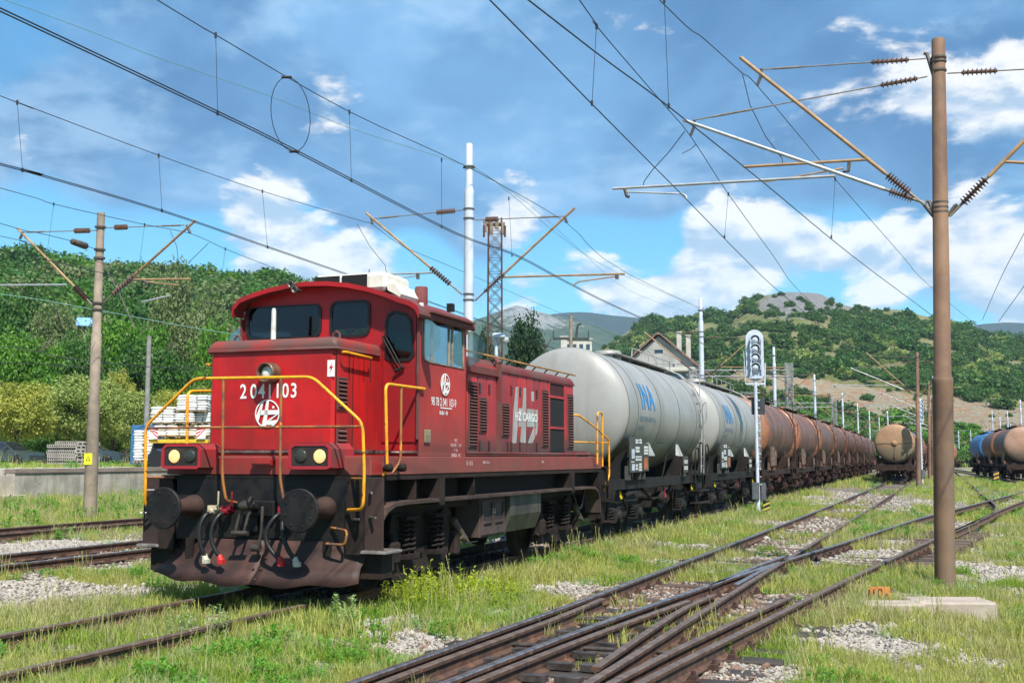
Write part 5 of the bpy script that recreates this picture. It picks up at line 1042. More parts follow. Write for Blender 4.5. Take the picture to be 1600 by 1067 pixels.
dup(wb, label='brown tank wagon behind the small blue one on the middle track', group='wagons on the middle track', loc=xy(-2.7, 117.3), rz=-TH)
A6 = R(-21.+3.6)
b6 = uvw((0, 0)); p6 = atY(1603, 702, 87.)
def along(p, ang, d): return Vector((p.x+math.sin(ang)*d, p.y+math.cos(ang)*d, 0))
a6 = R(17.5)
n6 = dup(wb, label='tan and brown tank wagon cut by the right edge of the picture', group='wagons on the far side track', loc=Vector((p6.x, p6.y, 0)), rz=-a6)
for ch in n6.children:
    if ch.name.startswith('tank_end') and ch.data.vertices[0].co.y < 5: ch.data = ch.data.copy(); ch.data.materials[0] = mat('pinkish_tank_end', (.40, .24, .17), (.30, .17, .11), 1.2, .6, low=((.10, .08, .06), 2.6, 1.7, .8))
dup(wb, label='brown tank wagon between the blue one and the one at the right edge', group='wagons on the far side track', loc=along(p6, a6, 10.87), rz=-a6)
wbl.location = along(p6, R(17.3), 21.8); wbl.rotation_euler = (0, 0, -R(16.5))
for i, px in enumerate((1521, 1507, 1495, 1484, 1474)):
    p = atY(px, 716, 205+i*7.5); dup(wb, label='far brown tank wagon, %s of the row left of the blue one' % ('nearest', 'second', 'third', 'fourth', 'fifth')[i], group='far row of brown wagons', loc=Vector((p.x-2, p.y, 0)), rz=R(-21+62))
# ------------------------------------------------------------------ overhead line masts
BMST = mat('tan_rust_mast', (.22, .125, .07), (.13, .075, .05), 1.3, .75, streak=((.17, .14, .11), .6, 3.), grime=((.24, .09, .04), .58, 1.2), bump=.15)
CMST = mat('weathered_concrete_mast', (.30, .235, .175), (.21, .165, .125), 2.5, .85, grime=((.36, .20, .12), .6, 1.6), bump=.3, bsc=20)
SMST = mat('silver_painted_mast', (.56, .60, .68), (.46, .50, .58), 2., .5, streak=((.42, .44, .48), .4, 4.))
TUB = mat('rusty_tube', (.40, .25, .12), (.28, .17, .09), 5, .6); TUBS = mat('galvanised_tube', (.48, .49, .49), (.36, .37, .37), 6, .45, .4)
INS = mat('brown_insulator', (.16, .09, .065), (.10, .06, .045), 9, .35); ROD = mat('weathered_rod', (.26, .23, .19), (.18, .15, .12), 8, .6, .3); CLP = mat('dark_clamp', (.06, .055, .05), (.12, .09, .07), 9, .6)
WIR = mat('dark_wire', (.022, .024, .026), None, 5, .5); GWIR = mat('green_copper_wire', (.14, .28, .24), None, 5, .6)
def ins_on(a, b, t0, t1, parent, O, n=9, r=.075):   # insulator string between fractions t0 and t1 of segment a-b
    a, b = Vector(a), Vector(b); p, q = a.lerp(b, t0), a.lerp(b, t1); L_ = (q-p).length; pr = [(0, .03)]
    for k in range(n): c = L_*(k+.5)/n; pr += [(c-L_/n*.22, .028), (c-L_/n*.05, r), (c+L_/n*.05, r), (c+L_/n*.22, .028)]
    pr += [(L_, .03)]; mb = MB(); mb.lathe(p-O, q-O, pr, 12, smooth=False); return mb.build('insulator', INS, parent)
def tb(parent, name, m, pts, r, O, n=8): mb = MB(); mb.tube([Vector(p)-O for p in pts], r, n); return mb.build(name, m, parent)
def lerp(a, b, t): return Vector(a).lerp(Vector(b), t)
# --- right mast
O = atz(1477, 927, -.34); V_ = uvw(O)[1]
rm = thing('overhead_line_mast', 'tall rusty tubular mast on a concrete slab, standing nearest at the right', 'mast', O, group='rusty masts along the right tracks')
top = atv(1466, 61, V_)-O; Hm = top.z
mb = MB(); mb.lathe((0, 0, 0), top, [(0, .150), (3.10, .150), (3.16, .156), (3.20, .150), (3.24, .128), (Hm-.02, .100), (Hm, .09)], 24); rm_pole = mb.build('mast_tube', BMST, rm)
q = lambda px, py: atv(px, py, V_)
base = q(1452, 326); tip1 = q(1157, 90); s2 = q(1447, 318); tip2 = q(1068, 188)
tb(rm, 'bracket_tube', TUB, [lerp(base, tip1, .22), tip1], .032, O); tb(rm, 'bracket_tube', ROD, [base, lerp(base, tip1, .24)], .022, O); ins_on(base, tip1, .10, .21, rm, O)
tb(rm, 'bracket_tube', TUBS, [lerp(s2, tip2, .16), tip2], .030, O); tb(rm, 'bracket_tube', ROD, [s2, lerp(s2, tip2, .18)], .022, O); ins_on(s2, tip2, .05, .14, rm, O)
tb(rm, 'registration_tube', TUB, [q(1361, 249), q(1162, 261)], .024, O); tb(rm, 'registration_tube', TUBS, [q(1305, 275), q(957, 295)], .024, O)
for A_, B_, i0, i1 in ((q(1447, 92), q(1188, 109), .10, .32), (q(1449, 120), q(1085, 188), .04, .19)):
    tb(rm, 'stay_rod', ROD, [A_, B_], .011, O, 6); ins_on(A_, B_, i0, i1, rm, O, 8, .055); tb(rm, 'turnbuckle', ROD, [lerp(A_, B_, .74), lerp(A_, B_, .80), lerp(A_, B_, .92)], .018, O, 6)
tb(rm, 'steady_arm', TUB, [q(1318, 263), q(1240, 277), q(1196, 284), q(1195, 288)], .015, O, 6); tb(rm, 'steady_arm', TUBS, [q(978, 300), q(1066, 303), q(1072, 306), q(1073, 312)], .015, O, 6)
tb(rm, 'steady_bracket', CLP, [q(1327, 254), q(1325, 268), q(1317, 268)], .03, O, 6); tb(rm, 'steady_bracket', CLP, [q(976, 295), q(979, 306), q(983, 308)], .03, O, 6)
tb(rm, 'loop_hanger', WIR, [q(1160, 116), q(1172, 165), q(1196, 213), q(1222, 248), q(1223, 257)], .008, O, 5); tb(rm, 'loop_hanger', WIR, [q(1070, 205), q(1045, 238), q(1020, 265), q(1006, 284), q(1005, 292)], .008, O, 5); tb(rm, 'loop_hanger', WIR, [q(1087, 226), q(1080, 233), q(1066, 240)], .006, O, 5)
for a_, b_ in ((q(1190, 108), q(1183, 134)), (q(1085, 188), q(1079, 212))): tb(rm, 'wire_clamp', CLP, [a_, lerp(a_, b_, .5)+Vector((.02, 0, 0)), b_], .028, O, 6)
for zz_ in (.0, 1.): pass
mb = MB()
for (px, py) in ((1470, 92), (1470, 98), (1472, 112), (1474, 318), (1474, 326), (1474, 333)):
    z_ = (q(px, py)-O).z; mb.lathe((top.x*z_/Hm, top.y*z_/Hm, z_), (top.x*z_/Hm, top.y*z_/Hm, z_+1), [(0, .118), (.03, .118)], 20)
mb.build('mast_band', CLP, rm)
mb = MB()
for pts in ([q(1443, 84), q(1448, 84), q(1462, 130)], [q(1447, 315), q(1452, 315), q(1462, 345)], [q(1444, 320), q(1464, 345)], [q(1481, 338), q(1492, 322), q(1496, 320)]): mb.tube([p-O for p in pts], .03, 6)
mb.build('mast_bracket', CLP, rm)
r1, r2 = q(1484, 338), q(1690, 128); tb(rm, 'bracket_tube', TUB, [lerp(r1, r2, .30), r2], .032, O); tb(rm, 'bracket_tube', ROD, [r1, lerp(r1, r2, .32)], .022, O); ins_on(r1, r2, .10, .28, rm, O)
r3, r4 = q(1480, 115), q(1670, 105); tb(rm, 'stay_rod', ROD, [r3, r4], .011, O, 6); ins_on(r3, r4, .12, .42, rm, O, 8, .055); tb(rm, 'registration_tube', TUB, [q(1570, 253), q(1760, 262)], .024, O)
# --- left mast
O = atz(140, 809, -.10); V_ = uvw(O)[1]; q = lambda px, py: atv(px, py, V_)
lm = thing('overhead_line_mast', 'weathered concrete mast in front of the loading ramp, yellow warning plate on it', 'mast', O, group='masts left of the locomotive')
top = q(158, 333)-O; Hm = top.z
mb = MB(); mb.lathe((0, 0, 0), top, [(0, .20), (3.1, .175), (3.12, .182), (3.3, .176), (3.5, .155), (5.5, .15), (5.52, .128), (Hm, .115)], 20); mb.build('mast_shaft', CMST, lm)
for A_, B_, T_, i0, i1 in ((q(146, 478), q(27, 357), TUB, .08, .24), (q(163, 472), q(306, 344), TUB, .10, .34)):
    tb(lm, 'bracket_tube', T_, [lerp(A_, B_, i1), B_], .038, O); tb(lm, 'bracket_tube', ROD, [A_, lerp(A_, B_, i1+.02)], .026, O); ins_on(A_, B_, i0, i1, lm, O, 9, .09)
for A_, B_, i0, i1 in ((q(152, 360), q(36, 363), .10, .30), (q(165, 356), q(288, 352), .12, .28)): tb(lm, 'stay_rod', ROD, [A_, B_], .016, O, 6); ins_on(A_, B_, i0, i1, lm, O, 7, .085); tb(lm, 'turnbuckle', ROD, [lerp(A_, B_, .72), lerp(A_, B_, .95)], .028, O, 6)
tb(lm, 'registration_tube', TUBS, [q(104, 445), q(-60, 446)], .03, O); tb(lm, 'registration_tube', TUB, [q(203, 437), q(297, 436)], .03, O); tb(lm, 'steady_arm', TUB, [q(227, 440), q(280, 446)], .02, O, 6); tb(lm, 'steady_bracket', CLP, [q(225, 438), q(232, 445)], .05, O, 6)
tb(lm, 'steady_arm', TUBS, [q(222, 472), q(266, 462)], .03, O, 6)
tb(lm, 'down_lead', CLP, [q(162, 410), q(172, 432), q(188, 462), q(200, 490), q(212, 515)], .02, O, 6); tb(lm, 'loop_hanger', WIR, [q(266, 360), q(276, 385), q(280, 420), q(279, 436)], .009, O, 5); tb(lm, 'loop_hanger', WIR, [q(326, 380), q(300, 405), q(283, 425), q(280, 436)], .009, O, 5)
mb = MB()
for py in (357, 392, 405, 475, 485): z_ = (q(150, py)-O).z; mb.lathe((top.x*z_/Hm, top.y*z_/Hm, z_), (top.x*z_/Hm, top.y*z_/Hm, z_+1), [(0, .17), (.05, .17)], 16)
mb.build('mast_band', CLP, lm)
for A_, B_ in ((q(36, 362), q(31, 374)), (q(292, 352), q(297, 364))): tb(lm, 'wire_clamp', CLP, [A_, B_], .04, O, 6)
ya = q(139, 717)-O; ya = Vector((top.x*ya.z/Hm-.04, top.y*ya.z/Hm+.0, ya.z)); mb = MB(); mb.bbox(ya.x-.12, ya.x+.12, ya.y-.20, ya.y-.185, ya.z-.17, ya.z+.17, .004); wpl = mb.build('warning_plate', mat('warning_yellow', (.78, .75, .03), None, 4, .5), lm)
mb = MB(); mb.plate([(ya.x-.07, ya.z-.05), (ya.x+.07, ya.z-.05), (ya.x, ya.z+.08)], [[(ya.x-.045, ya.z-.035), (ya.x, ya.z+.055), (ya.x+.045, ya.z-.035)]], .003, FY(ya.y-.204)); mb.build('warning_triangle', BLK, wpl)
# --- middle silver mast row
O = xy(-11.2, 26.77, -.2); V_ = 26.77; q = lambda px, py: atv(px, py, V_)
def silver_mast(detail=True):
    m_ = thing('overhead_line_mast', 'tall silver mast directly behind the locomotive cab', 'mast', O, group='silver masts left of the train')
    top = q(733.5, 225)-O; Hm = top.z
    mb = MB(); mb.lathe((0, 0, 0), (0, 0, Hm), [(0, .125), (Hm-1.35, .125), (Hm-1.25, .13), (Hm-1.12, .095), (Hm-.02, .092), (Hm, .08)], 20); mb.build('mast_tube', SMST, m_)
    tg = 'bracket_tube'
    for A_, B_, i0, i1 in ((q(722, 460), q(572, 333), .12, .32), (q(742, 470), q(898, 325), .10, .30)):
        tb(m_, tg, TUB, [lerp(A_, B_, i1), B_], .032, O); tb(m_, tg, ROD, [A_, lerp(A_, B_, i1+.02)], .022, O); ins_on(A_, B_, i0, i1, m_, O, 9, .075)
    for A_, B_, i0, i1 in ((q(726, 328), q(582, 342), .10, .30), (q(742, 344), q(884, 338), .12, .26)): tb(m_, 'stay_rod', ROD, [A_, B_], .013, O, 6); ins_on(A_, B_, i0, i1, m_, O, 8, .075); tb(m_, 'turnbuckle', ROD, [lerp(A_, B_, .72), lerp(A_, B_, .92)], .024, O, 6)
    tb(m_, 'registration_tube', TUBS, [q(677, 426), q(596, 429)], .026, O); tb(m_, 'registration_tube', TUB, [q(784, 433), q(976, 428)], .026, O)
    tb(m_, 'steady_arm', TUBS, [q(650, 431), q(610, 437)], .018, O, 6); tb(m_, 'steady_arm', TUB, [q(962, 432), q(905, 440), q(898, 444), q(896, 448)], .018, O, 6); tb(m_, 'steady_bracket', CLP, [q(653, 427), q(653, 436)], .05, O, 6); tb(m_, 'steady_bracket', CLP, [q(964, 429), q(964, 436)], .05, O, 6)
    mb = MB()
    for py in (262, 328, 343, 461, 470): z_ = (q(733, py)-O).z; mb.lathe((0, 0, z_), (0, 0, z_+1), [(0, .145), (.035, .145)], 16)
    mb.tube([q(724, 262)-O, q(742, 262)-O], .03, 6); mb.build('mast_band', CLP, m_)
    for A_, B_ in ((q(580, 340), q(582, 350)), (q(882, 338), q(886, 348))): tb(m_, 'wire_clamp', CLP, [A_, B_], .035, O, 6)
    return m_
sm = silver_mast()
tb(sm, 'loop_hanger', WIR, [q(558, 350), q(578, 385), q(602, 415), q(604, 428)], .008, O, 5)
tags = ['silver mast in front of the grey gabled building', 'silver mast behind the first brown tank wagon, right of the signal', 'silver mast above the brown wagons, third one behind the train', 'silver mast above the brown wagons, fourth one behind the train', 'silver mast above the brown wagons, fifth one behind the train', 'small silver mast just left of the lone tan wagon', 'tiny silver mast above the lone tan wagon']
for lb, v_ in zip(tags, (57.5, 85, 114, 148, 176, 206, 240)): dup(sm, label=lb, loc=xy(-11.2, v_, -.2))
# brown mast row on the right, and more silver masts beyond
for i, (lb, v_) in enumerate((('thin brown mast standing beside the distant signal', 75.2), ('brown mast partly behind the thin brown one', 104), ('third brown mast of the row right of the lone wagon', 132), ('fourth brown mast of the row right of the lone wagon', 160), ('farthest brown mast of the row right of the lone wagon', 190))):
    m2 = dup(rm, label=lb, loc=xy(-1.32+.004*v_*(i > 0), v_, -.25)); 
for ch in list(rm.children): pass
for i, (px, pt, Y) in enumerate(((1389, 640, 190), (1462, 585, 165), (1491, 668, 260), (1518, 671, 270), (1545, 668, 230), (1553, 640, 215), (1565, 650, 200), (1577, 640, 185), (1581, 660, 240), (1598, 622, 160), (1499, 672, 250))):
    p = atY(px, 716, Y); mm = dup(sm, label='small silver mast far off, %s from the left among those beyond the far wagons' % ('first', 'second', 'third', 'fourth', 'fifth', 'sixth', 'seventh', 'eighth', 'ninth', 'tenth', 'eleventh')[i], group='distant silver masts', loc=(p.x, p.y, -.2), rz=.4*(i % 3))
    mm.scale = (1, 1, ((716-pt)*Y/F+1.8)/10.2)
# ------------------------------------------------------------------ wires
def wpts(pts):
    out = []
    for px, py, z in pts:
        d = ray(px, py); out.append(d*((z-HC)/d.z)+Vector((0, 0, HC)))
    return out
def smooth3(pts, n=5):
    P_ = [2*pts[0]-pts[1]]+list(pts)+[2*pts[-1]-pts[-2]]; out = []
    for i in range(1, len(P_)-2):
        for k in range(n): t = k/n; out.append(.5*((2*P_[i])+(-P_[i-1]+P_[i+1])*t+(2*P_[i-1]-5*P_[i]+4*P_[i+1]-P_[i+2])*t*t+(-P_[i-1]+3*P_[i]-3*P_[i+1]+P_[i+2])*t**3))
    out.append(P_[-2]); return out
def fixline(pts, i1):   # keep the plan of a wire straight between its first point and point i1
    w3 = wpts(pts); a, b = w3[0], w3[i1]
    for i in range(1, i1):
        d = ray(pts[i][0], pts[i][1]); e = b-a; t = (a.x*e.y-a.y*e.x)/(d.x*e.y-d.y*e.x); w3[i] = d*t+Vector((0, 0, HC))
    return w3
def wire(name, label, cat, pts, r=.008, m=WIR, group=None, twin=0, drops=(), ext0=10):
    w3 = wpts(pts) if not isinstance(pts[0], Vector) else pts
    if ext0: d = (w3[0]-w3[1]).normalized(); d.z *= .3; w3 = [w3[0]+d*ext0]+w3
    sp = smooth3(w3, 4); mb = MB(); mb.tube(sp, r, 5); 
    if twin: mb.tube([p+Vector((twin, 0, .015)) for p in sp], r, 5)
    o = mb.build(name, m, None, fix=False); tag(o, label, cat, group)
    for a, b in drops:
        mb = MB(); mb.tube([a, b], .0035, 4); mb.lathe(a, a-Vector((0, 0, 1)), [(-.03, .016), (.04, .016)], 6); mb.lathe(b, b+Vector((0, 0, 1)), [(-.02, .016), (.04, .016)], 6); mb.build('dropper', WIR, o, fix=False)
    return o
def pt(px, py, z): return wpts([(px, py, z)])[0]
def drop(mx, my, cx, cy_, zc): # contact point fixed, messenger point above it
    c = pt(cx, cy_, zc); d = ray(mx, my); t = c.y/d.y; return (d*t+Vector((0, 0, HC)), c)
far = lambda u, v, z: (lambda p: p)(xy(u, v, z))
def pxz(P3):
    x, y, z = P3[0], P3[1], P3[2]-HC; dep = y*math.cos(P)+z*math.sin(P); up = -y*math.sin(P)+z*math.cos(P); return (800+F*x/dep, 533.5-F*up/dep, P3[2])
G1 = 'overhead wires'
wire('messenger_wire', 'high thin wire from the upper left to the right arm of the silver mast', 'wire', fixline([(245, 0, 6.95), (337, 55, 6.86), (546, 175, 6.9), (732, 262, 7.25), (886, 349, 7.68), (985, 430, 7.0), pxz(xy(-8, 57, 7.6)), pxz(xy(-8, 85, 7.6)), pxz(xy(-8, 148, 7.6))], 4), .007, group=G1,
     drops=[drop(337, 55, 340, 178, 5.9), drop(546, 175, 549, 283, 5.9), drop(690, 250, 690, 355, 5.9), drop(795, 310, 800, 400, 5.9)])
wire('contact_wire', 'doubled contact wire crossing the sky just above the locomotive', 'wire', [(0, 18, 5.92), (340, 178, 5.9), (460, 237, 5.9), (710, 365, 5.9), (806, 400, 5.95), (897, 448, 5.95), (1000, 497, 5.9), pxz(xy(-8.1, 57, 5.95)), pxz(xy(-8.1, 148, 5.95))], .0085, group=G1, twin=.035)
mb = MB(); a_, b_ = pt(448, 121, 6.87), pt(460, 237, 5.9); c_ = (a_+b_)/2; hh = (a_-b_)/2; wv = Vector((.46, .0, .02)); mb.tube([c_+hh*math.cos(t*math.pi/12)+wv*.58*math.sin(t*math.pi/12) for t in range(25)], .006, 5)
for p_ in (a_, b_): mb.lathe(p_-Vector((.07, 0, 0)), p_+Vector((1, 0, 0)), [(0, .02), (.14, .02)], 6)
tag(mb.build('jumper_loop', WIR, None, False), 'large oval loop of cable hanging between two overhead wires', 'cable')
wire('messenger_wire', 'wire over the left sky running to the left arm of the silver mast', 'wire', fixline([(0, 150, 7.1), (27, 160, 6.9), (248, 243, 6.85), (410, 299, 6.9), (560, 344, 7.4), (582, 351, 7.65), (630, 385, 7.2), (708, 418, 7.0), pxz(xy(-14.6, 57, 7.6)), pxz(xy(-14.6, 114, 7.6))], 5), .007, group=G1, drops=[drop(27, 160, 35, 267, 5.9), drop(248, 243, 253, 330, 5.9), drop(410, 299, 418, 387, 5.9)])
wire('contact_wire', 'doubled contact wire sloping from the left edge towards the cab roof', 'wire', [(0, 258, 5.9), (35, 267, 5.9), (248, 329, 5.9), (415, 386, 5.9), (520, 422, 5.9), (640, 463, 5.9), (715, 488, 5.9), pxz(xy(-14.6, 57, 5.9)), pxz(xy(-14.6, 114, 5.9))], .008, group=G1, twin=.03)
wire('messenger_wire', 'wire from the left edge past the tip of the concrete mast arm', 'wire', fixline([(0, 294, 7.5), (84, 319, 7.3), (226, 351, 7.6), (297, 365, 8.1), (352, 389, 7.4), (400, 408, 7.2), (440, 424, 7.1)], 6), .008, group=G1, drops=[drop(84, 319, 72, 406, 5.9), drop(226, 351, 216, 424, 5.9), drop(352, 389, 346, 436, 5.9)])
wire('contact_wire', 'low contact wire passing in front of the wooded hillside', 'wire', [(0, 390, 5.9), (72, 406, 5.9), (204, 437, 5.9), (300, 458, 5.9), (400, 492, 5.9), pxz(xy(-20.5, 60, 5.9))], .009, group=G1)
wire('anchor_wire', 'wire ending in a dark insulator on the concrete mast', 'wire', [(0, 349, 7.4), (60, 364, 7.5), (112, 377, 7.6), (154, 391, 7.6)], .009, group=G1)
oi = bpy.data.objects['anchor_wire']; mb = MB(); A_, B_ = pt(112, 377, 7.6), pt(135, 385, 7.6); mb.lathe(A_, B_, [(0, .05), (.06, .09), (.12, .04), (.14, .09), ((B_-A_).length-.05, .10), ((B_-A_).length, .04)], 10); mb.build('insulator', CLP, oi)
wire('messenger_wire', 'wire held by the left arm of the concrete mast', 'wire', fixline([(0, 369, 7.4), (30, 376, 7.5), (66, 388, 7.2), (150, 408, 7.0), (195, 424, 7.0), (258, 437, 7.1), (330, 462, 7.1)], 5), .008, group=G1, drops=[(drop(66, 388, 40, 412, 6.2))])
wire('feeder_wire', 'thin pale green wire strung in front of the left hillside trees', 'wire', [atY(-20, 457, 52), atY(165, 487, 54), atY(357, 521, 56), atY(520, 535, 60)], .018, GWIR, group=G1)
wire('feeder_wire', 'dark telephone wire low in front of the left trees', 'wire', [atY(-10, 540, 60), atY(110, 560, 60), atY(230, 573, 62), atY(340, 575, 64)], .022, WIR, group=G1)
wire('feeder_wire', 'lower dark telephone wire in front of the left bushes', 'wire', [atY(-10, 566, 60), atY(110, 572, 60), atY(230, 585, 62)], .018, WIR, group=G1)
wire('feeder_wire', 'green copper wire over the locomotive, tied near the top of the silver mast', 'wire', fixline([(40, 12, 9.2), (240, 88, 8.7), (420, 150, 8.6), (560, 205, 8.7), (735, 262, 9.05), (800, 305, 8.8), (870, 365, 8.4), (960, 424, 8.2), pxz(xy(-11.0, 57.5, 9.1)), pxz(xy(-11, 85, 9.1)), pxz(xy(-11, 114, 9.1))], 4), .0065, GWIR, group=G1)
wire('earth_wire', 'second thin wire leaving the silver mast top towards the next mast', 'wire', [pxz(atY(742, 262, 26.9)), (830, 322, 8.7), (900, 385, 8.2), (985, 455, 8.0), pxz(xy(-11.3, 57.5, 8.9))], .005, GWIR, group=G1, ext0=0)
wire('contact_wire', 'contact wire held by the silver arm, sloping down steeply from the top edge', 'wire', [(765, 0, 5.9), (925, 163, 5.88), (1073, 312, 5.88), (1159, 400, 5.85), (1225, 462, 5.85), pxz(xy(-3.0, 47, 5.8)), pxz(xy(-2.9, 75, 5.9)), pxz(xy(-2.9, 132, 5.9)), pxz(xy(-2.9, 190, 5.9))], .008, group=G1)
wire('messenger_wire', 'messenger wire over the middle track through the tip of the silver arm', 'wire', fixline([(905, 0, 6.85), (932, 41, 6.80), (1035, 161, 6.85), (1079, 213, 6.98), (1138, 303, 6.74), (1207, 398, 6.6), (1250, 456, 6.5), pxz(xy(-3.1, 47, 6.4)), pxz(xy(-2.9, 75, 7.1)), pxz(xy(-2.9, 132, 7.1))], 3), .007, group=G1, drops=[drop(932, 41, 925, 163, 5.88), drop(1138, 303, 1132, 371, 5.86)])
wire('contact_wire', 'contact wire of the diverging track crossing under the silver arm', 'wire', [(825, 0, 5.95), (940, 89, 5.95), (1045, 167, 5.93), (1196, 288, 5.92), (1332, 400, 5.9), (1460, 496, 5.9), (1545, 562, 5.9), (1620, 610, 5.9)], .0085, group=G1)
wire('messenger_wire', 'messenger wire from the top edge through the clamp of the rusty arm', 'wire', fixline([(1030, 0, 7.25), (1099, 60, 7.3), (1159, 114, 7.5), (1183, 134, 7.62), (1282, 252, 7.35), (1305, 280, 7.3), (1410, 400, 7.1), (1450, 444, 7.0), (1540, 517, 7.2), (1640, 580, 7.5)], 3), .007, group=G1, drops=[drop(1038, 0, 1045, 167, 5.93), drop(1305, 280, 1299, 371, 5.9)])
wire('messenger_wire', 'wire at the right edge behind the rusty mast, sloping down left', 'wire', [(1640, 285, 7.2), (1600, 365, 7.0), (1565, 432, 6.8), (1535, 500, 6.6)], .009, group=G1); wire('contact_wire', 'second wire at the right edge behind the rusty mast', 'wire', [(1640, 385, 5.9), (1600, 447, 5.9), (1560, 503, 5.9)], .009, group=G1)
# ------------------------------------------------------------------ slab, number plate
SLAB = mat('concrete_slab', (.42, .35, .28), (.33, .27, .22), 2, .9, bump=.4, bsc=18, grime=((.50, .44, .36), .6, 3.))
c1_, c2_, c3_ = atz(1362, 940, -.14), atz(1447, 942, -.14), atz(1552, 937, -.14)
def slab(cx, cy_, lx, ly, label, rz):
    mb = MB(); mb.bbox(-lx/2, lx/2, -ly/2, ly/2, -.35, 0, .025); o = mb.build('foundation_slab', SLAB, None); o.location = (cx, cy_, -.08); o.rotation_euler = (0, 0, rz); tag(o, label, 'slab'); return o
pR = atz(1477, 927, -.13)
slab((atz(1392, 940, -.08)).x, atz(1403, 940, -.08).y, .72, .40, 'smaller concrete block in front of the rusty mast, beside the orange plate', -.02); slab(atz(1485, 937, -.08).x, atz(1500, 936, -.08).y, .98, .60, 'concrete foundation slab under the rusty mast', -.03)
p = atz(1359, 958, -.33); t = thing('marker_plate', 'small orange plate lettered 10A on a short iron stake', 'sign', p)
mb = MB(); mb.box(-.012, .012, -.008, .008, 0, .30); mb.build('stake', RUST, t)
mb = MB(); mb.bbox(0.0, .27, -.024, -.010, .15, .34, .004); pl_ = mb.build('plate', mat('orange_plate', (.60, .24, .05), (.40, .13, .03), 7, .6, chips=((.16, .06, .03), .66, 16.)), t)
text('plate_lettering', '10', .17, BLK, pl_, Matrix.Translation((.095, -.026, .25)) @ Matrix.Rotation(R(90), 4, 'X'), .001, .95); text('plate_lettering', 'A', .12, BLK, pl_, Matrix.Translation((.218, -.0265, .215)) @ Matrix.Rotation(R(90), 4, 'X'), .001)
# ------------------------------------------------------------------ signals
SIGM = mat('signal_grey', (.50, .54, .60), (.40, .44, .50), 4, .5); SBOX = mat('signal_box_dark', (.05, .055, .06), (.03, .03, .032), 5, .5)
p = atY(1183, 716, 37.6); sg = thing('main_signal', 'grey light signal with four round lamps beside the tank wagons', 'signal', (p.x, p.y, -.1), -.12)
k_ = 37.6/F
mb = MB(); mb.lathe((0, 0, 0), (0, 0, 9), [(0, .07), (.9, .07), (.95, .055), (4.5, .055)], 12); mb.build('signal_post', SIGM, sg)
cap = [(.29*math.cos(R(a)), 5.72+.29*math.sin(R(a))) for a in range(0, 181, 15)]+[(-.29*math.cos(R(a)), 4.55-.0+(-.24)*math.sin(R(a))) for a in range(0, 181, 15)]
mb = MB(); mb.plate(cap, [], .03, FY(.02)); hd = mb.build('signal_board', SIGM, sg)
for z_ in (5.66, 5.36, 5.06, 4.74):
    mb = MB(); mb.lathe((0, .02, z_), (0, -1, z_), [(0, .15), (.05, .148), (.12, .125), (.17, .08), (.19, .01)], 18); lp2 = mb.build('lamp_housing', mat('signal_lamp_grey', (.50, .54, .60), (.36, .40, .46), 6, .35), hd)
    mb = MB(); mb.plate([(.17*math.cos(R(a)), z_+.17*math.sin(R(a))) for a in range(-30, 211, 20)]+[(.15*math.cos(R(a)), z_+.15*math.sin(R(a))) for a in range(210, -31, -20)], [], .22, FY(-.2)); mb.build('lamp_hood', mat('signal_lamp_grey', (1, 1, 1)), lp2)
mb = MB(); mb.plate([(.19, 4.5), (.23, 4.5), (.23, 5.75), (.19, 5.75)], [], .08, FY(-.1)); mb.box(-.17, -.12, -.14, -.02, 4.45, 5.7); mb.box(-.2, .2, -.12, 0, 4.38, 4.46); mb.box(-.30, .30, -.02, .12, 4.18, 4.24); mb.tube([(-.32, .05, 4.2), (-.36, .05, 5.3)], .015, 5); mb.tube([(.30, .05, 4.1), (.33, .05, 4.9)], .03, 5); mb.build('signal_bracket', SIGM, hd)
for k in range(14): mb = MB(); mb.box(.055, .12, -.06, -.04, .9+k*.25, .93+k*.25); mb.build('climbing_rung', SIGM, sg)
mb = MB(); mb.bbox(-.20, .04, -.14, .04, .42, .98, .015); mb.bbox(.10, .26, -.06, .14, .40, .95, .015); mb.build('relay_box', mat('relay_box_grey', (.10, .11, .12), (.07, .075, .08), 5, .5), sg)
mb = MB(); mb.bbox(-.14, .30, .10, .14, 3.20, 3.72, .01); mb.box(-.05, .05, 0, .12, 3.3, 3.6); mb.build('indicator_box', SBOX, sg)
mb = MB(); mb.box(.16, .38, .05, .07, .02, .38); bb = mb.build('stripe_board', mat('board_black', (.02, .02, .02), None, 4, .6), sg)
mb = MB(); mb.plate([(.16, .05), (.38, .14), (.38, .20), (.16, .11)], [], .004, FY(.046)); mb.plate([(.16, .20), (.38, .29), (.38, .35), (.16, .26)], [], .004, FY(.046)); mb.build('yellow_stripe', mat('stripe_ochre', (.5, .38, .05), None, 4, .6), bb)
p = atY(1440, 716, 80); s2_ = dup(sg, label='distant grey light signal standing between the brown masts', loc=(p.x, p.y, -.1), rz=.5)
sg['group'] = s2_['group'] = 'light signals'
# striped marker post on the right
p = atz(1556, 757, -.2); t = thing('marker_post', 'short black and yellow striped post in front of the far wagons', 'post', p, .2)
mb = MB(); mb.bbox(-.22, .22, -.1, .1, 0, .95, .02); mp_ = mb.build('post_body', mat('board_black', (0, 0, 0)), t)
mb = MB()
for z_ in (.08, .36, .64): mb.plate([(-.22, z_), (.22, z_+.13), (.22, z_+.26), (-.22, z_+.13)], [], .004, FY(-.104))
mb.build('yellow_stripe', mat('stripe_orange', (.5, .29, .05), None, 4, .6), mp_)
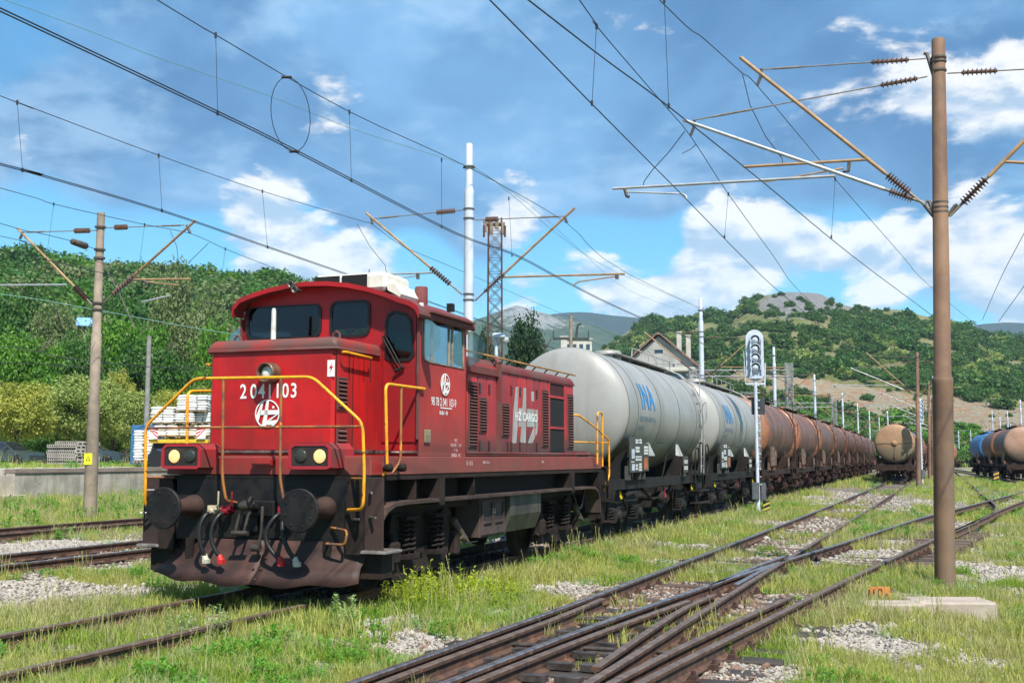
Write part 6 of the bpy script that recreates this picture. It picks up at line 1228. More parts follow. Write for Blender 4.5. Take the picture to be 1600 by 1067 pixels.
# ------------------------------------------------------------------ lattice structures
LAT = mat('rusty_lattice', (.11, .05, .035), (.07, .04, .032), 4, .8); LATG = mat('galvanised_lattice', (.36, .38, .38), (.26, .27, .27), 4, .6, .3)
def lattice(t, m, x0, y0, z0, z1, w0, w1, nseg, rleg=.04, rbr=.02, nm='lattice_column'):
    mb = MB(); cs = [(-1, -1), (1, -1), (1, 1), (-1, 1)]
    P_ = lambda k, c: Vector((x0+cs[c][0]*(w0+(w1-w0)*k/nseg)/2, y0+cs[c][1]*(w0+(w1-w0)*k/nseg)/2, z0+(z1-z0)*k/nseg))
    for c in range(4): mb.tube([P_(0, c), P_(nseg, c)], rleg, 4)
    for k in range(nseg):
        for c in range(4): d = (c+1) % 4; mb.tube([P_(k, c), P_(k+1, d)], rbr, 3, False); mb.tube([P_(k, d), P_(k+1, c)], rbr, 3, False); mb.tube([P_(k, c), P_(k, d)], rbr, 3, False)
    return mb.build(nm, m, t)
p = atY(773, 716, 62); t = thing('antenna_tower', 'slender rusty lattice tower with antennas on top, behind the silver mast', 'tower', (p.x, p.y, -.2))
kz = lambda py, Y: HC+(716-py)*Y/F+.2
lattice(t, LAT, 0, 0, 0, kz(338, 62), .85, .72, 20, .045, .02)
mb = MB()
for dx, z_ in ((-.55, kz(346, 62)), (.45, kz(350, 62)), (.1, kz(342, 62)), (-.2, kz(349, 62))): mb.bbox(dx-.10, dx+.10, -.5, -.35, z_-.55, z_+.15, .03)
mb.box(-.6, .5, -.4, .4, kz(345, 62)-.1, kz(345, 62)-.04); mb.build('antenna_panel', mat('antenna_beige', (.26, .20, .15), (.15, .11, .08), 6, .6), t)
mb = MB()
for dx in (-.6, .55): mb.tube([(dx, -.5, kz(370, 62)), (dx, -.5, kz(352, 62))], .07, 6)
mb.build('antenna_rod', LAT, t)
p = atY(775, 716, 30); t = thing('street_lamp', 'pale blue grey lamp head on a short post above the long hood', 'lamp', (p.x, p.y, -.2)); mb = MB(); z_ = kz(526, 30); mb.tube([(-.0, 0, 0), (-.0, 0, z_)], .045, 8); mb.build('lamp_post', SMST, t); mb = MB(); mb.bbox(-.10, .24, -.2, .1, z_-.05, z_+.08, .03); mb.build('lamp_head', SMST, t); mb = MB(); mb.lathe((.24, -.05, z_+.02), (.24, -.05, -9), [(0, .08), (.06, .10), (.14, .10), (.22, .03)], 14); mb.build('lamp_bowl', mat('lamp_bowl_white', (.5, .5, .46), None, 4, .4), t)
for i, (px, pyt, Y, span, lb) in enumerate(((1236, 567, 112, -9.5, 'lattice gantry with a long beam beyond the first brown wagon'), (1305, 622, 165, -9., 'second smaller lattice gantry right of the first, above the brown wagons'))):
    p = atY(px, 716, Y); t = thing('signal_gantry', lb, 'gantry', (p.x, p.y, -.2), 0, 'lattice gantries'); h_ = kz(pyt, Y); lattice(t, LATG, 0, 0, 0, h_, .62, .62, 16, .05, .028)
    mb = MB()
    for z_ in (h_-1.35, h_-.75): mb.tube([(0, -.3, z_), (span*1.0, -.3, z_)], .05, 4); mb.tube([(0, .3, z_), (span, .3, z_)], .05, 4)
    n = 12
    for k in range(n): a = span*k/n; b = span*(k+1)/n; mb.tube([(a, -.3, h_-1.35), (b, -.3, h_-.75)] if k % 2 else [(a, -.3, h_-.75), (b, -.3, h_-1.35)], .022, 3, False)
    mb.build('gantry_beam', LATG, t); lattice(t, LATG, span, 0, 0, h_-.6, .62, .62, 14, .05, .028)
p = atY(893, 716, 75); t = thing('transformer_pole', 'brown pole with a dark crossarm standing behind the first grey tank', 'pole', (p.x, p.y, -.2))
mb = MB(); mb.lathe((0, 0, 0), (0, 0, 9), [(0, .17), (kz(493, 75), .13)], 10); mb.build('pole_shaft', CMST, t); z_ = kz(529, 75)
mb = MB(); mb.box(-1.2, 1.2, -.1, .1, z_-.08, z_+.06); mb.box(-1.2, -1.12, -.08, .08, z_, z_+.5); mb.box(1.12, 1.2, -.08, .08, z_, z_+.5); mb.tube([(.35, 0, z_+.1), (.45, 0, z_+.9), (.7, 0, z_+1.0)], .08, 6); mb.build('crossarm', SBOX, t)
for px, py, Y, lb in ((227, 525, 66, 'grey wooden pole among the trees on the left'),): p = atY(px, 716, Y); t = MB(); t.lathe((0, 0, 0), (0, 0, 9), [(0, .16), (kz(py, Y), .13)], 10); o = t.build('wooden_pole', mat('grey_wood_pole', (.26, .25, .23), (.18, .17, .16), 3, .9), None); o.location = (p.x, p.y, -.2); tag(o, lb, 'pole')
# ------------------------------------------------------------------ hills
def hill_mat(name, ca, cb, rockc, soilc, sc):
    m = bpy.data.materials.new(name); m.use_nodes = True; t = m.node_tree; t.nodes.clear(); g = NT(t)
    co = g.n('ShaderNodeTexCoord').outputs['Object']; rk = g.n('ShaderNodeAttribute', attribute_name='rock').outputs['Fac']; so = g.n('ShaderNodeAttribute', attribute_name='soil').outputs['Fac']
    c = g.mix(g.sstep(g.noise(co, sc, 8, .7), .4, .62), ca, cb)
    n = g.noise(co, sc*3.2, 8, .72)
    c = g.mix(g.sstep(g.math('ADD', so, g.math('MULTIPLY', g.math('SUBTRACT', g.noise(co, sc*2, 8, .7), .5), 1.4)), .35, .6), c, g.mix(g.sstep(n, .38, .56), soilc, (.40, .355, .25)))
    c = g.mix(g.sstep(g.math('ADD', rk, g.math('MULTIPLY', g.math('SUBTRACT', n, .5), 2.2)), .55, .8), c, g.mix(g.sstep(g.noise(co, sc*9, 6, .7), .35, .65), rockc, tuple(x*.5 for x in rockc)))  # crevice shade painted into the rock colour by fine noise
    b = g.n('ShaderNodeBsdfPrincipled', {'Base Color': c, 'Roughness': .95, 'Specular IOR Level': .1})
    bp = g.n('ShaderNodeBump', {'Strength': 1., 'Distance': .35/sc, 'Height': n}); t.links.new(bp.outputs[0], b.inputs['Normal'])
    t.links.new(b.outputs[0], g.n('ShaderNodeOutputMaterial').inputs[0]); return m
def make_hill(name, label, sil, Yr, Y0, m, amp=.06, nx=170, nr=60, rockf=None, soilf=None, shape=1.0, seed=0, Yvar=0.):
    px = np.linspace(sil[0][0], sil[-1][0], nx); py = np.interp(px, [a for a, _ in sil], [b for _, b in sil])
    t = np.concatenate([np.linspace(0, 1, nr), np.linspace(1.03, 1.7, 14)])
    PX, T = np.meshgrid(px, t); PY = np.repeat(py[None], len(t), 0); zr = HC+(716-PY)*Yr/F/1.005
    yr = Yr*(1+Yvar*np.sin(PX/170.)); zr = HC+(716-PY)*yr/F
    Y = Y0+(yr-Y0)*T; X = (PX-800)/F*Y
    sh = np.where(T <= 1, np.clip(T, 0, 1)**shape*(1-.0*T), np.clip(1-(T-1)*1.25, 0, 1))
    n = (fbm(X*12/Yr+3, Y*12/Yr, 6, 60+seed)-.5); n2 = (fbm(X*50/Yr+3, Y*50/Yr, 4, 80+seed)-.5)
    Z = zr*sh + zr*amp*4*n*np.sin(np.pi*np.clip(T, 0, 1))**.7*(T < 1) + zr*amp*.6*n2*np.clip(T*3, 0, 1)
    Z = Z-1.5*(T < .02)
    pyv = 716-(Z-HC)*F/Y
    at = {'rock': rockf(PX, pyv, X, Y) if rockf else PX*0, 'soil': soilf(PX, pyv, X, Y) if soilf else PX*0}
    me = grid_mesh(name, X, Y, Z, m, at); o = link(name, me); struct(o, label); return o, (PX, pyv, X, Y, Z, at)
gss = lambda a, c, w_: np.exp(-((a-c)/w_)**2)
RS = [(600, 640), (800, 620), (880, 588), (930, 556), (955, 535), (985, 515), (1000, 501), (1060, 496), (1100, 492), (1140, 490), (1160, 474), (1180, 464), (1200, 458), (1240, 455), (1290, 459), (1320, 474), (1340, 480), (1380, 485), (1420, 485), (1460, 496), (1500, 508), (1530, 518), (1600, 533), (1700, 556), (1850, 600), (2100, 660)]
soil_r = lambda PX, PY, X, Y: 1.15*gss(PY, 588+.20*(PX-1180)*(PX > 1180)+(PX < 1180)*(1180-PX)*.1, 13+.03*np.clip(PX-1180, 0, 400))*ss(PX, 1080, 1200) + .75*gss(PX, 945, 25)*gss(PY, 558, 22)+.45*gss(PY, 640, 20)*ss(PX, 1300, 1450)
rock_r = lambda PX, PY, X, Y: 1.2*gss(PX, 1262, 85)*gss(PY, 474, 24)+.55*gss(PX, 985, 30)*gss(PY, 530, 20)+.35*gss(PX, 1540, 90)*gss(PY, 570, 25)+.30*gss(PX, 1090, 100)*gss(PY, 512, 14)+.16
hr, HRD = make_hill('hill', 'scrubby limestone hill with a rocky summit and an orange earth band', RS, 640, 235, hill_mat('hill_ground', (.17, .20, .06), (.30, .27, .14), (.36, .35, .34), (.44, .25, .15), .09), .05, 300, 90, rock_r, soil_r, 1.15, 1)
LS = [(-700, 420), (-300, 400), (-60, 405), (0, 410), (30, 415), (60, 424), (100, 428), (150, 427), (200, 432), (260, 440), (340, 448), (400, 447), (460, 452), (520, 476), (570, 500), (640, 530), (700, 570), (790, 640)]
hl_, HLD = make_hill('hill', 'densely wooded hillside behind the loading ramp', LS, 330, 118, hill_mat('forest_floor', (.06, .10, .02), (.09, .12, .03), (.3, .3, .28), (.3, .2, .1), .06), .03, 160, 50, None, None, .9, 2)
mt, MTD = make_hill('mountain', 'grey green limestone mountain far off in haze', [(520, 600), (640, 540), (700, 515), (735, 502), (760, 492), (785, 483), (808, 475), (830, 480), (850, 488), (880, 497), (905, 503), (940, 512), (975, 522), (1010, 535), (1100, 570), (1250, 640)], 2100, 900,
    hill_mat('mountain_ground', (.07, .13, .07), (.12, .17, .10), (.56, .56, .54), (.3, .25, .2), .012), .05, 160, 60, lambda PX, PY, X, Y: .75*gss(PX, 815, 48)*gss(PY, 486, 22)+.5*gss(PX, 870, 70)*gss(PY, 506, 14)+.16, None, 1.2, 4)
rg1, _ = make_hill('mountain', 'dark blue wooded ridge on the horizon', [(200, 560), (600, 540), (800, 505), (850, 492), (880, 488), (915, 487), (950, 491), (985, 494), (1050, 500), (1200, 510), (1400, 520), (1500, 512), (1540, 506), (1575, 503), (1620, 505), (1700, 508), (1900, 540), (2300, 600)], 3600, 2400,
    hill_mat('ridge_forest', (.02, .055, .035), (.035, .075, .045), (.3, .3, .28), (.2, .15, .1), .006), .02, 120, 24, None, None, 1., 6)  # forest colour tinted slightly blue, standing in for distance haze
# ------------------------------------------------------------------ foliage
def leafcloud(seed, nc, nl, ls, squash=.85, rc=(.18, .34), rin=.45, top=0., flat=.35, quad=True, clus=None):
    rg = np.random.default_rng(seed); C = rg.normal(0, 1, (nc, 3)); C /= np.linalg.norm(C, axis=1)[:, None]; rad = (rin+(1-rin)*rg.random(nc)**.5)*(1+.16*np.sin(C[:, 0]*4+seed)+.16*np.sin(C[:, 1]*5+C[:, 2]*3+seed*2))
    rcl = rg.uniform(rc[0], rc[1], nc); C = C*(rad*(1-rcl*.75))[:, None]; C[:, 2] *= squash
    if top: s_ = 1-top*np.clip((C[:, 2]+squash)/(2*squash), 0, 1); C[:, 0] *= s_; C[:, 1] *= s_
    k = np.repeat(np.arange(nc), nl); n = len(k); d = rg.normal(0, 1, (n, 3)); d /= np.linalg.norm(d, axis=1)[:, None]
    p = C[k]+d*(rcl[k]*(.55+.45*rg.random(n)**.5)*(1+.25*rg.normal(0, 1, n)))[:, None]*np.array([1, 1, .8])
    nr = d*.7+rg.normal(0, 1, (n, 3))*.65+np.array([0, 0, .35]); nr /= np.linalg.norm(nr, axis=1)[:, None]
    a = np.cross(nr, rg.normal(0, 1, (n, 3))); a /= np.linalg.norm(a, axis=1)[:, None]; b = np.cross(nr, a); s_ = (ls*rg.uniform(.6, 1.4, n))[:, None]
    V = np.stack([p-a*s_, p-b*s_*flat*1.6, p+a*s_, p+b*s_*flat*1.6], 1).reshape(-1, 3)
    ct_ = rg.random(nc); tint = np.clip(.6*ct_[k]+.5*rg.random(n)-.05, 0, 1); return V, tint
def cloud_mesh(name, V, tint, m):
    nf = len(V)//4; me = bpy.data.meshes.new(name); me.vertices.add(len(V)); me.vertices.foreach_set('co', V.astype(np.float32).ravel()); me.loops.add(len(V)); me.loops.foreach_set('vertex_index', np.arange(len(V), dtype=np.int32))
    me.polygons.add(nf); me.polygons.foreach_set('loop_start', np.arange(0, nf*4, 4, dtype=np.int32)); me.polygons.foreach_set('loop_total', np.full(nf, 4, dtype=np.int32)); me.update(calc_edges=True)
    a = me.attributes.new('tint', 'FLOAT', 'FACE'); a.data.foreach_set('value', tint.astype(np.float32)); me.materials.append(m); return me
LF = dict(bright=mat('leaf_bright', (.055, .16, .012), None, 2, .5, tint=(.135, .28, .03), leaf=.35, spec=.3), dark=mat('leaf_dark', (.03, .09, .014), None, 2, .5, tint=(.075, .18, .028), leaf=.3, spec=.3), grey=mat('leaf_grey', (.10, .145, .05), None, 2, .6, tint=(.21, .255, .11), leaf=.3, spec=.2),
          yellow=mat('leaf_yellow', (.22, .26, .045), None, 2, .55, tint=(.50, .47, .11), leaf=.4, spec=.25), olive=mat('leaf_olive', (.15, .22, .04), None, 2, .5, tint=(.38, .42, .14), leaf=.35, spec=.3), pine=mat('pine_needles', (.010, .030, .010), None, 2, .6, tint=(.026, .065, .018), leaf=.15, spec=.25), scrub=mat('leaf_scrub', (.035, .09, .018), None, 2, .6, tint=(.10, .19, .04), leaf=.25, spec=.2, rnd=.2))
CR = {}
for k_, (nc, nl, ls, sq) in dict(bright=(85, 190, .040, .85), dark=(90, 190, .034, .8), grey=(100, 190, .030, .95), yellow=(80, 200, .036, .85), olive=(90, 200, .036, .85)).items():
    for j in range(2): V, ti = leafcloud(hash(k_) % 7+j*31+len(k_)*5, nc, nl, ls, sq); CR[k_, j] = cloud_mesh('crown', V, ti, LF[k_])
V, ti = leafcloud(91, 110, 150, .030, 1.0, (.14, .30), .3, .3); CR['pine', 0] = CR['pine', 1] = cloud_mesh('crown', V, ti, LF['pine'])
BARK = mat('bark', (.12, .09, .07), (.07, .055, .045), 4, .9, stretch=(3, 3, .6), bump=.5)
mb = MB(); mb.tube([(0, 0, 0), (.03, .02, .5), (-.02, .03, 1.)], [.055, .042, .03], 8)
for a in range(6): ca, sa = math.cos(a*1.05), math.sin(a*1.05); z0_ = .45+.09*a; mb.tube([(0, 0, z0_), (ca*.25, sa*.25, z0_+.25), (ca*.5, sa*.5, z0_+.42)], [.026, .017, .008], 5)
TRK = mb.build('trunk', BARK, None).data; bpy.data.objects.remove(bpy.data.objects['trunk'])
rt = random.Random(3)
def tree(px, pyt, wpx, Y, kind, label, zb=None, group='trees on the left', crown_low=.12, name='tree', asp=1.):
    p = atY(px, pyt, Y); r_ = wpx*Y/F/2; g_ = 1.2 if zb is None else zb; top = p.z; cz0 = g_+(top-g_)*crown_low; rz_ = (top-cz0)/2
    t = thing(name, label, 'tree' if name.endswith('tree') else 'bush', (p.x, p.y, g_), rt.uniform(0, 6.28), group)
    c = link('crown', CR[kind, rt.randint(0, 1)], t); c.location = (0, 0, cz0-g_+rz_); c.scale = (r_*1.05, r_*asp*1.05, rz_/.93); c.rotation_euler = (0, 0, rt.uniform(0, 6.28))
    tr = link('trunk', TRK, t); tr.scale = (max(1.6, r_*1.3),)*2+((top-g_)*.7,); return t
GL = 'trees and bushes behind the loading ramp'
for a in ((42, 512, 120, 92, 'bright', 'round bright green tree at the left edge above the yellow bush'), (45, 428, 150, 128, 'dark', 'dark tree reaching highest at the left edge'), (110, 470, 150, 118, 'grey', 'greyish green tree left of the concrete mast, below the hill line'), (120, 505, 110, 98, 'dark', 'dark bluish green tree directly left of the concrete mast'),
          (205, 478, 120, 104, 'bright', 'mid green tree right of the concrete mast'), (232, 520, 130, 96, 'dark', 'dark green tree behind the grey wooden pole'), (298, 424, 135, 118, 'grey', 'tall pale grey green tree with the highest crown beside the cab'), (345, 492, 85, 100, 'bright', 'fresh green tree just left of the locomotive hood'), (335, 560, 75, 88, 'bright', 'lower green tree beside the locomotive hood edge'),
          (-45, 470, 130, 105, 'dark', 'dark tree cut by the left edge'), (170, 430, 110, 150, 'dark', 'dark tree on the hillside behind the mast top'), (255, 455, 100, 140, 'dark', 'dark tree behind the pale grey green one'), (10, 440, 100, 150, 'bright', 'green tree high on the hillside at the left edge'), (395, 520, 110, 108, 'dark', 'dark tree hidden mostly behind the locomotive hood')): tree(*a, group=GL)
for a in ((28, 588, 115, 68, 'yellow', 'yellow green bushy tree over the parked car at the left'), (-25, 568, 70, 72, 'yellow', 'yellow leaved bush at the very left edge'), (112, 583, 130, 73, 'olive', 'pale olive tree hanging over the stacked concrete frames'), (180, 592, 110, 77, 'olive', 'olive green tree just right of the concrete mast'), (232, 612, 90, 74, 'olive', 'olive bush left of the white sacks'), (275, 600, 90, 80, 'yellow', 'yellowish bush behind the white sacks'), (322, 600, 60, 84, 'olive', 'olive bush right behind the stacked sacks'), (190, 568, 50, 84, 'yellow', 'small yellow topped tree behind the grey pole'), (75, 640, 90, 80, 'dark', 'dark bush in the shade behind the parked cars'), (170, 640, 110, 84, 'dark', 'dark bush behind the concrete mast foot'), (255, 640, 110, 88, 'dark', 'dark bush behind the sack trailer'), (10, 640, 110, 84, 'dark', 'dark bush behind the left parked car')): tree(*a, group=GL, crown_low=.02 if a[4] == 'dark' else .2)
GRR = 'trees behind the silver mast'
for a in ((828, 492, 104, 84, 'pine', 'dark pine right of the antenna tower'), (700, 520, 70, 92, 'dark', 'dark tree right behind the silver mast'), (760, 515, 60, 96, 'pine', 'dark pine left of the antenna tower'), (872, 535, 40, 100, 'bright', 'small green tree beside the dark pine'), (935, 560, 60, 120, 'bright', 'green bush behind the top of the grey tank'), (650, 520, 80, 100, 'dark', 'dark tree behind the cab roof'), (965, 565, 50, 118, 'olive', 'olive bush left of the grey building')): tree(*a, zb=-.2, group=GRR, crown_low=.03, name='pine_tree' if a[4] == 'pine' else 'tree')
# scrub on the right hill
def bushproto(seed, m, n=34, nl=26, ls=.105): V, ti = leafcloud(seed, n, nl, ls, .75, (.2, .42), .3, flat=.5); me = cloud_mesh('bush', V, ti, m); return bpy.data.objects.new('bush', me)
bp_ = [bushproto(1, LF['scrub']), bushproto(2, LF['scrub']), bushproto(3, LF['dark']), bushproto(4, LF['bright']), bushproto(5, LF['olive'])]
def on_grid(D_, n, seed, dens):
    PX, PY, X, Y, Z, at = D_; rg = np.random.default_rng(seed); r = rg.integers(0, 10**9, n); i = (rg.random(n)**1.0*(PX.shape[0]-16)); j = rg.random(n)*(PX.shape[1]-1.01); i0, j0 = i.astype(int), j.astype(int); fi, fj = i-i0, j-j0
    f = lambda A_: (A_[i0, j0]*(1-fi)*(1-fj)+A_[i0+1, j0]*fi*(1-fj)+A_[i0, j0+1]*(1-fi)*fj+A_[i0+1, j0+1]*fi*fj)
    px, py, x, y, z, rk, so = f(PX), f(PY), f(X), f(Y), f(Z), f(at['rock']), f(at['soil']); k = rg.random(n) < dens(px, py, x, y, rk, so); return [q_[k] for q_ in (px, py, x, y, z)], rg
dens = lambda px, py, x, y, rk, so: np.clip(1.15*ss(fbm(x*.018, y*.018, 4, 5), .30, .52)*(1-1.0*np.clip(so, 0, 1))*(1-.9*np.clip((rk-.2)*1.6, 0, 1)), .035, 1)
(px, py, x, y, z), rg = on_grid(HRD, 11000, 5, dens); n = len(x); s_ = np.clip(rg.lognormal(.72, .42, n), .9, 6.)*(y/420)**.4; low = (y < 330)
ix = np.where(low & (rg.random(n) < .6), 3, np.where(rg.random(n) < .22, 2, np.where(rg.random(n) < .1, 4, rg.integers(0, 2, n))))
scatter('scrub', bp_, np.stack([x, y, z+s_*.3], -1), np.stack([0*x, 0*x, rg.uniform(0, 6.28, n)], -1), np.stack([s_, s_, s_*rg.uniform(.7, 1.1, n)], -1), ix, 'dark green scrub covering the limestone hill', 'scrub')
fo = [bushproto(11, LF['dark'], 60, 40, .065), bushproto(12, LF['dark'], 60, 40, .065), bushproto(13, LF['dark'], 60, 40, .065), bushproto(14, LF['grey'], 60, 40, .06), bushproto(15, LF['bright'], 60, 40, .065)]
(px, py, x, y, z), rg = on_grid(HLD, 5200, 6, lambda *a: np.ones_like(a[0])); n = len(x); s_ = np.clip(rg.lognormal(1.25, .33, n), 2., 7.5)
scatter('forest', fo, np.stack([x, y, z+s_*.3], -1), np.stack([0*x, 0*x, rg.uniform(0, 6.28, n)], -1), np.stack([s_, s_, s_*rg.uniform(.8, 1.15, n)], -1), rg.integers(0, 5, n), 'closed green forest on the hillside at the left', 'forest')
# green belt at the foot of the right hill
rg = np.random.default_rng(77); n = 1500; Y_ = rg.uniform(175, 260, n); pxx = rg.uniform(950, 1750, n); k = fbm(pxx*.02, Y_*.05, 3, 8) > .42; Y_, pxx = Y_[k], pxx[k]; n = len(Y_); X_ = (pxx-800)/F*Y_; u_ = ct*X_-st*Y_; kk = (np.abs(u_+9) > 9) & ((u_ < -20) | (Y_ > 235) | (pxx > 1560)); X_, Y_ = X_[kk], Y_[kk]; n = len(X_); s_ = rg.uniform(1.6, 3.4, n)
scatter('undergrowth', bp_, np.stack([X_, Y_, s_*.45], -1), np.stack([0*X_, 0*X_, rg.uniform(0, 6.28, n)], -1), s_, rg.choice([0, 3, 3, 2, 4], n), 'dense green bushes at the foot of the hill behind the trains', 'undergrowth')
# ------------------------------------------------------------------ loading ramp and what stands on it
RAMP = mat('ramp_concrete', (.40, .36, .30), (.26, .235, .20), 1.3, .95, bump=.7, bsc=9, grime=((.44, .41, .36), .60, 2.6), streak=((.12, .11, .09), .6, 2.))
UW, ZP = -36.85, 1.22
ramp = bpy.data.objects.new('loading_ramp', None); COL.objects.link(ramp); tag(ramp, 'raised concrete loading ramp wall behind the left tracks', 'ramp'); ramp.location = xy(UW, 38.2, 0); ramp.rotation_euler = (0, 0, -TH)
L0 = 0
while L0 < 110:
    ln = 7.4; mb = MB(); mb.bbox(-.5, 0, L0+.02, L0+ln-.02, -.5, ZP-.20, .02); mb.build('wall_panel', RAMP, ramp)
    mb = MB(); mb.bbox(-.55, .06, L0+.01, L0+ln-.01, ZP-.20, ZP, .015); mb.build('coping_slab', mat('coping_rusty', (.17, .12, .10), (.24, .20, .17), 2, .9, stretch=(1, .3, 3), bump=.3), ramp); L0 += ln
mb = MB(); mb.box(-60, -.551, -0.1, 140, -.5, ZP-.012); mb.build('ramp_surface', mat('ramp_top_gravel', (.56, .52, .45), (.40, .36, .30), 1.5, .95, grime=((.14, .17, .05), .52, .7), bump=.4), ramp)
mb = MB(); mb.plate([(-24, -.3), (0, -.3), (0, .9), (-6, 1.25), (-14, 1.0), (-24, 1.1)], [], .6, lambda a, b, d: Vector((-.4-d*1., a, b))); mb.build('old_wall', RAMP, ramp)
mb = MB(); mb.bbox(-.6, .35, -2.6, 0.4, -.05, .12, .02); mb.build('kerb_block', SLAB, ramp)
# weeds on the ramp edge
rg = np.random.default_rng(9); n = 900; v_ = rg.uniform(36, 95, n); du = np.abs(rg.normal(0, 5, n))+2.2; X_ = ct*(UW-du)+st*v_; Y_ = -st*(UW-du)+ct*v_; s_ = rg.uniform(1.2, 2.6, n)
scatter('ramp_weeds', prs, np.stack([X_, Y_, 0*X_+ZP-.02], -1), np.stack([0*X_, 0*X_, rg.uniform(0, 6.28, n)], -1), s_, rg.choice([0, 1, 6, 7, 3, 4], n), 'weeds and tall grass along the top of the loading ramp', 'weeds')
n = 2600; v_ = rg.uniform(22, 90, n); uu = rg.uniform(-36.6, -22.2, n); X_ = ct*uu+st*v_; Y_ = -st*uu+ct*v_; s_ = rg.uniform(1.5, 3.2, n)
scatter('verge_grass', prs, np.stack([X_, Y_, gz(X_, Y_)], -1), np.stack([0*X_, 0*X_, rg.uniform(0, 6.28, n)], -1), s_, rg.choice([0, 1, 2, 2, 7, 2, 4, 6], n), 'dry grass verge between the tracks and the ramp wall', 'grass')
CONC = mat('cast_concrete_frame', (.36, .33, .29), (.26, .23, .20), 3, .9, bump=.3, rnd=.2)
p = atY(72, 722, 60); stk = thing('frame_stack', 'stack of weathered concrete ladder frames on the ramp beside the mast', 'stack', (p.x, p.y, ZP), -.12)
mb = MB(); W1 = 1.58; mb.plate([(0, 0), (W1, 0), (W1, .155), (0, .155)], [[(.04+k*.118, .045), (.115+k*.118, .045), (.115+k*.118, .115), (.04+k*.118, .115)] for k in range(13)], .9, FY(0)); f1 = mb.build('ladder_frame', CONC, stk)
mb = MB(); W2 = .82; mb.plate([(0, 0), (W2, 0), (W2, .175), (0, .175)], [[(.07+k*.26, .04), (.26+k*.26, .04), (.26+k*.26, .13), (.07+k*.26, .13)] for k in range(3)], .9, FY(0)); f2 = mb.build('end_frame', CONC, stk); f2.location = (1.66, -.05, 0)
for k in range(1, 8): o = link('ladder_frame', f1.data, stk); o.location = (random.uniform(-.06, .05)+(.42 if k == 7 else 0), random.uniform(-.05, .1), k*.168); o.rotation_euler = (0, 0, random.uniform(-.03, .03))
for k in range(1, 7): o = link('end_frame', f2.data, stk); o.location = (1.66+random.uniform(-.04, .04), random.uniform(-.1, .05), k*.185)
# cars
def car(px, Y, label, rz, m):
    p = atY(px, 716, Y); t = thing('parked_car', label, 'car', (p.x, p.y, ZP), rz, 'cars parked behind the ramp')
    body = [(-2.05, .32), (-2.0, .62), (-1.9, .78), (-1.0, .92), (-.95, .93), (1.55, .98), (1.95, .92), (2.05, .6), (2.02, .3), (1.72, .28)]+[(1.35+.34*math.cos(R(a)), .30+.34*math.sin(R(a))) for a in range(0, 181, 20)]+[(-1.25+.34*math.cos(R(a)), .30+.34*math.sin(R(a))) for a in range(0, 181, 20)]+[(-1.62, .28)]
    mb = MB(); mb.plate(body, [], 1.66, FY(-.83)); mb.build('body', m, t)
    cab_ = [(-1.0, .92), (-.35, 1.34), (-.1, 1.42), (.8, 1.43), (1.2, 1.34), (1.72, .98)]; 
    mb = MB(); 
    for (a, b), (c, d) in zip(cab_, cab_[1:]): ia, ic = .16*(b-.92)/.5, .16*(d-.92)/.5; mb.add([(a, -.78+ia, b), (c, -.78+ic, d), (c, .78-ic, d), (a, .78-ia, b)], [(0, 1, 2, 3)])
    for s_ in (-1, 1): mb.add([(a, s_*(.78-.16*(b-.92)/.5), b) for a, b in cab_], [tuple(range(6))])
    mb.build('cabin', m, t)
    GG = mat('car_glass', (.02, .025, .03), None, 3, .08, spec=.8)
    for s_ in (-1, 1):
        for q_ in ([(-.78, .97), (-.28, 1.32), (.28, 1.35), (.28, .98)], [(.34, .98), (.34, 1.35), (.85, 1.35), (1.12, 1.28), (1.45, 1.0)]):
            mb = MB(); mb.add([(a, s_*(.785-.16*(b-.92)/.5), b) for a, b in q_], [tuple(range(len(q_)))]); mb.build('side_window', GG, t)
    mb = MB(); mb.add([(-.97, -.70, .955), (-.38, -.60, 1.335), (-.38, .60, 1.335), (-.97, .70, .955)], [(0, 1, 2, 3)]); o = mb.build('windscreen', GG, t); o.location = (-.01, 0, .012)
    for s_ in (-1, 1):
        for xw in (-1.25, 1.35): mb = MB(); mb.lathe((xw, s_*.68, .30), (xw, s_*2, .30), [(0, .30), (.16, .30), (.17, .22), (.15, .18), (.15, .02)], 20); mb.build('wheel', RUB, t)
        mb = MB(); mb.bbox(1.94, 2.06, s_*.62-.14, s_*.62+.14, .66, .84, .02); mb.build('tail_lamp', mat('tail_lamp_red', (.45, .01, .01), None, 4, .3), t)
        mb = MB(); mb.bbox(-.62, -.48, s_*.9-.09, s_*.9+.09, .96, 1.1, .03); mb.build('mirror', m, t)
    return t
CP1 = mat('car_paint_green_grey', (.035, .05, .045), None, 3, .25, spec=.7); CP2 = mat('car_paint_dark_blue', (.03, .045, .06), None, 3, .25, spec=.7)
car(8, 66, 'dark green grey parked car at the left edge under the yellow bush', -.15+math.pi, CP1); car(138, 68, 'dark blue grey parked car half hidden behind the concrete mast and frames', math.pi+.1, CP2)
